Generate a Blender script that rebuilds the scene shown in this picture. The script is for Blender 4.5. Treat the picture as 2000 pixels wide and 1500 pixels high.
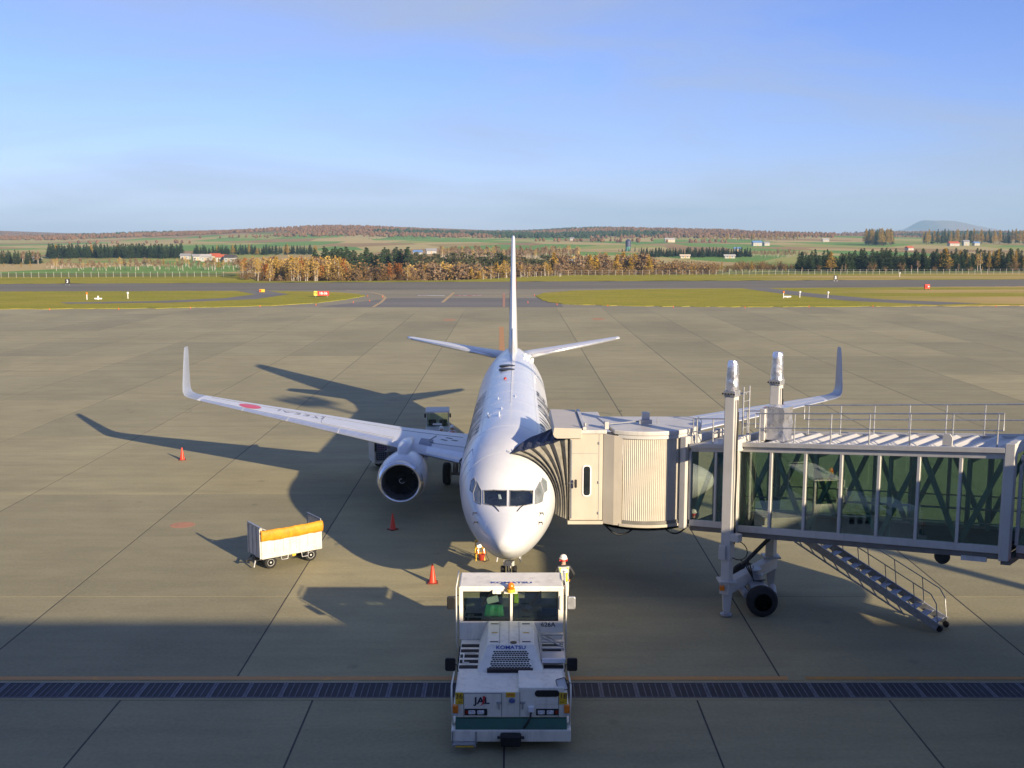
import bpy, bmesh, math, random
from mathutils import Vector, Matrix, Euler
random.seed(11)
for o in list(bpy.data.objects): bpy.data.objects.remove(o, do_unlink=True)
S = bpy.context.scene
COL = S.collection
R = math.radians

# ---------------------------------------------------------------- camera
cam_d = bpy.data.cameras.new('camera'); cam = bpy.data.objects.new('camera', cam_d); COL.objects.link(cam)
cam_d.sensor_width = 36.0; cam_d.lens = 36.0 * 2080.0 / 2000.0
cam_d.clip_start = 0.1; cam_d.clip_end = 30000
cam.location = (0, 0, 12.6); cam.rotation_euler = (math.pi/2 - 0.13966, 0, 0)
S.camera = cam

# ---------------------------------------------------------------- sun and sky
SUN_DIR = Vector((-1.99, 2.52, -1.0)).normalized()          # direction the light travels
ELEV = math.asin(-SUN_DIR.z)
sun_d = bpy.data.lights.new('sun', 'SUN'); sun = bpy.data.objects.new('sun', sun_d); COL.objects.link(sun)
sun_d.energy = 5.0; sun_d.angle = R(0.53); sun_d.color = (1.0, 0.82, 0.575)
sun.rotation_euler = SUN_DIR.to_track_quat('-Z', 'Y').to_euler(); sun.location = (40, -50, 60)
W = bpy.data.worlds.new('World'); S.world = W; W.use_nodes = True
nt = W.node_tree; nt.nodes.clear()
wo = nt.nodes.new('ShaderNodeOutputWorld'); bg = nt.nodes.new('ShaderNodeBackground')
sky = nt.nodes.new('ShaderNodeTexSky'); sky.sky_type = 'NISHITA'; sky.sun_disc = False
sky.sun_elevation = ELEV
sky.sun_rotation = math.atan2(-SUN_DIR.x, -SUN_DIR.y)
sky.air_density = 1.0; sky.dust_density = 0.25; sky.ozone_density = 5.0; sky.altitude = 30
bg.inputs['Strength'].default_value = 0.078
# thin cirrus, spread over the whole sky
tc = nt.nodes.new('ShaderNodeTexCoord'); sx = nt.nodes.new('ShaderNodeSeparateXYZ')
nt.links.new(tc.outputs['Generated'], sx.inputs[0])
def wm(op, a, b=None, v=None):
    n = nt.nodes.new('ShaderNodeMath'); n.operation = op; nt.links.new(a, n.inputs[0])
    if b is not None: nt.links.new(b, n.inputs[1])
    elif v is not None: n.inputs[1].default_value = v
    return n.outputs[0]
zc = wm('ADD', wm('MAXIMUM', sx.outputs['Z'], v=0.0), v=0.16)
cx = nt.nodes.new('ShaderNodeCombineXYZ')
nt.links.new(wm('DIVIDE', sx.outputs['X'], zc), cx.inputs[0]); nt.links.new(wm('DIVIDE', sx.outputs['Y'], zc), cx.inputs[1])
mp = nt.nodes.new('ShaderNodeMapping'); mp.inputs['Rotation'].default_value = (0, 0, R(24)); mp.inputs['Scale'].default_value = (0.55, 0.95, 1); mp.inputs['Location'].default_value = (2.6, 1.4, 0)
nt.links.new(cx.outputs[0], mp.inputs[0])
nz = nt.nodes.new('ShaderNodeTexNoise'); nz.inputs['Scale'].default_value = 0.9; nz.inputs['Detail'].default_value = 4; nz.inputs['Roughness'].default_value = 0.55; nz.inputs['Distortion'].default_value = 0.6
nt.links.new(mp.outputs[0], nz.inputs[0])
cr = nt.nodes.new('ShaderNodeValToRGB'); cr.color_ramp.elements[0].position = 0.43; cr.color_ramp.elements[0].color = (0, 0, 0, 1); cr.color_ramp.elements[1].position = 0.72; cr.color_ramp.elements[1].color = (0.75, 0.75, 0.75, 1)
nt.links.new(nz.outputs['Fac'], cr.inputs[0])
mx = nt.nodes.new('ShaderNodeMixRGB'); mx.inputs[2].default_value = (2.9, 3.3, 4.1, 1)
tn = nt.nodes.new('ShaderNodeMixRGB'); tn.blend_type = 'MULTIPLY'; tn.inputs[0].default_value = 1.0; tn.inputs[2].default_value = (0.97, 0.84, 1.20, 1)
nt.links.new(sky.outputs[0], tn.inputs[1])
nt.links.new(cr.outputs[0], mx.inputs[0]); nt.links.new(tn.outputs[0], mx.inputs[1])
nt.links.new(mx.outputs[0], bg.inputs['Color']); nt.links.new(bg.outputs[0], wo.inputs['Surface'])
S.view_settings.view_transform = 'Standard'; S.view_settings.look = 'None'; S.view_settings.gamma = 1.0
S.view_settings.use_curve_mapping = False; S.view_settings.exposure = 1.0
S.cycles.max_bounces = 7; S.cycles.transparent_max_bounces = 24; S.cycles.volume_bounces = 0
S.cycles.diffuse_bounces = 3; S.cycles.glossy_bounces = 3; S.cycles.use_denoising = True
S.cycles.volume_step_rate = 5.0

# ---------------------------------------------------------------- helpers
def link_mesh(name, me, parent=None, mats=None):
    o = bpy.data.objects.new(name, me); COL.objects.link(o)
    if mats:
        for m in (mats if isinstance(mats, (list, tuple)) else [mats]): me.materials.append(m)
    if parent is not None: o.parent = parent
    return o
def thing(name, label, cat, loc=(0, 0, 0), rz=0.0, group=None):
    o = bpy.data.objects.new(name, None); COL.objects.link(o)
    o.empty_display_size = 0.3; o.location = loc; o.rotation_euler = (0, 0, rz)
    o['label'] = label; o['category'] = cat
    if group: o['group'] = group
    return o
def tag(o, label=None, cat=None, group=None, kind=None):
    if label: o['label'] = label
    if cat: o['category'] = cat
    if group: o['group'] = group
    if kind: o['kind'] = kind
    return o
def copy_tree(o, parent=None):
    c = o.copy(); COL.objects.link(c); c.parent = parent
    for ch in o.children: copy_tree(ch, c)
    return c
class MB:
    def __init__(s): s.v = []; s.f = []; s.m = []; s.cur = 0
    def add(s, vs, fs):
        b = len(s.v); s.v += [tuple(p) for p in vs]
        for f in fs: s.f.append(tuple(b+i for i in f)); s.m.append(s.cur)
        return s
    def box(s, x0, x1, y0, y1, z0, z1):
        return s.add([(x0,y0,z0),(x1,y0,z0),(x1,y1,z0),(x0,y1,z0),(x0,y0,z1),(x1,y0,z1),(x1,y1,z1),(x0,y1,z1)],
                     [(0,3,2,1),(4,5,6,7),(0,1,5,4),(1,2,6,5),(2,3,7,6),(3,0,4,7)])
    def obox(s, c, ax, ay, az, hx, hy, hz):
        c = Vector(c); ax, ay, az = Vector(ax).normalized()*hx, Vector(ay).normalized()*hy, Vector(az).normalized()*hz
        P = [c+ax*i+ay*j+az*k for k in (-1,1) for (i,j) in ((-1,-1),(1,-1),(1,1),(-1,1))]
        return s.add(P, [(0,3,2,1),(4,5,6,7),(0,1,5,4),(1,2,6,5),(2,3,7,6),(3,0,4,7)])
    def hexa(s, P):
        """eight corners: bottom ring of four then top ring of four"""
        return s.add(P, [(0,3,2,1),(4,5,6,7),(0,1,5,4),(1,2,6,5),(2,3,7,6),(3,0,4,7)])
    def beam(s, a, b, w, h, up=(0,0,1)):
        a, b = Vector(a), Vector(b); d = (b-a); L = d.length; d.normalize()
        x = d.cross(Vector(up)); 
        if x.length < 1e-4: x = d.cross(Vector((1,0,0)))
        x.normalize(); z = x.cross(d)
        return s.obox((a+b)/2, x, d, z, w/2, L/2, h/2)
    def tube(s, a, b, r, n=8, r2=None, cap=True):
        a, b = Vector(a), Vector(b); r2 = r if r2 is None else r2
        d = (b-a).normalized(); x = d.orthogonal().normalized(); y = d.cross(x)
        A = [a+(x*math.cos(t)+y*math.sin(t))*r for t in [2*math.pi*i/n for i in range(n)]]
        B = [b+(x*math.cos(t)+y*math.sin(t))*r2 for t in [2*math.pi*i/n for i in range(n)]]
        fs = [(i,(i+1)%n,n+(i+1)%n,n+i) for i in range(n)]
        if cap: fs += [tuple(range(n-1,-1,-1)), tuple(range(n,2*n))]
        return s.add(A+B, fs)
    def path(s, pts, r, n=6):
        pts = [Vector(p) for p in pts]; rings = []
        d0 = (pts[1]-pts[0]).normalized(); x = d0.orthogonal().normalized()
        for i, p in enumerate(pts):
            d = ((pts[min(i+1,len(pts)-1)]-pts[max(i-1,0)])).normalized()
            x = (x-d*x.dot(d)).normalized(); y = d.cross(x)
            rr = r[i] if isinstance(r, (list, tuple)) else r
            rings.append([p+(x*math.cos(t)+y*math.sin(t))*rr for t in [2*math.pi*k/n for k in range(n)]])
        return s.loft(rings)
    def loft(s, rings, close=True, cap=True):
        n = len(rings[0]); vs = [p for r in rings for p in r]; fs = []
        for i in range(len(rings)-1):
            for k in range(n if close else n-1):
                k2 = (k+1) % n
                fs.append((i*n+k, i*n+k2, (i+1)*n+k2, (i+1)*n+k))
        if cap and close: fs += [tuple(range(n-1,-1,-1)), tuple(range((len(rings)-1)*n, len(rings)*n))]
        return s.add(vs, fs)
    def lathe(s, prof, c=(0,0,0), axis='y', n=32, sz=1.0, close=False, cap=True):
        """prof: list of (axial, radius)"""
        rings = []
        for (u, r) in prof:
            ring = []
            for k in range(n):
                t = 2*math.pi*k/n; p, q = r*math.sin(t), r*math.cos(t)
                ring.append({'y': (c[0]+p, c[1]+u, c[2]+q*sz), 'x': (c[0]+u, c[1]+p, c[2]+q*sz), 'z': (c[0]+p, c[1]+q, c[2]+u)}[axis])
            rings.append(ring)
        if close: rings.append(rings[0])
        return s.loft(rings, cap=cap and not close)
    def prism(s, poly, y0, y1, axis='y'):
        """poly in (x,z) extruded along y; axis x: poly in (y,z); axis z: poly in (x,y)"""
        n = len(poly)
        mk = {'y': lambda p, d: (p[0], d, p[1]), 'x': lambda p, d: (d, p[0], p[1]), 'z': lambda p, d: (p[0], p[1], d)}[axis]
        vs = [mk(p, y0) for p in poly]+[mk(p, y1) for p in poly]
        return s.add(vs, [(i,(i+1)%n,n+(i+1)%n,n+i) for i in range(n)]+[tuple(range(n-1,-1,-1)), tuple(range(n,2*n))])
    def mesh(s, name, fix=True):
        me = bpy.data.meshes.new(name); me.from_pydata(s.v, [], s.f)
        if any(s.m): me.polygons.foreach_set('material_index', s.m)
        if fix:
            bm = bmesh.new(); bm.from_mesh(me); bmesh.ops.recalc_face_normals(bm, faces=bm.faces); bm.to_mesh(me); bm.free()
        me.update(); return me
    def build(s, name, mat, parent=None, smooth=False, bevel=0.0, seg=2, fix=True, angle=40):
        me = s.mesh(name, fix)
        o = link_mesh(name, me, parent, mat)
        if smooth:
            me.polygons.foreach_set('use_smooth', [True]*len(me.polygons))
            if smooth != 'all': me.set_sharp_from_angle(angle=R(angle))
        if bevel:
            b = o.modifiers.new('bevel', 'BEVEL'); b.width = bevel; b.segments = seg; b.limit_method = 'ANGLE'; b.angle_limit = R(35); b.harden_normals = False
        return o
def text_mesh(txt, size, ext=0.003, bold=0.0, xs=1.0, align='CENTER'):
    cu = bpy.data.curves.new('txt', 'FONT'); cu.body = txt; cu.size = size; cu.extrude = ext; cu.offset = bold
    cu.align_x = align; cu.align_y = 'CENTER'; cu.resolution_u = 3
    o = bpy.data.objects.new('txt', cu); COL.objects.link(o)
    dg = bpy.context.evaluated_depsgraph_get(); dg.update()
    me = bpy.data.meshes.new_from_object(o.evaluated_get(dg))
    bpy.data.objects.remove(o, do_unlink=True); bpy.data.curves.remove(cu)
    for v in me.vertices: v.co.x *= xs
    me.materials.clear()
    return me
def text_obj(name, txt, size, loc, rot, mat, parent, ext=0.003, bold=0.0, xs=1.0, align='CENTER'):
    me = text_mesh(txt, size, ext, bold, xs, align)
    o = link_mesh(name, me, parent, mat); o.location = loc; o.rotation_euler = rot
    return o
def baked(o):
    """apply the modifiers of a mesh object"""
    dg = bpy.context.evaluated_depsgraph_get(); dg.update()
    me = bpy.data.meshes.new_from_object(o.evaluated_get(dg))
    o.modifiers.clear(); old = o.data; o.data = me; bpy.data.meshes.remove(old); return o

# ---------------------------------------------------------------- materials
def new_mat(name):
    m = bpy.data.materials.new(name); m.use_nodes = True
    t = m.node_tree; b = t.nodes['Principled BSDF']; return m, t, b
def N(t, kind, **kw):
    n = t.nodes.new(kind)
    for k, v in kw.items(): n.inputs[k].default_value = v
    return n
def ramp(t, fac, stops):
    c = t.nodes.new('ShaderNodeValToRGB'); e = c.color_ramp.elements
    while len(e) < len(stops): e.new(0.5)
    for i, (p, col) in enumerate(stops): e[i].position = p; e[i].color = (*col, 1) if len(col) == 3 else col
    t.links.new(fac, c.inputs[0]); return c.outputs[0]
def PM(name, col, rough=0.5, metal=0.0, var=0.06, scale=2.5, bump=0.0, bscale=40.0, dirt=0.0, spec=0.5, coat=0.0, alpha=None, emit=0.0, trans=0.0):
    m, t, b = new_mat(name)
    tc = t.nodes.new('ShaderNodeTexCoord')
    n1 = N(t, 'ShaderNodeTexNoise', Scale=scale, Detail=6, Roughness=0.6); t.links.new(tc.outputs['Object'], n1.inputs['Vector'])
    lo = [max(0, c*(1-var*2)) for c in col]; hi = [min(1, c*(1+var)) for c in col]
    c1 = ramp(t, n1.outputs['Fac'], [(0.3, lo), (0.7, hi)])
    if dirt:
        n2 = N(t, 'ShaderNodeTexNoise', Scale=scale*2.3, Detail=9, Roughness=0.7); mpn = t.nodes.new('ShaderNodeMapping'); mpn.inputs['Scale'].default_value = (1, 1, 0.22)
        t.links.new(tc.outputs['Object'], mpn.inputs[0]); t.links.new(mpn.outputs[0], n2.inputs['Vector'])
        f = ramp(t, n2.outputs['Fac'], [(0.5, (0,0,0)), (0.78, (dirt,)*3)])
        mxn = t.nodes.new('ShaderNodeMixRGB'); t.links.new(f, mxn.inputs[0]); t.links.new(c1, mxn.inputs[1]); mxn.inputs[2].default_value = (0.10, 0.085, 0.065, 1); c1 = mxn.outputs[0]
    t.links.new(c1, b.inputs['Base Color'])
    rr = N(t, 'ShaderNodeMapRange'); rr.inputs['To Min'].default_value = max(0.02, rough-0.08); rr.inputs['To Max'].default_value = min(1, rough+0.1)
    t.links.new(n1.outputs['Fac'], rr.inputs['Value']); t.links.new(rr.outputs[0], b.inputs['Roughness'])
    b.inputs['Metallic'].default_value = metal; b.inputs['Specular IOR Level'].default_value = spec
    if coat: b.inputs['Coat Weight'].default_value = coat; b.inputs['Coat Roughness'].default_value = 0.08
    if emit: b.inputs['Emission Color'].default_value = (*col, 1); b.inputs['Emission Strength'].default_value = emit
    if trans: b.inputs['Transmission Weight'].default_value = trans
    if bump:
        n3 = N(t, 'ShaderNodeTexNoise', Scale=bscale, Detail=5); t.links.new(tc.outputs['Object'], n3.inputs['Vector'])
        bp = N(t, 'ShaderNodeBump', Strength=bump, Distance=0.02); t.links.new(n3.outputs['Fac'], bp.inputs['Height']); t.links.new(bp.outputs[0], b.inputs['Normal'])
    return m
def GLASS(name, tint, refl=0.08, rough=0.015):
    m, t, b = new_mat(name); t.nodes.remove(b)
    out = t.nodes['Material Output']
    tr = t.nodes.new('ShaderNodeBsdfTransparent'); tr.inputs[0].default_value = (*tint, 1)
    gl = t.nodes.new('ShaderNodeBsdfGlossy'); gl.inputs['Roughness'].default_value = rough; gl.inputs['Color'].default_value = (0.95, 1, 0.97, 1)
    lw = N(t, 'ShaderNodeFresnel', IOR=1.5)
    ad = t.nodes.new('ShaderNodeMath'); ad.operation = 'ADD'; ad.inputs[1].default_value = refl; ad.use_clamp = True
    t.links.new(lw.outputs[0], ad.inputs[0])
    mxs = t.nodes.new('ShaderNodeMixShader'); t.links.new(ad.outputs[0], mxs.inputs[0]); t.links.new(tr.outputs[0], mxs.inputs[1]); t.links.new(gl.outputs[0], mxs.inputs[2])
    t.links.new(mxs.outputs[0], out.inputs['Surface'])
    return m

M = {}
M['plane_white'] = PM('aircraft_white_paint', (0.62, 0.635, 0.65), 0.30, var=0.04, scale=0.7, coat=0.25, dirt=0.09)
M['plane_grey'] = PM('wing_grey_paint', (0.55, 0.57, 0.60), 0.35, var=0.04, scale=1.2, dirt=0.12)
M['winglet_grey'] = PM('winglet_grey_paint', (0.25, 0.28, 0.34), 0.35, var=0.04, scale=1.2, dirt=0.1)
M['slat'] = PM('slat_bare_metal', (0.70, 0.72, 0.74), 0.32, metal=0.75, var=0.05)
M['lip'] = PM('inlet_lip_metal', (0.72, 0.73, 0.75), 0.2, metal=0.9, var=0.04)
M['dark_metal'] = PM('dark_metal', (0.035, 0.035, 0.037), 0.45, metal=0.4, var=0.2)
M['fan'] = PM('fan_blade_metal', (0.10, 0.10, 0.11), 0.35, metal=0.8, var=0.1)
M['black'] = PM('black_plastic', (0.012, 0.012, 0.013), 0.5, var=0.2)
M['rubber'] = PM('tyre_rubber', (0.018, 0.018, 0.018), 0.85, var=0.25, scale=6, bump=0.2)
M['letter'] = PM('black_lettering', (0.035, 0.033, 0.03), 0.4, var=0.1)
M['seam'] = PM('panel_seam', (0.22, 0.23, 0.25), 0.6, var=0.1)
M['soft_seam'] = PM('skin_seam', (0.40, 0.42, 0.45), 0.6, var=0.1)
M['red'] = PM('red_paint', (0.62, 0.03, 0.04), 0.35, var=0.05)
M['gear_white'] = PM('gear_grey_paint', (0.55, 0.55, 0.53), 0.4, var=0.1, dirt=0.35, scale=5)
M['chrome'] = PM('polished_steel', (0.75, 0.75, 0.76), 0.12, metal=1, var=0.03)
M['cabin_dark'] = PM('cockpit_lining', (0.02, 0.022, 0.028), 0.8, var=0.15)
M['cock_glass'] = GLASS('cockpit_glass', (0.55, 0.62, 0.66), 0.10)
M['cab_glass'] = GLASS('tractor_glass', (0.72, 0.80, 0.74), 0.05)
M['side_glass'] = PM('side_window_glass', (0.20, 0.23, 0.25), 0.08, var=0.25, scale=1.5)
M['tun_glass'] = GLASS('bridge_glass', (0.76, 0.85, 0.80), 0.09, 0.008)
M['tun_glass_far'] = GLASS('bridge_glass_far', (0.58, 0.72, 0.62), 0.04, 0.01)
M['cream'] = PM('bridge_cream_paint', (0.46, 0.42, 0.345), 0.45, var=0.04, scale=1.0, dirt=0.14)
M['curtain'] = PM('ribbed_curtain', (0.48, 0.45, 0.38), 0.5, var=0.04, dirt=0.15)
M['bgrey'] = PM('bridge_light_grey_paint', (0.50, 0.49, 0.46), 0.45, var=0.05, scale=1.3, dirt=0.22)
M['under'] = PM('underside_grey', (0.16, 0.155, 0.14), 0.7, var=0.12, dirt=0.3)
M['teal'] = PM('teal_painted_steel', (0.17, 0.36, 0.34), 0.45, var=0.08)
M['int_floor'] = PM('carpet_blue', (0.05, 0.09, 0.14), 0.95, var=0.12)
M['galv'] = PM('galvanised_steel', (0.42, 0.43, 0.44), 0.45, metal=0.6, var=0.12, scale=9)
M['foil'] = PM('silver_foil_wrap', (0.72, 0.72, 0.74), 0.28, metal=0.85, var=0.08, scale=6, bump=0.9, bscale=7)
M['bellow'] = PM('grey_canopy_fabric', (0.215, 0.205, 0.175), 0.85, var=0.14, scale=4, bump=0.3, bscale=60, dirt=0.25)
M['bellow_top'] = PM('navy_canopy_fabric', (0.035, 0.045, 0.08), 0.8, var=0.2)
M['tow_white'] = PM('tractor_ivory_paint', (0.80, 0.76, 0.64), 0.45, var=0.06, scale=1.8, dirt=0.40, coat=0.05)
M['green'] = PM('green_paint', (0.012, 0.10, 0.055), 0.4, var=0.08, dirt=0.2)
M['bag_green'] = PM('green_tarpaulin', (0.01, 0.30, 0.09), 0.55, var=0.2, scale=9)
M['blue_letter'] = PM('blue_lettering', (0.02, 0.05, 0.28), 0.4, var=0.05)
M['yellow'] = PM('yellow_paint', (0.72, 0.46, 0.03), 0.5, var=0.1, dirt=0.2)
M['orange_lens'] = PM('orange_lens', (0.78, 0.20, 0.01), 0.15, var=0.12, scale=9, coat=0.5)
M['red_lens'] = PM('red_lens', (0.35, 0.02, 0.01), 0.2, var=0.1)
M['lens'] = PM('headlamp_lens', (0.93, 0.95, 1.0), 0.25, metal=0.0, var=0.35, scale=34)
M['tread'] = PM('black_tread_strip', (0.014, 0.013, 0.016), 0.8, var=0.2, bump=0.5, bscale=90)
M['cone'] = PM('cone_red_vinyl', (0.72, 0.045, 0.012), 0.45, var=0.06)
M['cart_white'] = PM('cart_white_paint', (0.54, 0.53, 0.50), 0.45, var=0.06, scale=2.4, dirt=0.34)
M['tarp'] = PM('orange_tarpaulin', (0.60, 0.26, 0.008), 0.6, var=0.16, scale=5, bump=0.6, bscale=9)
M['tarp_bump'] = M['tarp']
M['skin'] = PM('skin', (0.52, 0.31, 0.22), 0.5, var=0.05)
M['hair'] = PM('dark_hair', (0.02, 0.016, 0.013), 0.6, var=0.2)
M['jacket'] = PM('black_jacket', (0.016, 0.018, 0.022), 0.65, var=0.25, scale=8, bump=0.5, bscale=14)
M['trouser'] = PM('cream_trousers', (0.66, 0.58, 0.50), 0.8, var=0.08, scale=8, bump=0.5, bscale=12)
M['boot'] = PM('grey_boots', (0.16, 0.15, 0.14), 0.7, var=0.2)
M['helmet'] = PM('white_helmet', (0.80, 0.79, 0.72), 0.25, var=0.03, coat=0.3)
M['hivis'] = PM('yellow_hivis_tape', (0.62, 0.80, 0.02), 0.6, var=0.06, emit=0.0)
M['vest_grey'] = PM('grey_mesh_vest', (0.36, 0.38, 0.39), 0.8, var=0.1)
M['shirt'] = PM('white_shirt', (0.78, 0.79, 0.82), 0.75, var=0.05)
M['orange_glove'] = PM('orange_glove', (0.75, 0.30, 0.03), 0.8, var=0.1)
M['white_sign'] = PM('white_print', (0.80, 0.80, 0.80), 0.5, var=0.02)
M['wood'] = PM('timber', (0.42, 0.30, 0.17), 0.7, var=0.15, scale=8)
M['concrete_post'] = PM('white_concrete_post', (0.50, 0.49, 0.45), 0.8, var=0.1)
M['term_wall'] = PM('terminal_cladding', (0.48, 0.48, 0.47), 0.6, var=0.05)
M['term_glass'] = PM('terminal_glass', (0.05, 0.07, 0.08), 0.05, var=0.1)
# ================================================================ the setting
def pos_nodes(t, scale=(1,1,1), loc=(0,0,0)):
    g = t.nodes.new('ShaderNodeNewGeometry'); mpn = t.nodes.new('ShaderNodeMapping')
    mpn.inputs['Scale'].default_value = scale; mpn.inputs['Location'].default_value = loc
    t.links.new(g.outputs['Position'], mpn.inputs[0]); return mpn.outputs[0]
def mixc(t, fac, a, b, mode='MIX'):
    n = t.nodes.new('ShaderNodeMixRGB'); n.blend_type = mode
    for i, x in enumerate((fac, a, b)):
        if isinstance(x, (int, float)): n.inputs[i].default_value = x
        elif isinstance(x, tuple): n.inputs[i].default_value = (*x, 1) if len(x) == 3 else x
        else: t.links.new(x, n.inputs[i])
    return n.outputs[0]
def concrete_mat(name, base):
    m, t, b = new_mat(name)
    big = N(t, 'ShaderNodeTexNoise', Scale=0.07, Detail=7, Roughness=0.62, Distortion=0.4); t.links.new(pos_nodes(t, (1, 0.75, 1)), big.inputs['Vector'])
    c = ramp(t, big.outputs['Fac'], [(0.30, tuple(x*0.74 for x in base)), (0.5, base), (0.70, tuple(min(1, x*1.22) for x in base))])
    mid = N(t, 'ShaderNodeTexNoise', Scale=0.55, Detail=8, Roughness=0.7); t.links.new(pos_nodes(t, (0.55, 1.6, 1)), mid.inputs['Vector'])
    c = mixc(t, ramp(t, mid.outputs['Fac'], [(0.42, (0,0,0)), (0.72, (0.6,0.6,0.6))]), c, (base[0]*0.52, base[1]*0.52, base[2]*0.54))
    # tyre tracks along the lanes and dark spots of oil and rubber
    tr = N(t, 'ShaderNodeTexNoise', Scale=0.5, Detail=6, Roughness=0.55); t.links.new(pos_nodes(t, (0.05, 1.5, 1), (3, 9, 0)), tr.inputs['Vector'])
    c = mixc(t, ramp(t, tr.outputs['Fac'], [(0.50, (0,0,0)), (0.66, (0.42,0.42,0.42))]), c, (base[0]*0.6, base[1]*0.6, base[2]*0.62))
    sp = N(t, 'ShaderNodeTexVoronoi', Scale=0.42); sp.feature = 'F1'; t.links.new(pos_nodes(t), sp.inputs['Vector'])
    c = mixc(t, ramp(t, sp.outputs['Distance'], [(0.0, (0.55,0.55,0.55)), (0.10, (0,0,0))]), c, (0.05, 0.045, 0.04))
    oi = t.nodes.new('ShaderNodeObjectInfo')
    c = mixc(t, 1.0, c, ramp(t, oi.outputs['Random'], [(0, (0.80,0.81,0.83)), (0.5, (0.97,0.97,0.97)), (1, (1.12,1.10,1.05))]), 'MULTIPLY')
    fine = N(t, 'ShaderNodeTexNoise', Scale=9, Detail=5); t.links.new(pos_nodes(t), fine.inputs['Vector'])
    c = mixc(t, 0.30, c, ramp(t, fine.outputs['Fac'], [(0.3, tuple(x*0.72 for x in base)), (0.7, tuple(min(1, x*1.22) for x in base))]))
    t.links.new(c, b.inputs['Base Color'])
    b.inputs['Roughness'].default_value = 0.82; b.inputs['Specular IOR Level'].default_value = 0.3
    bp = N(t, 'ShaderNodeBump', Strength=0.25, Distance=0.03); t.links.new(fine.outputs['Fac'], bp.inputs['Height']); t.links.new(bp.outputs[0], b.inputs['Normal'])
    return m
M['concrete'] = concrete_mat('apron_concrete', (0.305, 0.275, 0.158))
M['sealant'] = PM('joint_sealant', (0.05, 0.045, 0.04), 0.85, var=0.15)
def asphalt_mat(name, base):
    m, t, b = new_mat(name)
    n1 = N(t, 'ShaderNodeTexNoise', Scale=0.05, Detail=7, Roughness=0.65); t.links.new(pos_nodes(t, (0.35, 1.6, 1)), n1.inputs['Vector'])
    c = ramp(t, n1.outputs['Fac'], [(0.3, tuple(x*0.72 for x in base)), (0.7, tuple(x*1.28 for x in base))])
    n2 = N(t, 'ShaderNodeTexNoise', Scale=3, Detail=5); t.links.new(pos_nodes(t), n2.inputs['Vector'])
    c = mixc(t, 0.3, c, ramp(t, n2.outputs['Fac'], [(0.3, tuple(x*0.7 for x in base)), (0.7, tuple(x*1.35 for x in base))]))
    t.links.new(c, b.inputs['Base Color']); b.inputs['Roughness'].default_value = 0.85
    return m
M['asphalt'] = asphalt_mat('taxiway_asphalt', (0.225, 0.20, 0.125))
M['runway'] = asphalt_mat('runway_asphalt', (0.14, 0.125, 0.085))
M['asphalt_dark'] = asphalt_mat('fresh_asphalt', (0.14, 0.13, 0.11))
def paint_mat(name, col, wear=0.5):
    m, t, b = new_mat(name)
    n1 = N(t, 'ShaderNodeTexNoise', Scale=2.2, Detail=8, Roughness=0.7); t.links.new(pos_nodes(t), n1.inputs['Vector'])
    f = ramp(t, n1.outputs['Fac'], [(wear-0.08, (1,1,1)), (wear+0.16, (0,0,0))])
    t.links.new(mixc(t, f, tuple(c*0.45+0.06 for c in col), col), b.inputs['Base Color']); b.inputs['Roughness'].default_value = 0.7
    return m
M['yellow_line'] = paint_mat('yellow_line_paint', (0.85, 0.36, 0.015), 0.28)
M['yellow_far'] = paint_mat('taxi_line_paint', (0.62, 0.40, 0.12), 0.4)
M['orange_mark'] = paint_mat('orange_mark_paint', (0.42, 0.20, 0.10), 0.55)
M['white_mark'] = paint_mat('white_mark_paint', (0.75, 0.74, 0.70), 0.35)
M['red_mark'] = paint_mat('red_mark_paint', (0.55, 0.05, 0.05), 0.35)
M['slab_stain'] = paint_mat('dark_stain', (0.07, 0.06, 0.05), 0.5)

def rwy(x): return 0.10*x
def vd(x): return 332-37*sm(-82, -67, x)*(1-sm(-22, 22, x))
# ---- terrain: flat airfield, a wooded dip behind the runway, fields, low hills
def sm(a, b, x):
    u = max(0.0, min(1.0, (x-a)/(b-a))); return u*u*(3-2*u)
PROF = [(0,0),(335,0),(420,-1.5),(600,-3),(900,-1.5),(1300,3),(1800,8.5),(2400,15),(3000,19),(3600,19),(5200,10),(9000,0)]
def prof(d):
    for (a, za), (b, zb) in zip(PROF, PROF[1:]):
        if a <= d <= b: return za+(zb-za)*sm(a, b, d)*0.5+(zb-za)*(d-a)/(b-a)*0.5
    return 0
def terr(x, y):
    d = y-rwy(max(-400, min(400, x)))
    z = prof(max(0, d))
    rv = sm(vd(x)+1, vd(x)+34, d)*(1-sm(430, 640, d))*sm(-92, -66, x)*(1-sm(40, 85, x))
    z -= 9*rv
    k = sm(700, 2200, d)
    z += k*(4.0*math.sin(x/310+0.8)+2.5*math.sin(x/140+y/420)+2.2*math.sin(y/260-x/700))
    z += sm(1500, 2300, d)*(13*math.exp(-((x+340)/190)**2)-9*math.exp(-((x+1150)/300)**2)+5*math.exp(-((x+760)/160)**2)-3.5*math.exp(-((x-60)/150)**2)+4*math.exp(-((x-160)/110)**2)-6*math.exp(-((x-700)/260)**2))
    return z
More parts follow.
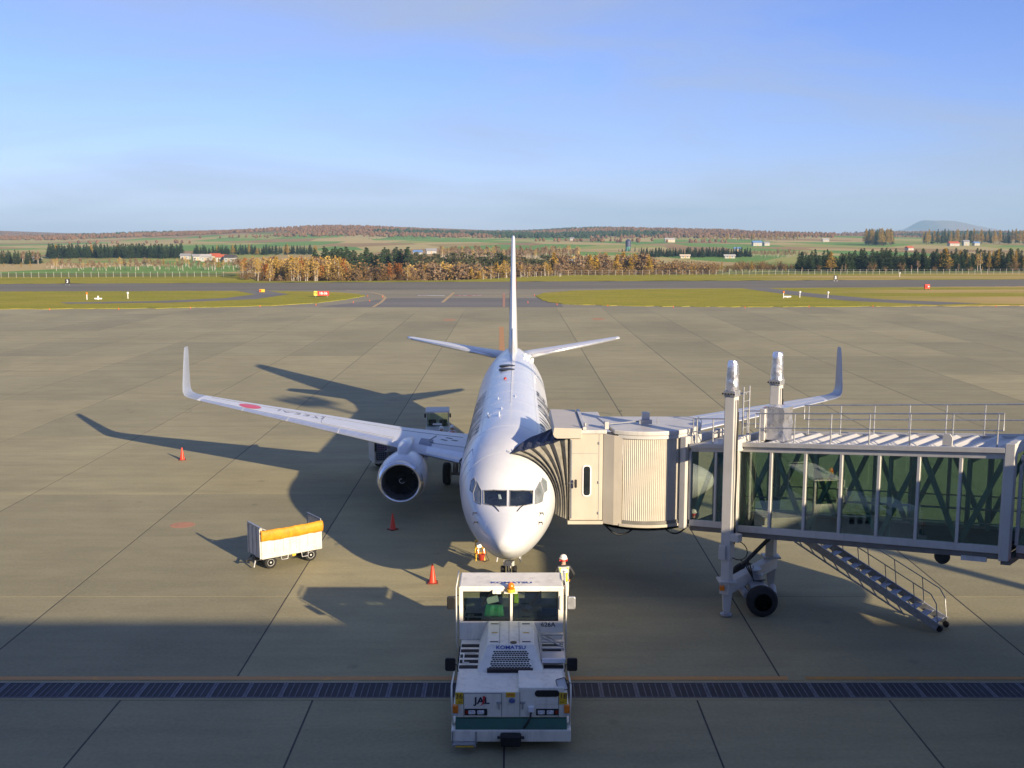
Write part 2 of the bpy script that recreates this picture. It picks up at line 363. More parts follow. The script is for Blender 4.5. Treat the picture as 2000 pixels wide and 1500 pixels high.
def terrain_mat():
    m, t, b = new_mat('terrain_fields')
    g = t.nodes.new('ShaderNodeNewGeometry'); sp = t.nodes.new('ShaderNodeSeparateXYZ'); t.links.new(g.outputs['Position'], sp.inputs[0])
    gr = N(t, 'ShaderNodeTexNoise', Scale=0.03, Detail=8, Roughness=0.65); t.links.new(pos_nodes(t, (0.45, 1.5, 1)), gr.inputs['Vector'])
    grass = ramp(t, gr.outputs['Fac'], [(0.25, (0.085, 0.125, 0.018)), (0.48, (0.125, 0.15, 0.024)), (0.62, (0.22, 0.18, 0.05)), (0.78, (0.30, 0.22, 0.10))])
    vo = N(t, 'ShaderNodeTexVoronoi', Scale=1.0, Randomness=0.85); t.links.new(pos_nodes(t, (0.013, 0.0062, 0), (3.3, 1.2, 0)), vo.inputs['Vector'])
    sc = t.nodes.new('ShaderNodeSeparateColor'); t.links.new(vo.outputs['Color'], sc.inputs[0])
    fld = ramp(t, sc.outputs[0], [(0.0, (0.08, 0.26, 0.03)), (0.30, (0.14, 0.31, 0.04)), (0.33, (0.55, 0.42, 0.17)), (0.5, (0.46, 0.33, 0.13)), (0.53, (0.30, 0.17, 0.075)), (0.70, (0.38, 0.25, 0.10)), (0.73, (0.27, 0.33, 0.06)), (1.0, (0.50, 0.40, 0.16))])
    n2 = N(t, 'ShaderNodeTexNoise', Scale=0.05, Detail=6); t.links.new(pos_nodes(t), n2.inputs['Vector'])
    fld = mixc(t, 0.25, fld, ramp(t, n2.outputs['Fac'], [(0.3, (0.14,0.12,0.05)), (0.7, (0.40,0.31,0.13))]))
    f = t.nodes.new('ShaderNodeMapRange'); f.inputs['From Min'].default_value = 372; f.inputs['From Max'].default_value = 392; t.links.new(sp.outputs['Y'], f.inputs['Value'])
    c = mixc(t, f.outputs[0], grass, fld)
    n3 = N(t, 'ShaderNodeTexNoise', Scale=0.012, Detail=9, Roughness=0.7); t.links.new(pos_nodes(t), n3.inputs['Vector'])
    hill = ramp(t, n3.outputs['Fac'], [(0.3, (0.12, 0.085, 0.05)), (0.5, (0.24, 0.13, 0.07)), (0.72, (0.33, 0.20, 0.10))])
    f2 = t.nodes.new('ShaderNodeMapRange'); f2.inputs['From Min'].default_value = 1650; f2.inputs['From Max'].default_value = 1900; t.links.new(sp.outputs['Y'], f2.inputs['Value'])
    c = mixc(t, f2.outputs[0], c, hill)
    t.links.new(c, b.inputs['Base Color']); b.inputs['Roughness'].default_value = 0.95; b.inputs['Specular IOR Level'].default_value = 0.15
    n4 = N(t, 'ShaderNodeTexNoise', Scale=1.2, Detail=6); t.links.new(pos_nodes(t), n4.inputs['Vector'])
    bp = N(t, 'ShaderNodeBump', Strength=0.6, Distance=0.4); t.links.new(n4.outputs['Fac'], bp.inputs['Height']); t.links.new(bp.outputs[0], b.inputs['Normal'])
    return m
M['terrain'] = terrain_mat()
def grass_mat():
    m, t, b = new_mat('verge_grass')
    gr = N(t, 'ShaderNodeTexNoise', Scale=0.045, Detail=9, Roughness=0.68); t.links.new(pos_nodes(t, (0.35, 1.5, 1), (7, 3, 0)), gr.inputs['Vector'])
    c = ramp(t, gr.outputs['Fac'], [(0.28, (0.19, 0.22, 0.012)), (0.46, (0.30, 0.29, 0.02)), (0.60, (0.37, 0.31, 0.03)), (0.74, (0.46, 0.35, 0.09))])
    g2 = N(t, 'ShaderNodeTexNoise', Scale=2.5, Detail=5); t.links.new(pos_nodes(t), g2.inputs['Vector'])
    c = mixc(t, 0.45, c, ramp(t, g2.outputs['Fac'], [(0.3, (0.09, 0.11, 0.01)), (0.7, (0.44, 0.36, 0.06))]))
    g3 = N(t, 'ShaderNodeTexNoise', Scale=0.35, Detail=6, Roughness=0.7); t.links.new(pos_nodes(t, (0.25, 1.4, 1), (2, 8, 0)), g3.inputs['Vector'])
    c = mixc(t, ramp(t, g3.outputs['Fac'], [(0.52, (0,0,0)), (0.68, (0.7,0.7,0.7))]), c, (0.12, 0.13, 0.018))
    c = mixc(t, ramp(t, g3.outputs['Fac'], [(0.30, (0.6,0.6,0.6)), (0.42, (0,0,0))]), c, (0.44, 0.33, 0.11))
    # hay-coloured strips to the right
    sx_ = t.nodes.new('ShaderNodeSeparateXYZ'); g = t.nodes.new('ShaderNodeNewGeometry'); t.links.new(g.outputs['Position'], sx_.inputs[0])
    mr = t.nodes.new('ShaderNodeMapRange'); mr.inputs['From Min'].default_value = 62; mr.inputs['From Max'].default_value = 95; mr.inputs['To Max'].default_value = 0.8; t.links.new(sx_.outputs['X'], mr.inputs['Value'])
    st = N(t, 'ShaderNodeTexNoise', Scale=0.05, Detail=4); t.links.new(pos_nodes(t, (0.12, 2.4, 1), (0, 4, 0)), st.inputs['Vector'])
    ff = t.nodes.new('ShaderNodeMath'); ff.operation = 'MULTIPLY'; t.links.new(mr.outputs[0], ff.inputs[0]); t.links.new(ramp(t, st.outputs['Fac'], [(0.44, (0,0,0)), (0.52, (1,1,1))]), ff.inputs[1])
    c = mixc(t, ff.outputs[0], c, (0.50, 0.34, 0.15))
    t.links.new(c, b.inputs['Base Color']); b.inputs['Roughness'].default_value = 0.95; b.inputs['Specular IOR Level'].default_value = 0.1
    bp = N(t, 'ShaderNodeBump', Strength=0.8, Distance=0.2); t.links.new(g2.outputs['Fac'], bp.inputs['Height']); t.links.new(bp.outputs[0], b.inputs['Normal'])
    return m
M['grass'] = grass_mat()

xs = sorted(set([-9000,-6000,-4000,-3000]+[-2400+60*i for i in range(25)]+[-900+25*i for i in range(20)]+[-400+10*i for i in range(81)]+[400+25*i for i in range(21)]+[900+60*i for i in range(26)]+[3000,4000,6000,9000]))
ys = sorted(set([-200,-60,0,100,200]+[250+5*i for i in range(40)]+[452+8*i for i in range(33)]+[716+25*i for i in range(60)]+[2216+60*i for i in range(26)]+[4000,5000,6500,9500]))
mb = MB(); nx_ = len(xs)
for y in ys:
    for x in xs:
        mb.v.append((x, y, terr(x, y)-0.05))
for j in range(len(ys)-1):
    for i in range(nx_-1):
        mb.f.append((j*nx_+i, j*nx_+i+1, (j+1)*nx_+i+1, (j+1)*nx_+i)); mb.m.append(0)
o = mb.build('ground', M['terrain'], smooth='all', fix=False); tag(o, kind='structure')
# distant mountain
mb = MB(); rows = []
for j in range(7):
    u = j/6
    row = []
    for i in range(61):
        x = 3000+(i/60)*1900
        prf = .33*175*math.exp(-((x-3640)/150)**2)+.33*195*math.exp(-((x-3900)/230)**2)+60*math.exp(-((x-3700)/500)**2)+6*math.sin(x/40)
        row.append((x, 8600+u*900, prf*math.sin(math.pi*min(1, u*0.5+0.0)) if u < 1 else prf))
    rows.append(row)
mb.loft(rows, close=False)
o = mb.build('mountain', M['terrain'], smooth='all'); tag(o, kind='structure')

# ---- pavements
def sheet(name, poly, z, mat, parent=None, th=0.03):
    mb = MB(); mb.prism(poly, z-th, z, 'z'); o = mb.build(name, mat, parent); return o
o = sheet('taxiway', [(-260, 172), (260, 172), (260, 290), (-260, 238)], -0.004, M['asphalt']); tag(o, kind='structure')
o = sheet('runway', [(-330, 248+rwy(-330)), (330, 248+rwy(330)), (330, 287+rwy(330)), (-330, 287+rwy(-330))], 0.004, M['runway']); tag(o, kind='structure')
o = sheet('taxiway_patch', [(-34, 186), (9, 186), (9, 213), (-24, 213)], 0.0, M['asphalt_dark']); tag(o, kind='structure')
base = sheet('apron', [(-130, -1.5), (130, -1.5), (130, 184.8), (-130, 184.8)], -0.005, M['sealant'], th=0.3); tag(base, kind='structure')
def slab_mesh(w, l):
    g, ch = 0.024, 0.006; mb = MB()
    x0, x1, y0, y1 = -w/2+g, w/2-g, -l/2+g*.35, l/2-g*.35
    r0 = [(x0,y0,-0.15),(x1,y0,-0.15),(x1,y1,-0.15),(x0,y1,-0.15)]
    r1 = [(x0,y0,-ch),(x1,y0,-ch),(x1,y1,-ch),(x0,y1,-ch)]
    r2 = [(x0+ch,y0+.001,0),(x1-ch,y0+.001,0),(x1-ch,y1-.001,0),(x0+ch,y1-.001,0)]
    mb.loft([r0, r1, r2]); me = mb.mesh('slab'); me.materials.append(M['concrete']); return me
sA, sB, sC, sD = slab_mesh(7.8, 14.9), slab_mesh(7.8, 7.1), slab_mesh(5.25, 7.5), slab_mesh(10.5, 21.6)
def put_slab(me, x, y, dz=0.0):
    o = bpy.data.objects.new('slab', me); COL.objects.link(o); o.parent = base; o.location = (x, y, dz+random.uniform(-0.002, 0.002)); return o
for k in range(-13, 14):
    x = -0.1+7.8*k+3.9
    for r in range(10):
        y = 36.0+14.9*r+7.45
        if abs(x) < 0.5*(y+8)+10: put_slab(sA, x, y)
    if abs(x) < 0.5*30+12: put_slab(sB, x, 32.45)
for k in range(-5, 5): put_slab(sC, -0.19+5.25*k+2.62, 23.85)
for k in range(-4, 5): put_slab(sD, -0.19+10.5*k, 9.3)

# ---- drain with grates, yellow line
ch = MB(); ch.box(-34, 34, 27.62, 28.86, -0.012, -0.006)
drain = ch.build('drain_channel', PM('drain_dark', (0.010, 0.013, 0.022), 0.6, var=0.2)); tag(drain, kind='structure')
M['grate_steel'] = PM('grate_steel', (0.105, 0.115, 0.15), 0.62, metal=0.15, var=0.3, scale=3, dirt=0.3)
M['grate_bar'] = PM('grate_bar_steel', (0.020, 0.024, 0.034), 0.75, metal=0.0, var=0.35, scale=1.2)
for y0, y1 in ((27.60, 27.74), (28.74, 28.88)):
    MB().box(-34, 34, y0, y1, -0.012, 0.006).build('channel_edge', M['concrete'], drain)
fr = MB(); fr.box(-0.485, -0.43, 27.75, 28.73, -0.005, 0.010); fr.box(0.43, 0.485, 27.75, 28.73, -0.005, 0.010); fr.box(-0.43, 0.43, 27.75, 27.79, -0.005, 0.010); fr.box(-0.43, 0.43, 28.69, 28.73, -0.005, 0.010)
fme = fr.mesh('grate_frame'); fme.materials.append(M['grate_steel'])
bme = MB().box(-0.013, 0.013, 27.80, 28.68, -0.005, 0.007).mesh('grate_bar'); bme.materials.append(M['grate_steel'])
pme = MB().box(-0.425, 0.425, 27.80, 28.68, -0.0052, -0.001).mesh('grate_mesh'); pme.materials.append(M['grate_bar'])
for i in range(-16, 17):
    g = bpy.data.objects.new('drain_grate', fme); COL.objects.link(g); g.parent = drain; g.location = (0.02+i*0.985, 0, random.uniform(-0.001, 0.002))
    q = bpy.data.objects.new('grate_mesh', pme); COL.objects.link(q); q.parent = g
    for k in range(4):
        q = bpy.data.objects.new('grate_bar', bme); COL.objects.link(q); q.parent = g; q.location = (-0.258+0.172*k, 0, 0)
def mark(name, poly, mat, z=0.004):
    o = sheet(name, poly, z, mat, th=0.003); tag(o, kind='structure'); return o
mark('yellow_line', [(-34, 28.93), (7.9, 28.93), (7.9, 29.17), (-34, 29.17)], M['yellow_line'], 0.006)
mark('yellow_line', [(8.4, 28.95), (34, 28.95), (34, 29.15), (8.4, 29.15)], paint_mat('worn_yellow_paint', (0.42, 0.20, 0.03), 0.56), 0.006)
mark('lead_in_line', [(-1.35, 112), (-0.75, 112), (-1.15, 146), (-1.75, 146)], M['orange_mark'] if False else M['yellow_line'])
mark('lead_in_line', [(-1.62, 186.5), (-1.2, 186.5), (-1.5, 232), (-2.0, 232)], M['orange_mark'], 0.006)
mark('holding_mark', [(-19.4, 220.6), (-13.9, 220.6), (-14.0, 222.6), (-19.6, 222.6)], M['white_mark'], 0.008)
mark('holding_mark', [(-19.2, 221.2), (-17.6, 221.2), (-17.6, 221.9), (-19.2, 221.9)], M['red_mark'], 0.012)
mark('holding_mark', [(-11.8, 220.6), (-6.0, 220.6), (-6.1, 222.6), (-11.9, 222.6)], M['red_mark'], 0.008)
for k, (x, w) in enumerate(((-11.0, 0.35), (-10.2, 0.9), (-8.3, 0.8), (-7.2, 0.9))): mark('holding_mark', [(x, 221.1), (x+w, 221.1), (x+w, 222.1), (x, 222.1)], M['white_mark'], 0.012)
mark('taxi_line', [(-13.3, 199), (-12.7, 199), (-12.4, 233), (-13.0, 233)], M['yellow_far'], 0.006)
pts = [(-24.6, 186.5), (-24.8, 200), (-25.6, 213), (-27.5, 224), (-31, 234), (-38, 243)]
mark('taxi_line', pts+[(p[0]+0.55, p[1]+0.2) for p in reversed(pts)], M['yellow_far'], 0.006)
pts = [(-6.0, 220.4), (2.0, 220.9), (4.6, 223)]
mark('taxi_line', pts+[(p[0], p[1]+0.7) for p in reversed(pts)], M['yellow_far'], 0.006)
mark('spot_mark', [(-14.42+0.55*math.cos(a), 45.3+0.5*math.sin(a)) for a in [i*math.pi/8 for i in range(16)]], M['orange_mark'])
for cx_, cy_ in ((-9.3, 158.0), (13.0, 160.0)):
    mark('spot_mark', [(cx_+1.0*math.cos(a), cy_+2.2*math.sin(a)) for a in [i*math.pi/8 for i in range(16)]], paint_mat('faded_orange', (0.42, 0.22, 0.08), 0.5))

# ---- dark tyre scribbles on the apron
rs = random.Random(31)
for (cx_, cy_, n_, sp_) in ((7.0, 73.5, 12, 3.2), (-6.6, 80.5, 6, 1.6), (-26, 70, 5, 6), (22, 62, 5, 5)):
    for _ in range(n_):
        x, y, a, L_ = cx_+rs.gauss(0, sp_), cy_+rs.gauss(0, sp_*.8), rs.uniform(-1.2, 1.2), rs.uniform(.5, 1.6); cv = rs.uniform(-1.5, 1.5); P = []
        for i in range(7): u = i/6; P.append((x+L_*u*math.cos(a+cv*u), y+L_*u*math.sin(a+cv*u)))
        wd = rs.uniform(.03, .07); mark('tyre_mark', P+[(p[0]+wd*.4, p[1]+wd) for p in reversed(P)], M['slab_stain'], .0045)
# ---- grass islands
def rough_edge(pts, step=1.2, amp=0.75):
    out = []
    for a, b in zip(pts, pts[1:]+pts[:1]):
        n = max(1, int(math.dist(a, b)/step))
        for i in range(n):
            u = i/n; out.append((a[0]+(b[0]-a[0])*u+random.uniform(-amp, amp)*0.4, a[1]+(b[1]-a[1])*u+random.uniform(-amp, amp)))
    return out
gl = rough_edge([(-260, 172), (-86, 180.5), (-60, 183), (-43.5, 188.6), (-36, 197), (-32, 209), (-30.2, 221), (-33, 228), (-41.5, 236), (-60, 239), (-114, 236.5), (-260, 222)])
gr = rough_edge([(5.0, 221), (5.3, 211), (6.6, 200), (10, 193.5), (17.5, 190), (30, 187), (44.7, 186.2), (90, 189.5), (260, 199), (260, 274), (127, 260), (60, 251), (28, 246.5), (14, 240), (7, 231)])
for nm, pl in (('grass_verge', gl), ('grass_verge', gr)):
    mb = MB(); n = len(pl)
    cxx, cyy = sum(p[0] for p in pl)/n, sum(p[1] for p in pl)/n
    mb.add([(p[0], p[1], -0.01) for p in pl]+[(p[0], p[1], 0.07) for p in pl], [(i,(i+1)%n,n+(i+1)%n,n+i) for i in range(n)]+[tuple(range(n, 2*n))])
    o = mb.build(nm, M['grass']); tag(o, kind='structure')
# ---- service tracks through the grass
mark('service_track', [(-81, 194), (-64, 197), (-50, 208), (-47, 225), (-55, 239.5), (-62, 239.5), (-54, 225), (-57, 211), (-68, 201.5), (-84, 198)], M['asphalt_dark'], 0.085)
mark('service_track', [(76, 191.5), (64, 203), (58, 224), (54, 250), (60, 251), (65, 226), (72, 207), (86, 195)], M['asphalt_dark'], 0.085)
# far verge strip behind the runway
mb = MB(); st = [(-330+4*i) for i in range(166)]
mb.loft([[(x, 288+rwy(x)+random.uniform(-.5, .5), 0.0), (x, 288.2+rwy(x), 0.06), (x, vd(x)+rwy(x), 0.06), (x, vd(x)+.3+rwy(x), -0.12)] for x in st], close=False)
o = mb.build('far_verge', M['grass']); tag(o, kind='structure')

# ---- terminal behind the viewpoint: its roof edge throws the shadow across the foreground
T = thing('terminal_building', 'long grey terminal building with glazed front behind the viewpoint', 'building', (0, -12, 0))
MB().box(-62, 62, -12, 11.1, 0.0, 12.9).build('wall', M['term_wall'], T, bevel=0.05)
MB().box(-62.6, 62.6, -12.6, 11.75, 12.9, 13.45).build('roof', M['bgrey'], T, bevel=0.04)
wme = MB().box(-1.35, 1.35, 11.10, 11.16, 0, 2.6).mesh('window'); wme.materials.append(M['term_glass'])
for r, z in enumerate((1.2, 5.2)):
    for i in range(-20, 21):
        q = bpy.data.objects.new('window', wme); COL.objects.link(q); q.parent = T; q.location = (i*3.0, 0, z)
Mst = thing('floodlight_mast', 'tall grey floodlight mast with lamp platform right of the boarding bridge', 'mast', (38.2, 12.0, 0))
MB().tube((0,0,0), (0,0,27), 0.38, 12, 0.22).build('pole', M['galv'], Mst, smooth=True)
MB().lathe([(26.4, 0.3), (26.5, 1.5), (26.7, 1.5), (26.75, 0.3)], axis='z', n=16).build('platform', M['galv'], Mst)
for i in range(8):
    a = i*math.pi/4; MB().obox((1.35*math.cos(a), 1.35*math.sin(a), 27.2), (math.cos(a), math.sin(a), -0.4), (-math.sin(a), math.cos(a), 0), (0.4*math.cos(a), 0.4*math.sin(a), 1), 0.18, 0.38, 0.42).build('lamp', M['galv'], Mst, bevel=0.02)
# ================================================================ the airliner
AC = thing('airliner', 'white twin-engine airliner with winglets parked nose-on at the boarding bridge', 'aircraft', (-0.14, 33.4, 0), -0.0061)
def interp(tab, s):
    if s <= tab[0][0]: return tab[0][1]
    if s >= tab[-1][0]: return tab[-1][1]
    for i in range(len(tab)-1):
        (a, va), (b, vb) = tab[i], tab[i+1]
        if a <= s <= b:
            def slope(j):
                if j <= 0 or j >= len(tab)-1: 
                    k = 0 if j <= 0 else len(tab)-2
                    return (tab[k+1][1]-tab[k][1])/(tab[k+1][0]-tab[k][0])
                d1 = (tab[j][1]-tab[j-1][1])/(tab[j][0]-tab[j-1][0]); d2 = (tab[j+1][1]-tab[j][1])/(tab[j+1][0]-tab[j][0])
                return 0 if d1*d2 <= 0 else 2*d1*d2/(d1+d2)
            h = b-a; u = (s-a)/h; m0, m1 = slope(i)*h, slope(i+1)*h
            return va*(2*u**3-3*u**2+1)+m0*(u**3-2*u**2+u)+vb*(-2*u**3+3*u**2)+m1*(u**3-u**2)
HW = [(0,0.02),(.06,.24),(.15,.35),(.4,.53),(.8,.74),(1.3,.96),(1.8,1.15),(2.3,1.32),(2.8,1.48),(3.4,1.63),(4.2,1.75),(5.2,1.84),(6.4,1.88),(8,1.88),(26,1.88),(28,1.82),(30,1.67),(32,1.43),(34,1.13),(36,.80),(37.5,.52),(38.5,.30),(39.2,.12)]
ZT = [(0,2.62),(.06,2.82),(.15,2.93),(.4,3.10),(.8,3.29),(1.2,3.46),(1.6,3.64),(1.8,3.75),(2.2,4.03),(2.6,4.31),(3.0,4.55),(3.5,4.79),(4.0,4.97),(4.6,5.14),(5.5,5.30),(6.5,5.39),(8,5.43),(30,5.43),(33,5.40),(35.5,5.30),(37.5,5.12),(38.6,4.98),(39.2,4.85)]
ZB = [(0,2.60),(.06,2.42),(.15,2.31),(.4,2.12),(.8,1.93),(1.3,1.76),(1.8,1.65),(2.4,1.56),(3.2,1.48),(4.2,1.42),(5.5,1.39),(25,1.39),(27,1.5),(29,1.82),(31,2.28),(33,2.82),(35,3.4),(37,3.98),(38.4,4.38),(39.2,4.62)]
ZC = [(0,2.61),(1,2.70),(2,2.86),(3,3.08),(4,3.3),(5.5,3.52),(8,3.56),(26,3.56),(30,3.85),(34,4.35),(37,4.7),(39.2,4.74)]
def sect(s, a, off=0.0):
    """point on the fuselage skin; a = angle from the top, positive to +x"""
    hw, zc = interp(HW, s)+off, interp(ZC, s)
    c = math.cos(a); r = (interp(ZT, s)-zc+off) if c >= 0 else (zc-interp(ZB, s)+off)
    return (hw*math.sin(a), s, zc+r*c)
def front_s(x, z):
    lo, hi = 0.0, 7.0
    for _ in range(40):
        s = (lo+hi)/2; hw, zc = interp(HW, s), interp(ZC, s); r = (interp(ZT, s)-zc) if z >= zc else (zc-interp(ZB, s))
        if (x/hw)**2+((z-zc)/max(r, 1e-3))**2 <= 1: hi = s
        else: lo = s
    return hi
ss = [0,.02,.06,.1,.15,.22,.3,.4,.52,.66,.8,1.0,1.2,1.4,1.6,1.8,2.0,2.2,2.4,2.6,2.8,3.0,3.25,3.5,3.75,4,4.3,4.6,5,5.5,6,6.5,7.2,8]+[9+1.5*i for i in range(12)]+[26.5+0.75*i for i in range(16)]+[38.6,39.0,39.2]
NA = 64
mb = MB(); mb.loft([[sect(s, 2*math.pi*k/NA) for k in range(NA)] for s in ss])
fus = mb.build('fuselage', [M['plane_white'], M['cabin_dark']], AC, smooth='all')
# cockpit cavity and windscreen openings
WPOLY = {'l': [(-0.045, 3.56), (-0.045, 3.95), (-0.50, 3.935), (-0.855, 3.875), (-0.83, 3.525), (-0.45, 3.54)]}
WPOLY['r'] = [(-x, z) for x, z in reversed(WPOLY['l'])]
cut = MB(); cut.box(-0.72, 0.72, 2.45, 3.9, 2.75, 3.86)
cut2 = MB()
for k in ('l', 'r'): cut2.prism(WPOLY[k], 0.4, 3.2)
c1 = cut.build('cut', M['cabin_dark']); c2 = cut2.build('cut', M['cabin_dark'])
for c in (c1, c2):
    c.parent = AC
    bl = fus.modifiers.new('b', 'BOOLEAN'); bl.operation = 'DIFFERENCE'; bl.object = c; bl.solver = 'EXACT'; bl.material_mode = 'TRANSFER'
bpy.context.view_layer.update()
baked(fus)
for c in (c1, c2): bpy.data.objects.remove(c, do_unlink=True)
fus.data.set_sharp_from_angle(angle=R(35))
def inside(p, poly):
    r = False; n = len(poly)
    for i in range(n):
        (x1, z1), (x2, z2) = poly[i], poly[(i+1) % n]
        if (z1 > p[1]) != (z2 > p[1]) and p[0] < (x2-x1)*(p[1]-z1)/(z2-z1)+x1: r = not r
    return r
def skin_patch(poly, off, n=10):
    """a filled polygon (in front-view x,z) laid onto the nose skin"""
    mb = MB(); cx = sum(p[0] for p in poly)/len(poly); cz = sum(p[1] for p in poly)/len(poly); rings = []
    dense = []
    for a, b in zip(poly, poly[1:]+poly[:1]):
        for i in range(6): dense.append((a[0]+(b[0]-a[0])*i/6, a[1]+(b[1]-a[1])*i/6))
    for j in range(1, n+1):
        u = j/n; rings.append([(cx+(p[0]-cx)*u, cz+(p[1]-cz)*u) for p in dense])
    m = len(dense); vs = [(cx, front_s(cx, cz)-off, cz)]+[(p[0], front_s(*p)-off, p[1]) for r in rings for p in r]
    fs = [(0, 1+i, 1+(i+1) % m) for i in range(m)]
    for j in range(n-1):
        for i in range(m): fs.append((1+j*m+i, 1+(j+1)*m+i, 1+(j+1)*m+(i+1) % m, 1+j*m+(i+1) % m))
    mb.add(vs, fs); return mb
def skin_line(poly, off, r, closed=True):
    mb = MB(); pts = []
    seg = list(zip(poly, poly[1:]+poly[:1])) if closed else list(zip(poly, poly[1:]))
    for a, b in seg:
        for i in range(8): pts.append((a[0]+(b[0]-a[0])*i/8, a[1]+(b[1]-a[1])*i/8))
    pts.append(poly[0] if closed else poly[-1])
    mb.path([(p[0], front_s(*p)-off, p[1]) for p in pts], r, 6); return mb
for k in ('l', 'r'):
    w = skin_patch(WPOLY[k], -0.02).build('windscreen', M['cock_glass'], AC, smooth='all')
    skin_line(WPOLY[k], 0.004, 0.018).build('window_frame', M['seam'], w)
    sg = -1 if k == 'l' else 1
    for poly in ([(-0.91, 3.50), (-0.925, 3.85), (-1.10, 4.06), (-1.22, 3.72), (-1.17, 3.50)], [(-1.25, 3.72), (-1.15, 4.03), (-1.20, 4.13), (-1.33, 4.0), (-1.35, 3.75)]):
        pl = [(p[0]*-sg, p[1]) for p in poly]
        w = skin_patch(pl, 0.012, 5).build('side_window', M['side_glass'], AC, smooth='all')
        skin_line(pl, 0.012, 0.016).build('window_frame', M['seam'], w)
    # wiper
    x0, x1 = sg*0.30, sg*0.55
    mb = MB(); mb.path([(x0, front_s(x0, 3.44)-0.03, 3.44), (sg*0.42, front_s(sg*0.42, 3.52)-0.05, 3.52), (x1, front_s(x1, 3.57)-0.04, 3.57)], 0.014, 5); mb.path([(sg*.26, front_s(sg*.26, 3.555)-.035, 3.555), (sg*.62, front_s(sg*.62, 3.545)-.035, 3.545)], 0.012, 5)
    mb.build('wiper', M['black'], AC)
    # probes on the nose sides
    for z in (2.98, 3.22):
        x = sg*(1.02 if z < 3.1 else 1.06); s0 = front_s(x, z)
        mb = MB(); mb.tube((x, s0+0.02, z), (x+sg*0.12, s0-0.02, z), 0.022, 6); mb.tube((x+sg*0.12, s0+0.04, z), (x+sg*0.13, s0-0.28, z), 0.02, 6, 0.012); mb.build('probe', M['dark_metal'], AC, smooth=True)
# radome seam
mb = MB(); mb.path([sect(1.0, a*math.pi/40, -0.001) for a in range(81)], 0.003, 4); mb.build('radome_seam', M['gear_white'], AC)
# forward service door outlines, both sides
for sg in (-1, 1):
    for s0 in (4.55,):
        mb = MB(); cs = []
        for (s, a) in [(s0, 0.82), (s0+0.82, 0.82), (s0+0.82, 1.95), (s0, 1.95), (s0, 0.82)]: cs.append((s, a*sg))
        pts = []
        for (p, q) in zip(cs, cs[1:]):
            for i in range(10): pts.append(sect(p[0]+(q[0]-p[0])*i/10, p[1]+(q[1]-p[1])*i/10, 0.002))
        mb.path(pts, 0.007, 4); mb.build('door_seam', M['soft_seam'], AC)
# cabin windows
def side_pt(s, z, sg, off):
    hw, zc = interp(HW, s)+off, interp(ZC, s); r = (interp(ZT, s)-zc+off) if z >= zc else (zc-interp(ZB, s)+off)
    return (sg*hw*math.sqrt(max(0, 1-((z-zc)/r)**2)), s, z)
for sg in (-1, 1):
    me = None
    for i in range(46):
        s = 7.0+0.508*i
        if 15.4 < s < 15.8: continue
        if me is None:
            mb = MB(); n = 12
            ring = [(0.125*math.cos(2*math.pi*k/n), 0.18*math.sin(2*math.pi*k/n)) for k in range(n)]
            c = side_pt(10, 3.95, sg, 0); pts = [side_pt(10+u, 3.95+v, sg, 0.006) for u, v in ring]
            mb.add([(p[0]-c[0], p[1]-c[1], p[2]-c[2]) for p in pts], [tuple(range(n))]); me = mb.mesh('cabin_window'); me.materials.append(M['side_glass'])
        o = bpy.data.objects.new('cabin_window', me); COL.objects.link(o); o.parent = AC; o.location = side_pt(s, 3.95, sg, 0)
# lettering wrapped round the upper sides
def wrap_text(txt, size, s_start, z0, sg, mat, name, xs=1.0, bold=0.012):
    me = text_mesh(txt, size, 0.0, bold*size, xs, 'LEFT')
    w = max(v.co.x for v in me.vertices)
    bm = bmesh.new(); bm.from_mesh(me)
    bmesh.ops.triangulate(bm, faces=bm.faces); bmesh.ops.subdivide_edges(bm, edges=[e for e in bm.edges if e.calc_length() > 0.25], cuts=3, use_grid_fill=False)
    bmesh.ops.triangulate(bm, faces=bm.faces)
    for v in bm.verts:
        s = s_start+v.co.x if sg > 0 else s_start+(w-v.co.x)
        a0 = math.acos(max(-1, min(1, (z0-3.56)/1.87)))
        a = a0-v.co.y/1.885
        p = sect(s, sg*a, 0.006); v.co = p
    bm.to_mesh(me); bm.free()
    return link_mesh(name, me, AC, mat)
wrap_text('JAPAN AIRLINES', 1.55, 7.4, 4.52, 1, M['letter'], 'lettering', 1.0)
wrap_text('JAPAN AIRLINES', 1.55, 7.4, 4.52, -1, M['letter'], 'lettering', 1.0)
# roof fittings
for (s, x, k) in ((8.6, -0.42, 'b'), (10.2, -0.35, 'w'), (13.2, -0.55, 'w'), (13.4, 0.22, 'w'), (19.6, -0.32, 'r'), (9.4, -0.9, 'b')):
    zt_ = sect(s, math.asin(x/1.88))[2]
    if k == 'r':
        MB().lathe([(-0.05, 0.09), (0.03, 0.085), (0.08, 0.05), (0.10, 0.01)], (x, s, zt_), 'z', 12).build('beacon', M['red_lens'], AC, smooth='all')
    else:
        mb = MB(); mb.hexa([(x-.025, s, zt_-.04), (x+.025, s, zt_-.04), (x+.025, s+.45, zt_-.04), (x-.025, s+.45, zt_-.04), (x-.01, s+.2, zt_+(.16 if k == 'b' else .07)), (x+.01, s+.2, zt_+(.16 if k == 'b' else .07)), (x+.01, s+.42, zt_+(.16 if k == 'b' else .07)), (x-.01, s+.42, zt_+(.16 if k == 'b' else .07))])
        mb.build('blade_antenna', M['plane_white'], AC)
for s in (23.3, 24.9):
    x = -0.28; zt_ = sect(s, math.asin(x/1.88))[2]
    MB().lathe([(-0.04, 0.45), (0.03, 0.43), (0.05, 0.36), (0.055, 0.01)], (x, s, zt_), 'z', 20).build('adf_antenna', M['dark_metal'], AC, smooth=True)
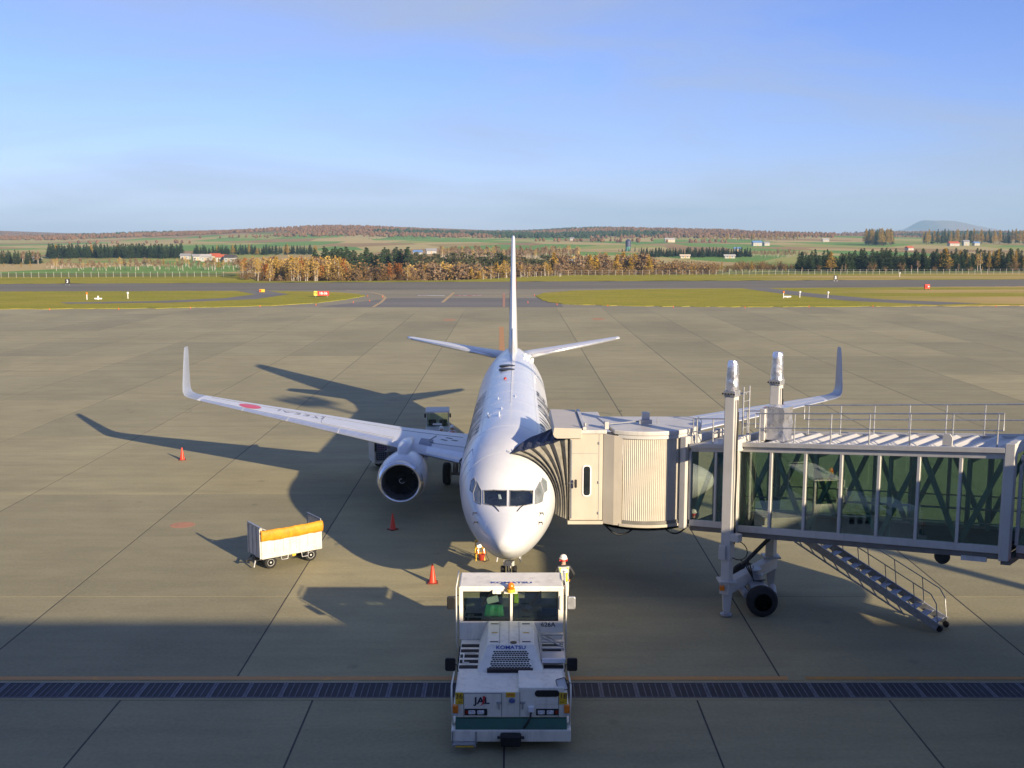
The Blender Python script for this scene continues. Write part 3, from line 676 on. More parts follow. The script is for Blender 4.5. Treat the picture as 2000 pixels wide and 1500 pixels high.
for i, x in enumerate((0.75, 0.95, 1.15)):
    p = sect(30.5, math.asin(x/1.6)); MB().beam((p[0], p[1], p[2]-.05), (p[0]+.04, p[1], p[2]+.22), 0.05, 0.16).build('vortex_generator', M['plane_white'], AC)
for a, b in ((11.5, 30),):
    mb = MB(); mb.path([sect(a+(b-a)*i/20, 0.0, 0.001) for i in range(21)], 0.012, 4); mb.build('crown_seam', M['plane_white'], AC)
for s in (3.9, 6.6, 9.8, 12.4, 15.2, 18.2, 21.4, 24.4, 27.5, 30.2):
    mb = MB(); mb.path([sect(s, -1.9+3.8*i/40, -.001) for i in range(41)], 0.006, 4); mb.build('skin_seam', M['soft_seam'], AC)
for a_ in (-.62, .62):
    mb = MB(); mb.path([sect(4.2+i*.8, a_, -.001) for i in range(33)], 0.005, 4); mb.build('skin_seam', M['soft_seam'], AC)

# ---- wings
def foil(n=12):
    up = []; lo = []
    for i in range(n+1):
        x = 0.5*(1-math.cos(math.pi*i/n)); y = 5*(0.2969*math.sqrt(x)-0.126*x-0.3516*x**2+0.2843*x**3-0.1036*x**4)
        up.append((x, y*0.62+0.25*x*(1-x)*0.3)); lo.append((x, -y*0.38+0.25*x*(1-x)*0.1))
    return up, lo
UP, LO = foil()
def wing_ring(l, le, ch, z, tc, nrm, sg, part='all', off=0.0):
    """closed section; nrm = (nx,nz) thickness direction; l lateral position"""
    if part == 'all': prof = list(reversed(UP))+LO[1:-1]
    elif part == 'slat': prof = [p for p in reversed(UP) if p[0] <= 0.15]+[p for p in LO[1:] if p[0] <= 0.07]
    out = []
    for (x, y) in prof:
        t = y*ch*tc+(off if y >= 0 else -off)
        out.append((sg*(l+nrm[0]*t), le+x*ch-(off if x < 0.03 else 0), z+nrm[1]*t))
    return out
WST = [(1.2,12.9,8.0,2.30,.135,(0,1)),(1.9,13.35,7.35,2.36,.135,(0,1)),(2.8,13.83,6.75,2.46,.13,(0,1)),(4.0,14.5,6.0,2.60,.125,(0,1)),(5.4,15.32,5.05,2.78,.12,(0,1)),(8,16.8,4.2,3.07,.11,(0,1)),(11,18.52,3.3,3.40,.105,(0,1)),(14,20.23,2.35,3.72,.10,(0,1)),(16.5,21.66,1.66,3.99,.10,(-.1,.99)),
       (17.05,21.98,1.54,4.06,.10,(-.2,.98)),(17.32,22.15,1.48,4.16,.10,(-.55,.83)),(17.44,22.3,1.42,4.34,.10,(-.85,.5)),(17.50,22.5,1.33,4.62,.10,(-.97,.22)),(17.66,23.25,1.05,5.55,.095,(-.985,.16)),(17.78,23.85,.82,6.25,.09,(-.985,.16)),(17.83,24.15,.60,6.52,.08,(-.985,.16))]
for sg in (-1, 1):
    wg = MB().loft([wing_ring(*w, sg) for w in WST[:9]]).build('wing', M['plane_grey'], AC, smooth='all')
    wg.data.set_sharp_from_angle(angle=R(50))
    wl = MB().loft([wing_ring(*w, sg) for w in WST[8:]]).build('winglet', M['winglet_grey'], wg, smooth='all'); wl.data.set_sharp_from_angle(angle=R(60))
    def W_at(l):
        for a, b in zip(WST, WST[1:]):
            if a[0] <= l <= b[0]:
                u = (l-a[0])/(b[0]-a[0]); return tuple(a[i]+(b[i]-a[i])*u for i in range(5))+((0, 1),)
    for (a, b) in ((1.95, 3.9), (5.6, 8.3), (8.36, 11.1), (11.16, 13.7), (13.76, 16.3)):
        ls = [a+(b-a)*i/4 for i in range(5)]
        MB().loft([wing_ring(*W_at(l), sg, 'slat', 0.012) for l in ls], close=False, cap=False).build('slat', M['slat'], wg, smooth='all')
    def top_pt(l, xc, off=0.006):
        l_, le, ch, z, tc, _ = W_at(l)
        y = None
        for p, q in zip(UP, UP[1:]):
            if p[0] <= xc <= q[0]: y = p[1]+(q[1]-p[1])*(xc-p[0])/(q[0]-p[0])
        return (sg*l, le+xc*ch, z+y*ch*tc+off)
    # panel lines on the top skin
    mb = MB(); mb.path([top_pt(5.5+(16.2-5.5)*i/20, 0.17) for i in range(21)], 0.012, 4); mb.build('panel_line', M['seam'], wg)
    mb = MB(); mb.path([top_pt(5.6+(9.4-5.6)*i/10, 0.22) for i in range(11)]+[top_pt(9.5, 0.35), top_pt(9.55, 0.62), top_pt(9.6, 0.8)], 0.012, 4); mb.build('panel_line', M['seam'], wg)
    mb = MB(); mb.path([top_pt(2.4+(16-2.4)*i/24, 0.72) for i in range(25)], 0.014, 4); mb.build('flap_line', M['seam'], wg)
    # fuel panel dashes at the root and a dark access panel beside the pylon
    mb = MB()
    for i in range(16):
        u = i/16; mb.beam(top_pt(2.15+1.5*u, 0.30-0.02*u, 0.012), top_pt(2.15+1.5*(u+0.03), 0.30-0.02*u, 0.012), 0.10, 0.006)
    o = mb.build('walkway_dashes', M['letter'], wg); o['kind'] = 'stuff'
    mb = MB(); mb.path([top_pt(3.65, 0.28, .008), top_pt(3.85, 0.31, .008), top_pt(3.9, 0.38, .008), top_pt(3.7, 0.62, .008)], 0.03, 4); mb.build('walkway_line', M['letter'], wg)
    mb = MB(); g = [[top_pt(3.72+0.62*i/4, 0.17+0.24*j/5, 0.012) for i in range(5)] for j in range(6)]; mb.loft(g, close=False); mb.build('access_panel', PM('dark_blue_panel', (0.05, 0.075, 0.16), 0.4, var=0.1), wg)
    for (l, xc) in ((2.6, .5), (3.1, .46), (2.9, .58)): MB().beam(top_pt(l, xc, .01), top_pt(l+.28, xc+.02, .01), .16, .006).build('walkway_mark', M['letter'], wg)
    # round mark and registration on the outer wing (port letters on the other wing)
    mb = MB(); n = 20
    ring = [top_pt(13.6+0.62*math.cos(2*math.pi*i/n), 0.47+0.24*math.sin(2*math.pi*i/n), 0.010) for i in range(n)]
    mb.add([top_pt(13.6, 0.47, 0.014)]+ring, [(0, 1+i, 1+(i+1) % n) for i in range(n)])
    if sg < 0:
        mb.build('round_mark', M['red'], wg)
        me = text_mesh('JA337J', 1.0, 0.0, -0.012, 1.0)
        bm = bmesh.new(); bm.from_mesh(me); bmesh.ops.triangulate(bm, faces=bm.faces)
        for v in bm.verts: v.co = top_pt(10.8-v.co.x, 0.58-v.co.y*0.27, 0.012)
        bm.to_mesh(me); bm.free(); link_mesh('registration', me, wg, PM('grey_lettering', (.20, .22, .27), .5))
    else: mb.v and mb.build('round_mark', M['red'], wg)
    # trailing flap track fairings
    for l in (6.6, 9.6):
        _, le, ch, z, tc, _n = W_at(l)
        MB().lathe([(0, .02), (.5, .16), (1.6, .22), (2.6, .12), (3.1, .02)], (sg*l, le+ch*.45, z-.32), 'y', 12, 1.3).build('flap_fairing', M['plane_grey'], wg, smooth='all')
    # landing light at the root
    MB().lathe([(0, .05), (-.02, .19), (.2, .21)], (sg*2.12, 13.44, 2.44), 'y', 14).build('landing_light', M['dark_metal'], wg, smooth=True)
    MB().lathe([(-.03, .02), (-.03, .10), (.02, .11)], (sg*2.16, 13.44, 2.46), 'y', 12).build('lamp_lens', M['lens'], wg, smooth=True)
    # ---- engine
    ec = (sg*4.83, 12.05, 1.80)
    EN = bpy.data.objects.new('engine', None); COL.objects.link(EN); EN.parent = AC; EN.location = ec
    def squash(mb, k=0.93):
        mb.v = [(x, y, z if z > 0 else z*k) for x, y, z in mb.v]; return mb
    squash(MB().lathe([(.22, 1.015), (.5, 1.075), (1.0, 1.115), (1.7, 1.10), (2.5, 1.02), (3.2, .90), (3.3, .86), (3.2, .84), (2.0, .80)], n=48, cap=False)).build('nacelle', M['plane_white'], EN, smooth='all')
    squash(MB().lathe([(.24, .775), (.12, .785), (.04, .815), (0.0, .865), (.02, .92), (.08, .965), (.222, 1.012)], n=48, cap=False)).build('inlet_lip', M['lip'], EN, smooth='all')
    squash(MB().lathe([(.235, .776), (.5, .765), (.95, .775), (1.25, .77), (1.25, .02)], n=48, cap=False)).build('inlet_duct', PM('duct_lining', (0.09, 0.09, 0.10), 0.5, var=0.1), EN, smooth='all')
    bl_ = MB()
    r0, r1 = .20, .755
    bl_.add([(-.05, .93, r0), (.05, 1.02, r0), (.02, 1.05, .5), (-.075, .90, .5), (-.10, .90, r1), (.05, 1.08, r1)], [(0, 1, 2, 3), (3, 2, 5, 4)])
    bme_ = bl_.mesh('fan_blade'); bme_.materials.append(M['fan'])
    for k in range(24):
        q = bpy.data.objects.new('fan_blade', bme_); COL.objects.link(q); q.parent = EN; q.rotation_euler = (0, k*math.pi/12, 0)
    MB().lathe([(.58, .005), (.68, .075), (.82, .15), (.98, .21), (1.05, .2)], n=24).build('spinner', M['black'], EN, smooth='all')
    mb = MB(); mb.path([(.10*math.cos(a)*(.4+a/6), .70-.02*a, .10*math.sin(a)*(.4+a/6)) for a in [i*.35 for i in range(18)]], .012, 4); mb.build('spiral_mark', M['white_sign'], EN)
    MB().lathe([(2.0, .62), (3.3, .60), (4.0, .46), (4.1, .40), (4.7, .05)], n=32).build('core_nozzle', M['dark_metal'], EN, smooth='all')
    # pylon
    rings = []
    for (s, hw, zb, zt_) in ((1.0, .02, .98, 1.06), (1.15, .20, .9, 1.22), (1.6, .27, .8, 1.38), (2.3, .30, .7, 1.42), (3.2, .28, .6, 1.40), (4.6, .22, .5, 1.2), (6.0, .05, .6, 1.0)):
        rings.append([(-hw, s, zb), (hw, s, zb), (hw, s, zt_-.10), (hw*.55, s, zt_), (-hw*.55, s, zt_), (-hw, s, zt_-.10)])
    MB().loft(rings).build('pylon', M['plane_white'], EN, smooth=True, angle=50)
    mb = MB(); mb.prism([(.9, .52), (1.45, .98), (1.95, 1.0), (2.0, .52)], -.012, .012, 'x'); o = mb.build('strake', M['plane_white'], EN); o.rotation_euler = (0, -sg*R(62), 0)
    for a in (R(-50), R(50), R(180)):
        MB().path([(1.118*math.sin(a)*q, y_, 1.118*math.cos(a)*q*(1 if math.cos(a) > 0 else .93)) for y_, q in ((.5, .966), (1.0, 1.0), (1.7, .988), (2.5, .918))], .006, 4).build('cowl_seam', M['seam'], EN)
    # ---- main gear
    G = bpy.data.objects.new('main_gear', None); COL.objects.link(G); G.parent = AC; G.location = (sg*2.86, 19.6, 0)
    MB().tube((0, 0, .55), (-sg*.05, 0, 2.4), .13, 12).build('strut', M['gear_white'], G, smooth=True)
    MB().tube((-.62, 0, .56), (.62, 0, .56), .09, 10).build('axle', M['gear_white'], G, smooth=True)
    MB().tube((0, .05, 1.0), (-sg*1.5, .25, 2.3), .07, 8).build('side_brace', M['gear_white'], G, smooth=True)
    MB().beam((0, -.18, .9), (0, -.22, 1.5), .12, .08).build('torsion_link', M['gear_white'], G, bevel=.01)
    MB().box(sg*.3-.02, sg*.3+.02, -.55, .55, 1.35, 2.3).build('gear_door', M['plane_white'], G, bevel=.01)
    for dx in (-.43, .43):
        w = MB().lathe([(-.2, .30), (-.2, .46), (-.155, .535), (-.08, .56), (.08, .56), (.155, .535), (.2, .46), (.2, .30), (-.2, .30)], (dx, 0, .56), 'x', 32).build('tyre', M['rubber'], G, smooth='all')
        MB().lathe([(-.17, .02), (-.17, .20), (-.19, .30), (.19, .30), (.17, .20), (.17, .02)], (dx, 0, .56), 'x', 20).build('rim', M['gear_white'], w, smooth=True)
# belly fairing
rings = []
for (s, hw, zb) in ((12.2, .3, 1.45), (13.2, 1.6, 1.25), (14.5, 2.0, 1.12), (17, 2.12, 1.06), (20, 2.1, 1.06), (22, 1.9, 1.15), (23.6, 1.2, 1.35), (24.5, .3, 1.5)):
    rings.append([(hw*math.cos(a), s, 2.0+(2.0-zb)*math.sin(a)) for a in [math.pi+math.pi*i/16 for i in range(17)]]+[(hw*.9, s, 2.3), (-hw*.9, s, 2.3)])
MB().loft(rings).build('belly_fairing', M['plane_white'], AC, smooth=True, angle=50)
# ---- nose gear
G = bpy.data.objects.new('nose_gear', None); COL.objects.link(G); G.parent = AC; G.location = (0, 4.0, 0)
MB().tube((0, 0, .34), (0, .12, 1.7), .085, 12).build('strut', M['gear_white'], G, smooth=True)
MB().tube((0, -.02, .5), (0, -.01, .85), .06, 10).build('oleo', M['chrome'], G, smooth=True)
MB().tube((-.33, 0, .34), (.33, 0, .34), .06, 10).build('axle', M['gear_white'], G, smooth=True)
MB().tube((0, .05, 1.1), (0, .9, 1.6), .05, 8).build('drag_brace', M['gear_white'], G, smooth=True)
MB().box(-.2, .2, -.2, -.08, .72, .92).build('taxi_light_box', M['gear_white'], G, bevel=.02)
MB().lathe([(-.235, .02), (-.235, .10), (-.2, .11)], (0, 0, .82), 'y', 14).build('taxi_light', M['lens'], G, smooth=True)
for sg in (-1, 1):
    w = MB().lathe([(-.09, .18), (-.09, .29), (-.06, .33), (.06, .33), (.09, .29), (.09, .18), (-.09, .18)], (sg*.21, 0, .34), 'x', 28).build('tyre', M['rubber'], G, smooth='all')
    MB().lathe([(-.08, .02), (-.085, .18), (.085, .18), (.08, .02)], (sg*.21, 0, .34), 'x', 18).build('rim', M['gear_white'], w, smooth=True)
    mb = MB(); mb.hexa([(sg*.40, -.75, 1.05), (sg*.44, -.75, 1.05), (sg*.46, .55, .95), (sg*.42, .55, .95), (sg*.30, -.75, 1.62), (sg*.34, -.75, 1.62), (sg*.34, .55, 1.5), (sg*.30, .55, 1.5)])
    mb.build('gear_door', M['plane_white'], G, bevel=.008)
MB().tube((.0, -.32, .30), (.0, -.05, .36), .05, 8).build('tow_fitting', M['chrome'], G, smooth=True)
# ---- tail
def tri_ring(pts): return pts
def slab_foil(le, ch, th, mk, n=10):
    ring = []
    for i in range(n+1):
        x = .5*(1-math.cos(math.pi*i/n)); y = 5*(0.2969*math.sqrt(x)-0.126*x-0.3516*x**2+0.2843*x**3-0.1036*x**4); ring.append((le+x*ch, y*th))
    full = ring+[(a, -b) for a, b in reversed(ring[1:-1])]
    return [mk(a, b) for a, b in full]
fin = MB().loft([slab_foil(le, ch, th, lambda a, b, z=z: (b, a, z)) for (le, ch, th, z) in ((30.6, 6.9, .58, 5.0), (31.2, 6.5, .57, 5.7), (33.2, 4.95, .45, 8.2), (35.3, 3.3, .32, 10.8), (36.6, 2.25, .24, 12.2), (36.9, 1.95, .2, 12.42), (37.3, 1.4, .1, 12.52))]).build('fin', M['plane_white'], AC, smooth='all')
MB().loft([[(-w, s, 5.3), (w, s, 5.3), (.012, s, z), (-.012, s, z)] for (s, w, z) in ((26.2, .02, 5.44), (28.5, .06, 5.62), (30.5, .14, 6.0), (31.9, .26, 6.7), (32.2, .28, 6.9))]).build('dorsal_fillet', M['plane_white'], fin, smooth=True)
MB().path([(0, 34.0+.33*i, 6.0+.05*i) for i in range(2)], .005).build('rudder_seam', M['seam'], fin)
for sg in (-1, 1):
    mb = MB(); n = 28; pts = []
    for i in range(n):
        a = 2*math.pi*i/n; s, z = 35.9+1.25*math.cos(a), 8.6+1.5*math.sin(a)
        le = 33.2+(z-8.2)*.81; ch = 4.95-(z-8.2)*.635; u = max(0.001, min(.98, (s-le)/ch)); th = .45-(z-8.2)*.05
        y = 5*(0.2969*math.sqrt(u)-0.126*u-0.3516*u**2+0.2843*u**3-0.1036*u**4)*th
        pts.append((sg*(y+.015), s, z))
    c = (sg*(sum(abs(p[0]) for p in pts)/n+.03), 35.9, 8.6)
    mb.add([c]+pts, [(0, 1+i, 1+(i+1) % n) for i in range(n)]); mb.build('tail_emblem', M['red'], fin)
    hs = MB().loft([slab_foil(le, ch, th, lambda a, b, l=l, z=z: (sg*l, a, z+b)) for (l, le, ch, th, z) in ((.3, 33.4, 4.5, .40, 4.78), (1.2, 34.0, 4.0, .36, 4.9), (4.0, 35.9, 2.8, .26, 5.26), (6.9, 37.85, 1.55, .14, 5.64), (7.17, 38.1, 1.25, .08, 5.67))]).build('tailplane', M['plane_grey'], AC, smooth='all')
    MB().loft([slab_foil(le-.012, ch*.10, th*.95, lambda a, b, l=l, z=z: (sg*l, a, z+b)) for (l, le, ch, th, z) in ((1.2, 34.0, 4.0, .30, 4.9), (4.0, 35.9, 2.8, .22, 5.26), (6.9, 37.85, 1.55, .13, 5.64))]).build('leading_edge', M['slat'], hs, smooth='all')
# ================================================================ the boarding bridge
W0 = (6.0, 35.9, 0.0); BA = R(42)
BR = thing('boarding_bridge', 'cream and grey glazed boarding bridge docked to the airliner door', 'boarding bridge', W0, -BA)
def zb(t): return 2.75+0.113*t
def wpart(name):
    """a part frame with world-parallel axes"""
    e = bpy.data.objects.new(name, None); COL.objects.link(e); e.parent = BR; e.rotation_euler = (0, 0, BA); return e
def sb(mb, t0, t1, w0, w1, z0, z1):
    """box that follows the slope of the bridge; z given above zb(t)"""
    P = []
    for z in (z0, z1):
        for (t, w) in ((t0, w0), (t1, w0), (t1, w1), (t0, w1)): P.append((t, w, zb(t)+z))
    return mb.hexa(P)
def tunnel(name, t0, t1, w0, w1, g, npane, ribs, top=0.30):
    tn = MB()
    sb(tn, t0, t1, w0+.06, w1-.06, -.40, -.20)
    tn = tn.build('tunnel' if name is None else name, M['under'], BR, bevel=.01)
    sb(MB(), t0, t1, w0+.02, w1-.02, -.19, -.10).build('floor', M['int_floor'], tn)
    sb(MB(), t0, t1, w0+.05, w1-.05, g+.10, g+.22).build('roof', M['bgrey'], tn, bevel=.01)
    for w, s in ((w0, -1), (w1, 1)):
        sb(MB(), t0, t1, min(w, w-s*.14), max(w, w-s*.14), -.22, 0).build('bottom_chord', M['bgrey'], tn, bevel=.012)
        sb(MB(), t0, t1, min(w, w-s*.14), max(w, w-s*.14), g, g+top).build('top_chord', M['bgrey'], tn, bevel=.012)
        sb(MB(), t0, t1, min(w+s*.002, w+s*.09), max(w+s*.002, w+s*.09), g+top-.12, g+top+.03).build('eaves_trim', M['bgrey'], tn, bevel=.012)
        pw = (t1-t0)/npane
        for i in range(npane+1):
            t = t0+i*pw
            sb(MB(), t-.045, t+.045, min(w+s*.015, w-s*.10), max(w+s*.015, w-s*.10), 0, g).build('mullion', M['bgrey'], tn, bevel=.008)
        for i in range(npane):
            a, b = t0+i*pw+.045, t0+(i+1)*pw-.045
            sb(MB(), a, b, w-s*.05-.004, w-s*.05+.004, 0, g).build('glass_pane', M['tun_glass'] if s < 0 else M['tun_glass_far'], tn)
            d0, d1 = ((a, 0.0), (b, g)) if i % 2 == 0 else ((a, g), (b, 0.0))
            MB().beam((d0[0], w-s*.20, zb(d0[0])+d0[1]), (d1[0], w-s*.20, zb(d1[0])+d1[1]), .10, .14).build('brace', M['teal'], tn)
    for i in range(ribs):
        t = t0+(t1-t0)*(i+.5)/ribs
        mb = MB(); P = []
        for z, d in ((g+.22, .20), (g+.31, .05)):
            for (q, w) in ((t-d, w0+.12), (t+d, w0+.12), (t+d, w1-.12), (t-d, w1-.12)): P.append((q, w, zb(q)+z))
        mb.hexa(P).build('roof_rib', M['bgrey'], tn)
    return tn
big = tunnel('tunnel', 2.0, 10.35, 0.0, 2.6, 2.50, 7, 13)
small = tunnel('inner_tunnel', -0.02, 2.0, 0.28, 2.32, 2.42, 2, 0, .26)
rear = tunnel('rear_tunnel', 10.70, 14.4, 0.28, 2.32, 2.30, 3, 5, .26)
# interior handrails and lining at the far end of the big tunnel
for w in (.32, 2.28):
    for h in (.55, .95): MB().tube((2.1, w, zb(2.1)+h), (10.3, w, zb(10.3)+h), .022, 8).build('inner_handrail', M['galv'], big, smooth=True)
for t in (4.6, 7.0, 9.3):
    mb = MB()
    for w in (.35, 2.25): sb(mb, t-.06, t+.06, w-.05, w+.05, -.1, 2.4)
    sb(mb, t-.06, t+.06, .35, 2.25, 2.3, 2.45); mb.build('portal_frame', M['teal'], big, bevel=.01)
# big end frames
for t0, t1, e in ((10.35, 10.62, .08), (1.82, 2.02, .03)):
    for w in (-.06, 2.46): sb(MB(), t0, t1, w-e*.4, w+.2+e*.4, -.40, 2.95).build('end_post', M['bgrey'], BR, bevel=.02)
    sb(MB(), t0+.02, t1-.02, .18, 2.40, 2.62, 2.97).build('end_lintel', M['bgrey'], BR, bevel=.02)
sb(MB(), 10.4, 10.66, -.02, 2.6, -.52, -.36).build('end_sill', M['under'], BR, bevel=.01)
MB().tube((11.1, -.05, zb(11)-.48), (11.1, .1, zb(11)-.48), .06, 12).build('marker_lamp', PM('red_marker_lamp', (0.8, 0.02, 0.02), 0.2, emit=0.6), BR, smooth=True)
MB().lathe([(-.1, .12), (-.05, .22), (.05, .22), (.1, .12)], (8.7, .25, zb(8.7)-.5), 'y', 16).build('cable_roller', M['rubber'], BR, smooth=True)
sb(MB(), 9.3, 10.0, .04, .1, -.50, -.36).build('data_plate', M['gear_white'], BR)
# lifting lug
for t in (8.75,): MB().prism([(t-.14, zb(t)+2.85), (t+.14, zb(t)+2.85), (t+.14, zb(t)+3.1), (t+.07, zb(t)+3.2), (t-.07, zb(t)+3.2), (t-.14, zb(t)+3.1)], -.02, .03).build('lifting_lug', M['bgrey'], BR, bevel=.01)
# roof railings
def railing(w, t0, t1, n, base, h=1.0, name='railing'):
    rl = MB().path([(t0, w, zb(t0)+base+h*.52), (t0, w, zb(t0)+base+h)]+[(t0+(t1-t0)*i/6, w, zb(t0+(t1-t0)*i/6)+base+h) for i in range(1, 6)]+[(t1, w, zb(t1)+base+h), (t1, w, zb(t1)+base+h*.52)], .024, 8).build(name, M['galv'], BR, smooth=True)
    MB().tube((t0, w, zb(t0)+base+h*.52), (t1, w, zb(t1)+base+h*.52), .021, 8).build('mid_rail', M['galv'], rl, smooth=True)
    for i in range(n):
        t = t0+.15+(t1-t0-.3)*i/(n-1); MB().tube((t, w, zb(t)+base-.02), (t, w, zb(t)+base+h), .024, 8).build('rail_post', M['galv'], rl, smooth=True)
railing(.18, 2.5, 10.2, 7, 2.76); railing(2.42, 3.1, 11.4, 8, 2.76)
railing(.42, -.02, 1.55, 3, 2.6, .95); railing(2.2, 0.9, 2.6, 3, 2.65, .95)
# roof ladder frames
for t, h in ((.45, 1.75), (1.15, 1.95)):
    L = MB()
    for dt in (-.03, .42): L.tube((t+dt*0, 1.75+dt*.9, zb(t)+2.55), (t+dt*0, 1.75+dt*.9, zb(t)+2.55+h), .03, 8)
    L = L.build('roof_ladder', M['galv'], BR, smooth=True)
    for k in range(6):
        z = zb(t)+2.75+h*.95*k/6; MB().tube((t, 1.72, z), (t, 2.13, z), .017, 6).build('rung', M['galv'], L, smooth=True)
MB().beam((.45, 1.9, zb(.5)+4.25), (1.15, 1.9, zb(.9)+4.28), .06, .06).build('ladder_tie', M['galv'], BR)
# roof cabinet wrapped in foil
mb = MB(); P = []
random.seed(5)
rings = []
for k in range(7):
    z = zb(2.9)+2.78+1.12*k/6; r = []
    for (a, b, n) in (((2.55, .75), (3.2, .75), 5), ((3.2, .75), (3.2, 1.35), 4), ((3.2, 1.35), (2.55, 1.35), 5), ((2.55, 1.35), (2.55, .75), 4)):
        for i in range(n): u = i/n; r.append((a[0]+(b[0]-a[0])*u+random.uniform(-.03, .03), a[1]+(b[1]-a[1])*u+random.uniform(-.03, .03), z))
    rings.append(r)
MB().loft(rings).build('wrapped_cabinet', M['foil'], BR, smooth=True, angle=25)
MB().box(2.35, 2.54, .7, 1.4, zb(2.5)+2.78, zb(2.5)+3.85).build('roof_cabinet', M['bgrey'], BR, bevel=.015)

# lift columns
def column(w, nm, tt=2.02):
    e = bpy.data.objects.new(nm, None); COL.objects.link(e); e.parent = BR; e.location = (tt, w, 0); e.rotation_euler = (0, 0, R(4))
    MB().box(-.175, .175, -.17, .17, 1.95, 7.42).build('casing', M['bgrey'], e, bevel=.025)
    MB().box(-.205, .205, -.195, .195, 7.40, 7.60).build('collar', M['galv'], e, bevel=.02)
    mb = MB()
    for k in range(5): mb.tube((-.2+.1*k, -.24, 7.50), (-.2+.1*k, -.28, 7.50), .03, 8)
    mb.build('collar_bolts', M['dark_metal'], e)['kind'] = 'stuff'
    rings = []
    for k in range(9):
        u = k/8; z = 7.60+.95*u; rr = .215*(1-.22*u) if u < .95 else .14; r = []
        for i in range(14):
            a = 2*math.pi*i/14; q = rr*(1+random.uniform(-.07, .07)); r.append((q*math.cos(a)*1.05, q*math.sin(a), z+random.uniform(-.02, .02)))
        rings.append(r)
    MB().loft(rings).build('foil_cover', M['foil'], e, smooth=True, angle=22)
    MB().box(-.155, .155, -.15, .15, .95, 2.2).build('inner_leg', M['bgrey'], e, bevel=.02)
    MB().box(-.20, .04, -.26, -.191, 1.96, 2.45).build('drive_cover', M['bgrey'], e, bevel=.02)
    MB().box(.176, .225, -.12, .04, 2.5, 7.3).build('cable_tray', M['bgrey'], e, bevel=.006)
    mb = MB(); mb.path([(.245, -.06+.02*math.sin(i), 7.3-4.6*i/14) for i in range(15)], .018, 5); mb.path([(.24, .02+.015*math.cos(i), 6.9-4.4*i/14) for i in range(15)], .014, 5); mb.build('cables', M['black'], e)
    return e
fc = column(-.55, 'front_lift_column'); bc = column(2.85, 'rear_lift_column', 1.80)
for dx in (-.3, .3): MB().hexa([(1.85+dx-.02, 2.5, zb(1.9)+2.8), (1.85+dx+.02, 2.5, zb(1.9)+2.8), (1.85+dx+.02, 2.9, zb(1.9)+2.8), (1.85+dx-.02, 2.9, zb(1.9)+2.8), (1.85+dx-.02, 2.84, zb(1.9)+3.35), (1.85+dx+.02, 2.84, zb(1.9)+3.35), (1.85+dx+.02, 2.9, zb(1.9)+3.35), (1.85+dx-.02, 2.9, zb(1.9)+3.35)]).build('gusset', M['bgrey'], BR)
for w0_, w1_ in ((-.38, .05), (2.55, 2.70)): sb(MB(), 1.62, 2.18, w0_, w1_, 2.55, 2.95).build('column_bracket', M['bgrey'], BR, bevel=.015)
MB().box(2.20, 2.50, -.72, -.45, 2.62, 2.88).build('junction_box', M['bgrey'], BR, bevel=.02)
mb = MB(); mb.path([(2.2, -.55, 2.62)]+[(2.35+.38*math.sin(a), -.5, 2.30+.32*math.cos(a)) for a in [i*math.pi/8 for i in range(1, 16)]], .018, 6); mb.build('cable_loop', M['black'], BR)
# undercarriage
UC = wpart('undercarriage')
def wl(t, w, z):   # bridge-local -> world-parallel (relative to W0)
    c, s = math.cos(-BA), math.sin(-BA); return Vector((t*c-w*s, t*s+w*c, z))
MB().beam(wl(2.04, -.75, .98), wl(1.80, 3.05, .98), .34, .42).build('cross_beam', M['bgrey'], UC, bevel=.025)
for w in (-.55, 2.85):
    p = wl(2.02 if w < 0 else 1.80, w, 0)
    MB().box(p.x-.30, p.x+.30, p.y-.28, p.y+.28, 1.19, 1.25).build('flange', M['bgrey'], UC, bevel=.01)
    MB().lathe([(.02, .20), (.06, .20), (.08, .07), (.16, .06)], (p.x, p.y-.05, 0.02), 'z', 16).build('foot_pad', M['galv'], UC, smooth=True)
    MB().hexa([(p.x-.10, p.y-.12, .16), (p.x+.12, p.y-.12, .16), (p.x+.12, p.y+.06, .16), (p.x-.10, p.y+.06, .16), (p.x-.14, p.y-.15, .80), (p.x+.17, p.y-.15, .80), (p.x+.17, p.y+.1, .80), (p.x-.14, p.y+.1, .80)]).build('jack_leg', M['bgrey'], UC, bevel=.015)
p = wl(2.02, -.80, 1.0)
MB().box(p.x-.10, p.x+.06, p.y-.06, p.y+.02, .93, 1.10).build('orange_lamp', M['orange_lens'], UC, bevel=.015)
cx_, cy_ = 2.32, -.75
MB().box(cx_-.28, cx_+.28, cy_-.55, cy_+1.2, .58, .86).build('bogie_frame', M['bgrey'], UC, bevel=.03)
MB().lathe([(.82, .34), (1.0, .34), (1.05, .28), (1.2, .28)], (cx_, cy_+.35, 0), 'z', 20).build('slewing_ring', M['galv'], UC, smooth=True)
MB().beam((cx_, cy_+.35, 1.12), wl(1.85, 1.2, 1.12), .36, .3).build('pivot_arm', M['bgrey'], UC, bevel=.03)
for dy in (-1.05, 1.5):
    w = MB().lathe([(-.19, .30), (-.19, .44), (-.14, .50), (-.06, .515), (.06, .515), (.14, .50), (.19, .44), (.19, .30), (-.19, .30)], (cx_, cy_+dy, .515), 'y', 36).build('tyre', M['rubber'], UC, smooth='all')
    MB().lathe([(-.13, .03), (-.12, .18), (-.17, .28), (-.17, .305), (.17, .305), (.12, .1), (.12, .03)], (cx_, cy_+dy, .515), 'y', 24).build('rim', M['dark_metal'], w, smooth=True)
MB().tube((cx_, cy_-1.1, .515), (cx_, cy_+1.6, .515), .08, 10).build('axle', M['dark_metal'], UC, smooth=True)
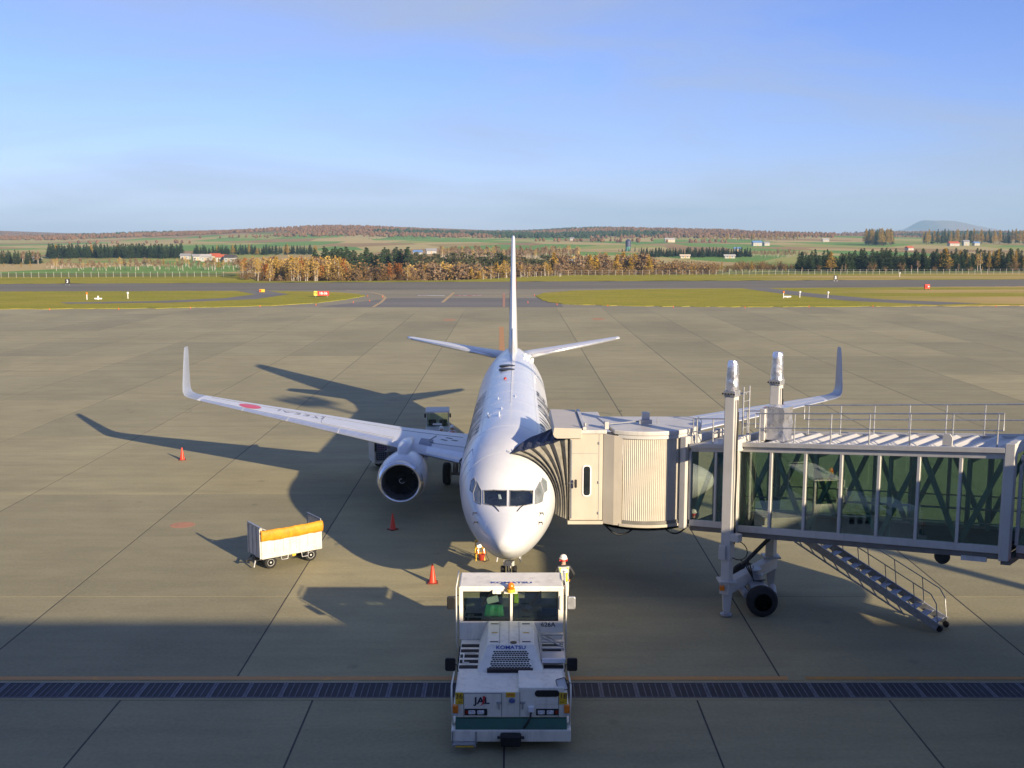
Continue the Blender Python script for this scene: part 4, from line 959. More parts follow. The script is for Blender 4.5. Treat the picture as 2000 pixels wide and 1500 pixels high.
for sx_ in (-1, 1): MB().tube((cx_+sx_*.45, cy_-.75, .62), (cx_+sx_*.55, cy_-.2, .72), .13, 12, .11).build('drive_motor', M['bgrey'], UC, smooth=True)
a, b = wl(2.1, .3, 1.55), wl(2.9, .9, 2.65)
MB().tube(a, b, .07, 10).build('tie_strut', M['dark_metal'], UC, smooth=True)
for k in range(3):
    p0, p1 = wl(2.0+.15*k, .35, 1.7), wl(2.5, 1.0+.1*k, .9)
    mid = (p0+p1)/2+Vector((.1-.1*k, 0, -.35)); mb = MB(); mb.path([p0, p0*.75+mid*.25+Vector((0, 0, .1)), mid, p1*.7+mid*.3, p1], .022, 6); mb.build('hydraulic_hose', M['black'], UC, smooth='all')

# service stair
ST = bpy.data.objects.new('service_stair', None); COL.objects.link(ST); ST.parent = BR
T0, Z0, T1, Z1 = 2.55, 2.42, 7.85, .18
def sp(u, w, dz=0.0): return (T0+(T1-T0)*u, w, Z0+(Z1-Z0)*u+dz)
for w in (2.62, 3.38):
    MB().beam(sp(0, w), sp(1, w), .05, .26).build('stringer', M['galv'], ST, bevel=.006)
    MB().beam(sp(0.05, w-.01, -.30), sp(.80, w-.01, -.30), .04, .05).build('lower_chord', M['galv'], ST)
    for k in range(9):
        u = .07+.085*k; MB().beam(sp(u, w-.01, -.12), sp(u+.04, w-.01, -.30), .03, .03).build('web', M['galv'], ST)
    h = .92
    MB().path([sp(.20, w, .1), sp(.20, w, h)]+[sp(.2+.75*i/5, w, h) for i in range(1, 6)]+[sp(.985, w, .72), sp(1.0, w, .05)], .019, 6).build('handrail', M['galv'], ST, smooth=True)
    for u in (.32, .50, .68, .86): MB().tube(sp(u, w, .08), sp(u-.02, w, h), .016, 6).build('baluster', M['galv'], ST, smooth=True)
tme = MB().box(-.12, .12, 2.65, 3.35, -.015, .015).mesh('tread'); tme.materials.append(PM('stair_tread', (0.30, 0.33, 0.40), 0.5, metal=.4, var=.15))
for k in range(15):
    q = bpy.data.objects.new('tread', tme); COL.objects.link(q); q.parent = ST; p = sp((k+.5)/15, 0); q.location = (p[0], 0, p[2]+.03)
for w in (2.72, 3.28):
    MB().lathe([(-.03, .02), (-.03, .10), (.03, .10), (.03, .02)], (T1+.03, w, .105), 'y', 16).build('castor', M['rubber'], ST, smooth=True)
MB().box(T0-.6, T0+.1, 2.55, 3.42, zb(2.2)-.36, zb(2.2)-.30).build('landing', M['galv'], ST, bevel=.01)

# cab and rotunda
CB = wpart('cab')
def cw(X, Y): return (X-W0[0], Y-W0[1])
def cbox(mb, X0, X1, Y0, Y1, z0, z1): return mb.box(X0-W0[0], X1-W0[0], Y0-W0[1], Y1-W0[1], z0, z1)
# shell with recessed panel lines
cbox(MB(), 2.02, 3.18, 36.48, 40.2, 2.62, 5.72).build('cab_wall', M['cream'], CB, bevel=.03)
cbox(MB(), 1.96, 3.2, 36.46, 40.24, 2.48, 2.60).build('cab_sill', M['cream'], CB, bevel=.01)
cbox(MB(), 2.06, 2.10, 36.455, 36.49, 2.7, 5.5).build('corner_trim', M['seam'], CB)
cbox(MB(), 3.03, 3.045, 36.472, 36.49, 2.65, 5.7).build('panel_joint', M['seam'], CB)
cbox(MB(), 2.06, 3.0, 36.474, 36.49, 5.02, 5.03).build('panel_joint', M['seam'], CB)
for z in (2.85, 3.95, 5.35): cbox(MB(), 3.01, 3.06, 36.44, 36.49, z, z+.09).build('hinge', M['galv'], CB, bevel=.005)
def rrect(cx, cz, hw, hh, r, n=6):
    out = []
    for (sx_, sz_, a0) in ((1, 1, 0), (-1, 1, 90), (-1, -1, 180), (1, -1, 270)):
        for i in range(n+1):
            a = R(a0+90*i/n); out.append((cx+sx_*(hw-r)+r*math.cos(a), cz+sz_*(hh-r)+r*math.sin(a)))
    return out
x_, y_ = cw(2.62, 36.48)
MB().prism(rrect(x_, 4.05, .155, .56, .12), y_-.03, y_+.01).build('window_frame', M['white_sign'], CB, bevel=.006)
MB().prism(rrect(x_, 4.05, .115, .52, .09), y_-.036, y_-.028).build('cab_window', PM('dark_window_glass', (0.02, 0.025, 0.028), 0.06, var=.2), CB)
x_, y_ = cw(2.16, 36.46)
mb = MB(); mb.tube((x_-.18, y_-.05, 3.98), (x_+.02, y_-.12, 4.0), .012, 6); mb.build('mirror_arm', M['galv'], CB)
MB().prism(rrect(x_+.06, 3.98, .045, .15, .04), y_-.15, y_-.12).build('mirror', M['dark_metal'], CB)
# angled wing wall between cab and rotunda
x0, y0 = cw(3.18, 36.47); x1, y1 = cw(3.92, 36.52)
MB().prism([(x0, y0), (x0+.36, y0-.24), (x0+.64, y0-.33), (x0+.66, y0+.3), (x0, y0+.6)], 2.52, 5.70, 'z').build('wing_wall', M['cream'], CB, bevel=.012)
# ribbed curtain round the rotunda
rc = cw(4.72, 38.02); NR = 58; ring = []
for i in range(NR*2+1):
    a = R(-116+111*i/(NR*2)); rr = 2.03+(.013 if i % 2 else -.009); ring.append((rc[0]+rr*math.cos(a), rc[1]+rr*math.sin(a)))
back = [(rc[0]+1.8*math.cos(R(-5-111*i/20)), rc[1]+1.8*math.sin(R(-5-111*i/20))) for i in range(21)]
MB().prism(ring+back, 2.72, 5.62, 'z').build('ribbed_curtain', M['curtain'], CB)
def arc_band(r0, r1, z0, z1, a0, a1, nm, mat, n=40):
    o_ = [(rc[0]+r1*math.cos(R(a0+(a1-a0)*i/n)), rc[1]+r1*math.sin(R(a0+(a1-a0)*i/n))) for i in range(n+1)]
    i_ = [(rc[0]+r0*math.cos(R(a1-(a1-a0)*i/n)), rc[1]+r0*math.sin(R(a1-(a1-a0)*i/n))) for i in range(n+1)]
    return MB().prism(o_+i_, z0, z1, 'z').build(nm, mat, CB, bevel=.01)
arc_band(1.7, 2.08, 2.60, 2.72, -118, -8, 'curtain_track', M['under'])
arc_band(1.7, 2.12, 2.50, 2.60, -118, -8, 'curtain_sill', M['cream'])
arc_band(1.6, 2.10, 5.62, 5.74, -120, 0, 'curtain_head', M['bgrey'])
MB().prism([(rc[0]+2.12*math.cos(R(-124+114*i/24)), rc[1]+2.12*math.sin(R(-124+114*i/24))) for i in range(25)]+[(rc[0]+2.1, rc[1]+1.0), (rc[0]-1.6, rc[1]+1.0)], 5.745, 5.90, 'z').build('rotunda_roof', M['bgrey'], CB, bevel=.03)
MB().lathe([(2.35, 1.9), (2.35, .02), (2.52, .02), (2.52, 1.95)], (rc[0], rc[1], 0), 'z', 40).build('rotunda_floor', M['under'], CB, smooth=True)
# frame between rotunda and tunnel
sb(MB(), -.34, -.10, .10, .36, -.3, 2.95).build('gate_post', M['bgrey'], BR, bevel=.02)
sb(MB(), -.30, -.02, 2.24, 2.48, -.3, 2.95).build('gate_post', M['bgrey'], BR, bevel=.02)
sb(MB(), -.28, -.12, .36, 2.24, 2.62, 2.92).build('gate_lintel', M['bgrey'], BR, bevel=.02)
# cab roof
cbox(MB(), 2.0, 3.3, 36.42, 40.3, 5.72, 5.86).build('cab_roof', M['bgrey'], CB, bevel=.03)
x0, y0 = cw(1.42, 36.38); x1, y1 = cw(2.42, 40.4)
MB().prism([(x0, 5.72), (x0+.05, 5.62), (x0+.14, 5.57), (x1, 5.57), (x1, 5.92), (x0+.04, 5.95)], y0, y1).build('canopy_hood', M['cream'], CB, bevel=.012)
x0, y0 = cw(2.46, 36.4)
MB().box(x0, x0+.12, y0, y0+3.9, 5.87, 5.97).build('roof_batten', M['bgrey'], CB, bevel=.01)
MB().tube((x0+.08, y0+.05, 6.0), (x0+.08, y0+.05, 6.12), .05, 10).build('roof_eye', M['galv'], CB, smooth=True)
x0, y0 = cw(3.3, 36.6)
MB().box(x0-.06, x0+.08, y0-.02, y0+.3, 5.86, 6.12).build('roof_bracket', M['bgrey'], CB, bevel=.01)
MB().tube((x0, y0+.1, 6.02), (x0+1.55, y0+.9, 6.02), .025, 6).build('roof_conduit', M['galv'], CB, smooth=True)
x0, y0 = cw(4.75, 37.3)
MB().box(x0-.13, x0+.13, y0-.1, y0+.15, 6.0, 6.34).build('roof_sensor', M['bgrey'], CB, bevel=.015)
MB().box(x0-.24, x0+.2, y0-.2, y0-.11, 5.95, 6.1).build('sensor_bracket', M['galv'], CB)
MB().tube((x0+.4, y0-.15, 5.95), (x0+.4, y0-.15, 6.15), .02, 6).build('roof_stub', M['galv'], CB)
# hanging cables under the cab
for (Xa, Xb, sag, Yy) in ((3.25, 4.5, .48, 36.9), (5.3, 6.2, .32, 36.5)):
    xa, ya = cw(Xa, Yy); xb, _ = cw(Xb, Yy); mb = MB()
    mb.path([(xa+(xb-xa)*i/14, ya, 2.46-sag*math.sin(math.pi*i/14)**.8) for i in range(15)], .03, 7); mb.build('hanging_cable', M['black'], CB, smooth='all')
# canopy bellows hugging the fuselage
NF = 6; U = []
def fus_world(s, a, off): 
    p = sect(s, a, off); return Vector((p[0]-.14+s*.0061-W0[0], p[1]+33.4-W0[1], p[2]))
PR = []
for i in range(11): PR.append(('n', i/10))
for i in range(1, 8): PR.append(('t', i/8))
for i in range(11): PR.append(('f', 1-i/10))
rings = []; random.seed(14); RZ = [random.uniform(.6, 1.25) for _ in range(2*NF+2)]; RA = [random.uniform(-.22, .22)/(2*NF) for _ in range(2*NF+2)]
for k in range(2*NF+1):
    a = min(1, max(0, k/(2*NF)+(RA[k] if 0 < k < 2*NF else 0))); zig = (.13 if k % 2 else -.03)*(1-.25*a)*RZ[k]; ring = []
    for side, v in PR:
        if side == 'n': K = Vector((2.0-W0[0], 36.62-W0[1], 2.62+2.92*v)); C = fus_world(3.55+.15*v, 1.80*(1-v)+.03, .03); od = Vector((0, -1, 0))
        elif side == 'f': K = Vector((2.0-W0[0], 40.1-W0[1], 2.62+2.92*v)); C = fus_world(6.7, 1.80+(.80-1.80)*v, .03); od = Vector((0, 1, 0))
        else: K = Vector((2.0-W0[0], 36.62+3.48*v-W0[1], 5.54)); C = fus_world(3.7+3.0*v, .03+.77*v, .03); od = Vector((0, 0, 1))
        w_ = .35+.65*min(1, v*1.5) if side != 't' else 1.0
        bulge = math.sin(math.pi*a)*(.10 if side != 't' else .05)
        p = K.lerp(C, a)+od*(zig*w_*(0 if a > .985 else 1)*(1 if side != 't' else .5)+bulge)
        ring.append(p)
    rings.append(ring)
mb = MB(); n = len(PR)
mb.v = [tuple(p) for r in rings for p in r]
for j in range(2*NF):
    for i in range(n-1):
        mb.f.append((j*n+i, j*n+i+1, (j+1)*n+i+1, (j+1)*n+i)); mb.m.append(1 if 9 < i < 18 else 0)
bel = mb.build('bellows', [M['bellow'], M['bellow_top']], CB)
sol = bel.modifiers.new('thick', 'SOLIDIFY'); sol.thickness = .02
for k in range(NF):
    p = rings[2*k+1][10]; MB().path([p+Vector((0, -.02, 0)), p+Vector((0, -.05, .12)), p+Vector((0, .04, .15)), p+Vector((0, .08, .02))], .012, 5).build('canopy_hook', M['black'], bel)
# rotunda at the terminal end and the fixed walkway beyond the frame
RT = bpy.data.objects.new('end_rotunda', None); COL.objects.link(RT); RT.parent = BR; RT.location = (16.1, 1.3, 0)
MB().lathe([(4.2, .02), (4.2, 2.2), (7.8, 2.2), (8.1, 2.3), (8.2, .02)], axis='z', n=32).build('wall', M['cream'], RT, smooth=True)
MB().tube((0, 0, 0), (0, 0, 4.2), .45, 20).build('support_column', M['bgrey'], RT, smooth=True)
FW = thing('fixed_walkway', 'cream fixed walkway between terminal and bridge rotunda, right of frame', 'walkway', (18.85, 0, 0))
MB().box(-1.5, 1.5, -.95, 24.2, 4.3, 7.9).build('wall', M['cream'], FW, bevel=.03)
MB().box(-1.6, 1.6, -.9, 24.2, 7.9, 8.1).build('roof', M['bgrey'], FW)
for y in (5, 14): MB().box(-.3, .3, y-.3, y+.3, 0, 4.2).build('support_column', M['bgrey'], FW, bevel=.02)
# ================================================================ aircraft tow tractor
TW = thing('tow_tractor', 'ivory aircraft tow tractor with green bumper stripe and orange beacon facing the viewer', 'tow tractor', (-0.02, 24.85, 0))
tw = M['tow_white']
MB().box(-1.38, 1.38, .12, 6.7, .42, 1.16).build('chassis', tw, TW, bevel=.03)
MB().box(-1.47, 1.47, -.16, .14, .24, .56).build('bumper', tw, TW, bevel=.03)
mb = MB(); mb.prism([(-.15, .565), (.10, .565), (.10, .80), (-.02, .79)], -1.37, 1.37, 'x'); mb.build('green_stripe', M['green'], TW, bevel=.008)
MB().box(-1.37, 1.37, .0, 1.2, .80, 1.47).build('front_body', tw, TW, bevel=.025)
MB().box(.18, 1.30, -.012, 1.05, 1.45, 1.585).build('raised_locker', tw, TW, bevel=.02)
for sx_ in (-1, 1):
    MB().box(min(sx_*1.38, sx_*1.48), max(sx_*1.38, sx_*1.48), .1, 6.6, .40, .62).build('side_skirt', tw, TW, bevel=.02)
    for y in (1.15, 5.2):
        w = MB().lathe([(-.2, .28), (-.2, .48), (-.14, .55), (.14, .55), (.2, .48), (.2, .28), (-.2, .28)], (sx_*1.16, y, .55), 'x', 32).build('tyre', M['rubber'], TW, smooth='all')
        MB().lathe([(-.18, .03), (-.15, .2), (-.19, .29), (.19, .29), (.15, .2), (.18, .03)], (sx_*1.16, y, .55), 'x', 20).build('rim', tw, w, smooth=True)
MB().box(-1.38, 1.38, 1.2, 6.6, 1.16, 1.45).build('deck', tw, TW, bevel=.02)
# doors and panels on the front face
for (x0, x1, z0, z1) in ((-1.16, -.24, .83, 1.42), (.22, 1.16, .83, 1.55)):
    d = MB().box(x0, x1, -.016, .0, z0, z1).build('locker_door', tw, TW, bevel=.006)
    mb = MB()
    for (a, b, c, e) in ((x0-.012, x0, z0, z1), (x1, x1+.012, z0, z1)): mb.box(a, b, -.004, .002, c, e)
    mb.box(x0-.012, x1+.012, -.004, .002, z1, z1+.012); mb.build('door_gap', M['dark_metal'], d)
for x in (-.30, .28):
    h = MB().box(x-.06, x+.06, -.05, -.016, 1.17, 1.23).build('door_handle', M['galv'], TW, bevel=.01); MB().box(x-.018, x+.018, -.06, -.03, 1.04, 1.18).build('handle_grip', M['galv'], h, bevel=.008)
for k, x0 in enumerate((-1.15, .61)):
    hp = MB().box(x0, x0+.56, -.035, -.017, .875, 1.045).build('lamp_panel', M['black'], TW, bevel=.012)
    for dx in ((.18, .40) if k == 0 else (.13, .35)):
        MB().prism(rrect(x0+dx, .96, .085, .05, .02), -.052, -.03).build('headlamp', M['lens'], hp, bevel=.006)
    MB().box(x0+(.03 if k == 0 else .48), x0+(.08 if k == 0 else .53), -.045, -.03, .92, 1.0).build('marker_lens', M['red_lens'], hp)
for sx_ in (-1, 1):
    MB().box(min(sx_*1.30, sx_*1.44), max(sx_*1.30, sx_*1.44), -.05, .06, .93, 1.13).build('indicator', M['orange_lens'], TW, bevel=.02)
    MB().box(min(sx_*1.31, sx_*1.43), max(sx_*1.31, sx_*1.43), -.05, .06, .87, .925).build('indicator_base', M['gear_white'], TW, bevel=.01)
    p = MB().box(min(sx_*1.18, sx_*1.375), max(sx_*1.18, sx_*1.375), -.03, -.012, 1.16, 1.46).build('number_plate', M['yellow'], TW, bevel=.004)
    text_obj('plate_number', '36' if sx_ < 0 else '18', .19, (sx_*1.278, -.033, 1.37), (R(90), 0, 0), M['letter'], p, .001, .001)
    text_obj('plate_mark', 'km', .07, (sx_*1.25, -.033, 1.22), (R(90), 0, 0), M['letter'], p, .001, 0)
    # long white side rail and black mirror
    MB().path([(sx_*1.44, .02, .62), (sx_*1.47, .1, 1.3), (sx_*1.48, .3, 1.5), (sx_*1.46, 1.1, 1.52)], .022, 7).build('grab_rail', tw, TW, smooth='all')
    mr = MB().prism(rrect(sx_*1.57, 1.62, .135, .175, .05), 1.30, 1.37).build('mirror', M['black'], TW, bevel=.02)
    MB().path([(sx_*1.36, 1.2, 1.48), (sx_*1.40, 1.3, 1.62), (sx_*1.5, 1.36, 1.64)], .014, 6).build('mirror_arm', M['black'], mr, smooth='all')
mr = MB().prism(rrect(1.25, 1.62, .12, .16, .04), .10, .13).build('mirror', M['white_sign'], TW, bevel=.008); mr.rotation_euler = (0, 0, 0)
mr.location = (1.25, .15, 1.62); mr.data.transform(Matrix.Translation((-1.25, -.15, -1.62))); mr.rotation_euler = (0, R(-16), 0)
MB().path([(x, -.055, z) for x, z in rrect(0, 0, .12, .16, .04)]+[(.12, -.055, .12)], .010, 5).build('mirror_rim', M['black'], mr)
MB().path([(.0, -.03, 0), (.12, .02, .05), (.2, .1, -.1)], .012, 5).build('mirror_arm', M['black'], mr)
lg = text_obj('airline_logo', 'JAL', .235, (-.72, -.022, 1.245), (R(90), 0, 0), PM('navy_lettering', (.025, .025, .05), .4), TW, .002, .007, 1.12)
mb = MB(); P = [(-.055, -.13), (-.02, -.115), (.015, -.08), (.04, -.02), (.05, .05), (.052, .125)]; Wd = [.004, .012, .018, .022, .025, .028]
mb.loft([[(x-w, y, .004), (x+w, y, .004), (x+w, y, .007), (x-w, y, .007)] for (x, y), w in zip(P, Wd)]); mb.build('logo_swoosh', M['red'], lg)
MB().prism(rrect(.88, 1.44, .30, .082, .08), -.040, -.010).build('air_vent', M['black'], TW, bevel=.006)
MB().box(.60, 1.12, -.026, -.014, 1.16, 1.31).build('fuse_hatch', tw, TW, bevel=.008)
MB().box(-.13, .10, -.022, .002, 1.34, 1.46).build('warning_label', M['yellow'], TW)
text_obj('label_text', 'OPEN', .07, (-.015, -.024, 1.40), (R(90), 0, 0), M['red'], TW, .001, .001)
MB().lathe([(-.06, .02), (-.06, .075), (.01, .085)], (0.02, 0, 1.25), 'y', 16, .7).build('work_lamp', PM('blue_grey_lamp', (0.10, 0.14, 0.30), .35), TW, smooth=True)
MB().box(.42, .56, -.10, -.014, .98, 1.12).build('socket_box', M['white_sign'], TW, bevel=.012)
mb = MB(); mb.path([(.49, -.08, .98), (.47, -.13, .86), (.40, -.16, .74), (.34, -.17, .66), (.31, -.14, .60)], .026, 7); mb.build('power_cable', M['black'], TW, smooth='all')
MB().box(-.27, .25, -.36, -.13, .20, .50).build('tow_hitch', M['black'], TW, bevel=.05)
MB().tube((-.34, -.24, .40), (.32, -.24, .40), .035, 10).build('hitch_pin', M['black'], TW, smooth=True)
# folding step, lower left corner
stp = MB().beam((-1.44, -.18, .22), (-1.44, -.18, .52), .035, .035).beam((-.86, -.18, .22), (-.86, -.18, .52), .035, .035).beam((-1.44, -.30, .22), (-.86, -.30, .22), .04, .04).build('folding_step', M['galv'], TW)
MB().box(-1.42, -.88, -.34, -.18, .245, .262).build('step_plate', M['galv'], stp); MB().box(-1.36, -.92, -.345, -.335, .20, .235).build('step_edge', M['yellow'], stp)
# deck strips
for (x0, x1) in ((-1.36, -.78), (.84, 1.36)):
    for i in range(5):
        y = 1.46+i*.36; MB().box(x0, x1, y, y+.20, 1.452, 1.462).build('anti_slip_strip', M['tread'], TW)
    for i in range(3): MB().box(x0+(.5 if x0 > 0 else -.06), x0+(.54 if x0 > 0 else -.02), 2.2+i*.34, 2.42+i*.34, 1.10, 1.40).build('side_step', M['tread'], TW)
# hood with sloped grille
hx0, hx1, tx0, tx1 = -.88, .84, -.62, .60
H = [(hx0, 1.18, 1.45), (hx1, 1.18, 1.45), (hx1, 3.45, 1.45), (hx0, 3.45, 1.45), (tx0, 1.85, 1.95), (tx1, 1.85, 1.95), (tx1*1.02, 3.45, 2.0), (tx0*1.02, 3.45, 2.0)]
hood = MB().hexa(H).build('hood', tw, TW, bevel=.02)
def hp_(u, v, off=.004):
    """point on the sloped hood front: u across -1..1, v up 0..1"""
    c0, w0_ = (hx0+hx1)/2, (hx1-hx0)/2; c1, w1_ = (tx0+tx1)/2, (tx1-tx0)/2
    n = Vector((0, -.5, .67)).normalized()*off
    return Vector((c0+(c1-c0)*v+(w0_+(w1_-w0_)*v)*u, 1.18+.67*v, 1.45+.5*v))+n
mb = MB()
for band in range(3):
    for r in range(3):
        v0 = .16+band*.215+r*.066; nslot = 13
        for k in range(nslot):
            c = -.66+1.32*(k+.5+(.25 if r % 2 else -.25))/nslot; d = .040
            mb.add([hp_(c-d, v0), hp_(c+d, v0), hp_(c+d, v0+.050), hp_(c-d, v0+.050)], [(0, 1, 2, 3)])
mb.build('grille_slots', M['black'], hood)['kind'] = 'stuff'
MB().box(-.62, .56, 1.14, 1.26, 1.455, 1.565).build('grille_sill', M['black'], hood, bevel=.01)
tl = text_obj('maker_lettering', 'KOMATSU', .145, hp_(0, .885, .008), (math.atan2(.5, .67), 0, 0), M['blue_letter'], hood, .002, .003, 1.15)
mb = MB()
for x in (-.30, -.05, .22): mb.beam((x-.01, 1.9, 1.958), (x-.01, 3.35, 2.003), .012, .004)
mb.build('hood_panel_lines', M['seam'], hood)['kind'] = 'stuff'
for x in (-.45, .40):
    for y, l in ((2.0, .22), (3.2, .22)): MB().box(x-l/2, x+l/2, y, y+.03, 1.953+(y-1.85)*.031, 1.966+(y-1.85)*.031).build('hood_latch', M['dark_metal'], hood)
    MB().box(x-.08, x+.08, 2.6, 2.64, 1.976, 1.985).build('hood_label', M['yellow'], hood)
MB().lathe([(0, .09), (.012, .09), (.014, .01)], (.06, 1.97, 1.955), 'z', 20).build('filler_cap', M['black'], hood)
# cab
cab_y0, cab_y1 = 3.45, 4.62
CBN = MB().box(-1.44, 1.44, cab_y0, cab_y1, 1.45, 1.98).build('cab_lower', tw, TW, bevel=.02)
for (x0, x1) in ((-1.44, -1.335), (-.035, .035), (1.30, 1.44)): MB().box(x0, x1, cab_y0+.0, cab_y0+.07, 1.975, 2.86).build('front_pillar', tw, CBN, bevel=.012)
MB().box(-1.44, 1.44, cab_y0, cab_y0+.09, 2.84, 2.93).build('header', tw, CBN, bevel=.012)
for x0, x1 in ((-1.44, -1.37), (1.37, 1.44)): MB().box(x0, x1, cab_y1-.08, cab_y1, 1.975, 2.86).build('rear_pillar', tw, CBN, bevel=.01)
MB().box(-1.36, 1.36, cab_y1-.07, cab_y1-.01, 1.97, 2.25).build('rear_panel', M['under'], CBN)
mb = MB(); mb.hexa([(-1.46, cab_y0-.03, 2.925), (1.46, cab_y0-.03, 2.925), (1.46, cab_y1+.05, 2.925), (-1.46, cab_y1+.05, 2.925), (-1.42, cab_y0, 2.985), (1.42, cab_y0, 2.985), (1.42, cab_y1+.02, 3.0), (-1.42, cab_y1+.02, 3.0)]); roof = mb.build('cab_roof', tw, TW, bevel=.02)
text_obj('maker_lettering', 'KOMATSU', .19, (0.0, cab_y0+.30, 2.996), (0, 0, 0), M['blue_letter'], roof, .001, .007, 1.3)
text_obj('fleet_number', '626A', .185, (1.02, cab_y0-.004, 1.885), (R(90), 0, 0), M['letter'], CBN, .002, .002, 1.0)
for (x0, x1) in ((-1.335, -.035), (.035, 1.30)):
    f = MB().box(x0, x1, cab_y0+.03, cab_y0+.036, 1.985, 2.84).build('windscreen', M['cab_glass'], CBN)
    mb = MB()
    for (a, b, c, e) in ((x0, x0+.022, 1.985, 2.84), (x1-.022, x1, 1.985, 2.84), (x0, x1, 1.985, 2.007), (x0, x1, 2.818, 2.84)): mb.box(a, b, cab_y0+.012, cab_y0+.029, c, e)
    mb.build('glazing_seal', M['black'], f)
    xm = (x0+x1)/2; mb = MB(); mb.tube((xm+.15, cab_y0-.01, 2.86), (xm-.12, cab_y0+.01, 2.45), .012, 5); mb.build('wiper', M['black'], f)
for sx_ in (-1, 1):
    MB().box(min(sx_*1.40, sx_*1.406), max(sx_*1.40, sx_*1.406), cab_y0+.07, cab_y1-.08, 1.985, 2.84).build('side_glass', M['cab_glass'], CBN)
    lad = MB().path([(sx_*1.52, cab_y0+.0, 1.1), (sx_*1.52, cab_y0-.02, 2.95), (sx_*1.50, cab_y0+.5, 3.04), (sx_*1.50, cab_y1, 3.04)], .02, 7).build('cab_rail', tw, TW, smooth='all')
    MB().path([(sx_*1.52, cab_y0+.28, 1.1), (sx_*1.52, cab_y0+.25, 2.9)], .018, 7).build('cab_rail', tw, TW, smooth='all')
    for k in range(5): MB().tube((sx_*1.52, cab_y0-.01, 1.25+k*.33), (sx_*1.52, cab_y0+.27, 1.25+k*.33), .014, 6).build('rung', tw, lad)
    mrr = MB().prism(rrect(sx_*1.66, 2.52, .115, .18, .05), cab_y0-.05, cab_y0+.04).build('cab_mirror', M['black'] if sx_ < 0 else M['galv'], TW, bevel=.02)
    MB().path([(sx_*1.46, cab_y0+.1, 2.7), (sx_*1.6, cab_y0, 2.68), (sx_*1.64, cab_y0-.0, 2.6)], .013, 6).build('mirror_arm', M['black'], mrr)
MB().path([(1.355, cab_y0-.005, 2.32), (1.36, cab_y0-.05, 2.36), (1.36, cab_y0-.05, 2.68), (1.355, cab_y0-.005, 2.72)], .013, 6).build('grab_handle', tw, TW, smooth='all')
MB().box(-.20, .17, cab_y0-.16, cab_y0+.02, 2.83, 2.86).build('beacon_bracket', tw, TW, bevel=.008)
MB().lathe([(2.862, .12), (2.95, .115), (2.955, .02)], (-.01, cab_y0-.08, 0), 'z', 20).build('beacon_base', M['yellow'], TW, smooth=True)
MB().lathe([(2.95, .10), (3.04, .10), (3.10, .075), (3.13, .02)], (-.01, cab_y0-.08, 0), 'z', 20).build('beacon', M['orange_lens'], TW, smooth='all')
wl_ = MB().box(-.52, -.28, cab_y0-.10, cab_y0-.0, 2.80, 2.90).build('work_light', tw, TW, bevel=.015); MB().prism(rrect(-.36, 2.85, .06, .04, .015), cab_y0-.115, cab_y0-.095).build('lens', M['lens'], wl_)
# cab interior
MB().box(-1.34, 1.34, cab_y0+.06, cab_y0+.34, 1.982, 2.06).build('dashboard', M['cabin_dark'], CBN, bevel=.02)
MB().box(-1.34, 1.34, cab_y0+.3, cab_y1-.08, 1.981, 2.0).build('cab_floor', M['cabin_dark'], CBN)
for x in (.62,):
    st = MB().box(x-.24, x+.24, cab_y1-.30, cab_y1-.16, 2.05, 2.68).build('seat_back', M['black'], CBN, bevel=.06); MB().box(x-.24, x+.24, cab_y1-.62, cab_y1-.2, 2.02, 2.16).build('seat_cushion', M['black'], st, bevel=.05)
MB().lathe([(-.02, .18), (0, .20), (.02, .18)], (.62, cab_y0+.36, 2.22), 'z', 20).build('steering_wheel', M['black'], CBN, smooth='all')
MB().box(-.9, -.25, cab_y1-.3, cab_y1-.15, 2.05, 2.5).build('seat_back', M['cabin_dark'], CBN, bevel=.05)
MB().tube((-.02, cab_y0+.25, 2.05), (-.02, cab_y0+.25, 2.7), .05, 8).build('fire_extinguisher', M['dark_metal'], CBN, smooth=True)
MB().box(.08, .2, cab_y0+.16, cab_y0+.22, 2.45, 2.72).build('hivis_holder', M['hivis'], CBN, bevel=.01)
# green folded sheet, papers behind the left pane
random.seed(3); rings = []
for k in range(7):
    v = k/6; rings.append([(-.76+.05*v+(.56-.08*v)*i/9, cab_y0+.12+.10*v+.02*math.sin(i*1.7), 2.08+.30*v+.012*math.sin(i*2.3+k)) for i in range(10)])
g = MB().loft(rings, close=False).build('green_sheet', M['bag_green'], smooth='all'); sol = g.modifiers.new('s', 'SOLIDIFY'); sol.thickness = .02
g.location = TW.location; tag(g, 'folded green sheet behind the left pane of the tow tractor cab', 'sheet')
pp = MB().obox((-.52, cab_y0+.22, 2.53), (1, .1, .22), (0, 1, .4), (-.2, -.4, 1), .16, .008, .11).build('paper_card', M['white_sign']); pp.location = TW.location; tag(pp, 'white printed card above the green sheet in the tractor cab', 'card')
# aluminium step platform lying on the right side deck
SL = thing('step_platform', 'aluminium step platform lying on the right deck of the tow tractor', 'step platform', (TW.location.x, TW.location.y, 0))
al = M['galv']
for x in (.80, 1.40):
    MB().beam((x-(.04 if x < 1 else 0), 3.05, 1.80), (x, 1.70, 1.56), .05, .06).build('side_rail', al, SL, bevel=.006)
    MB().beam((x, 1.8, 1.56), (x, 1.8, 1.47), .04, .04).build('foot', al, SL)
for k, y in enumerate((2.95, 2.6, 2.28)): MB().box(.80, 1.40, y-.10, y+.06, 1.56+(y-1.70)*.178+.02, 1.56+(y-1.70)*.178+.05).build('step', al, SL, bevel=.006)
MB().box(.80, 1.40, 1.62, 2.1, 1.635, 1.665).build('platform', PM('platform_sheet', (0.45, 0.47, 0.52), .4, metal=.5, var=.1), SL, bevel=.006)
MB().box(.80, 1.40, 1.58, 1.615, 1.55, 1.67).build('toe_board', M['white_sign'], SL)
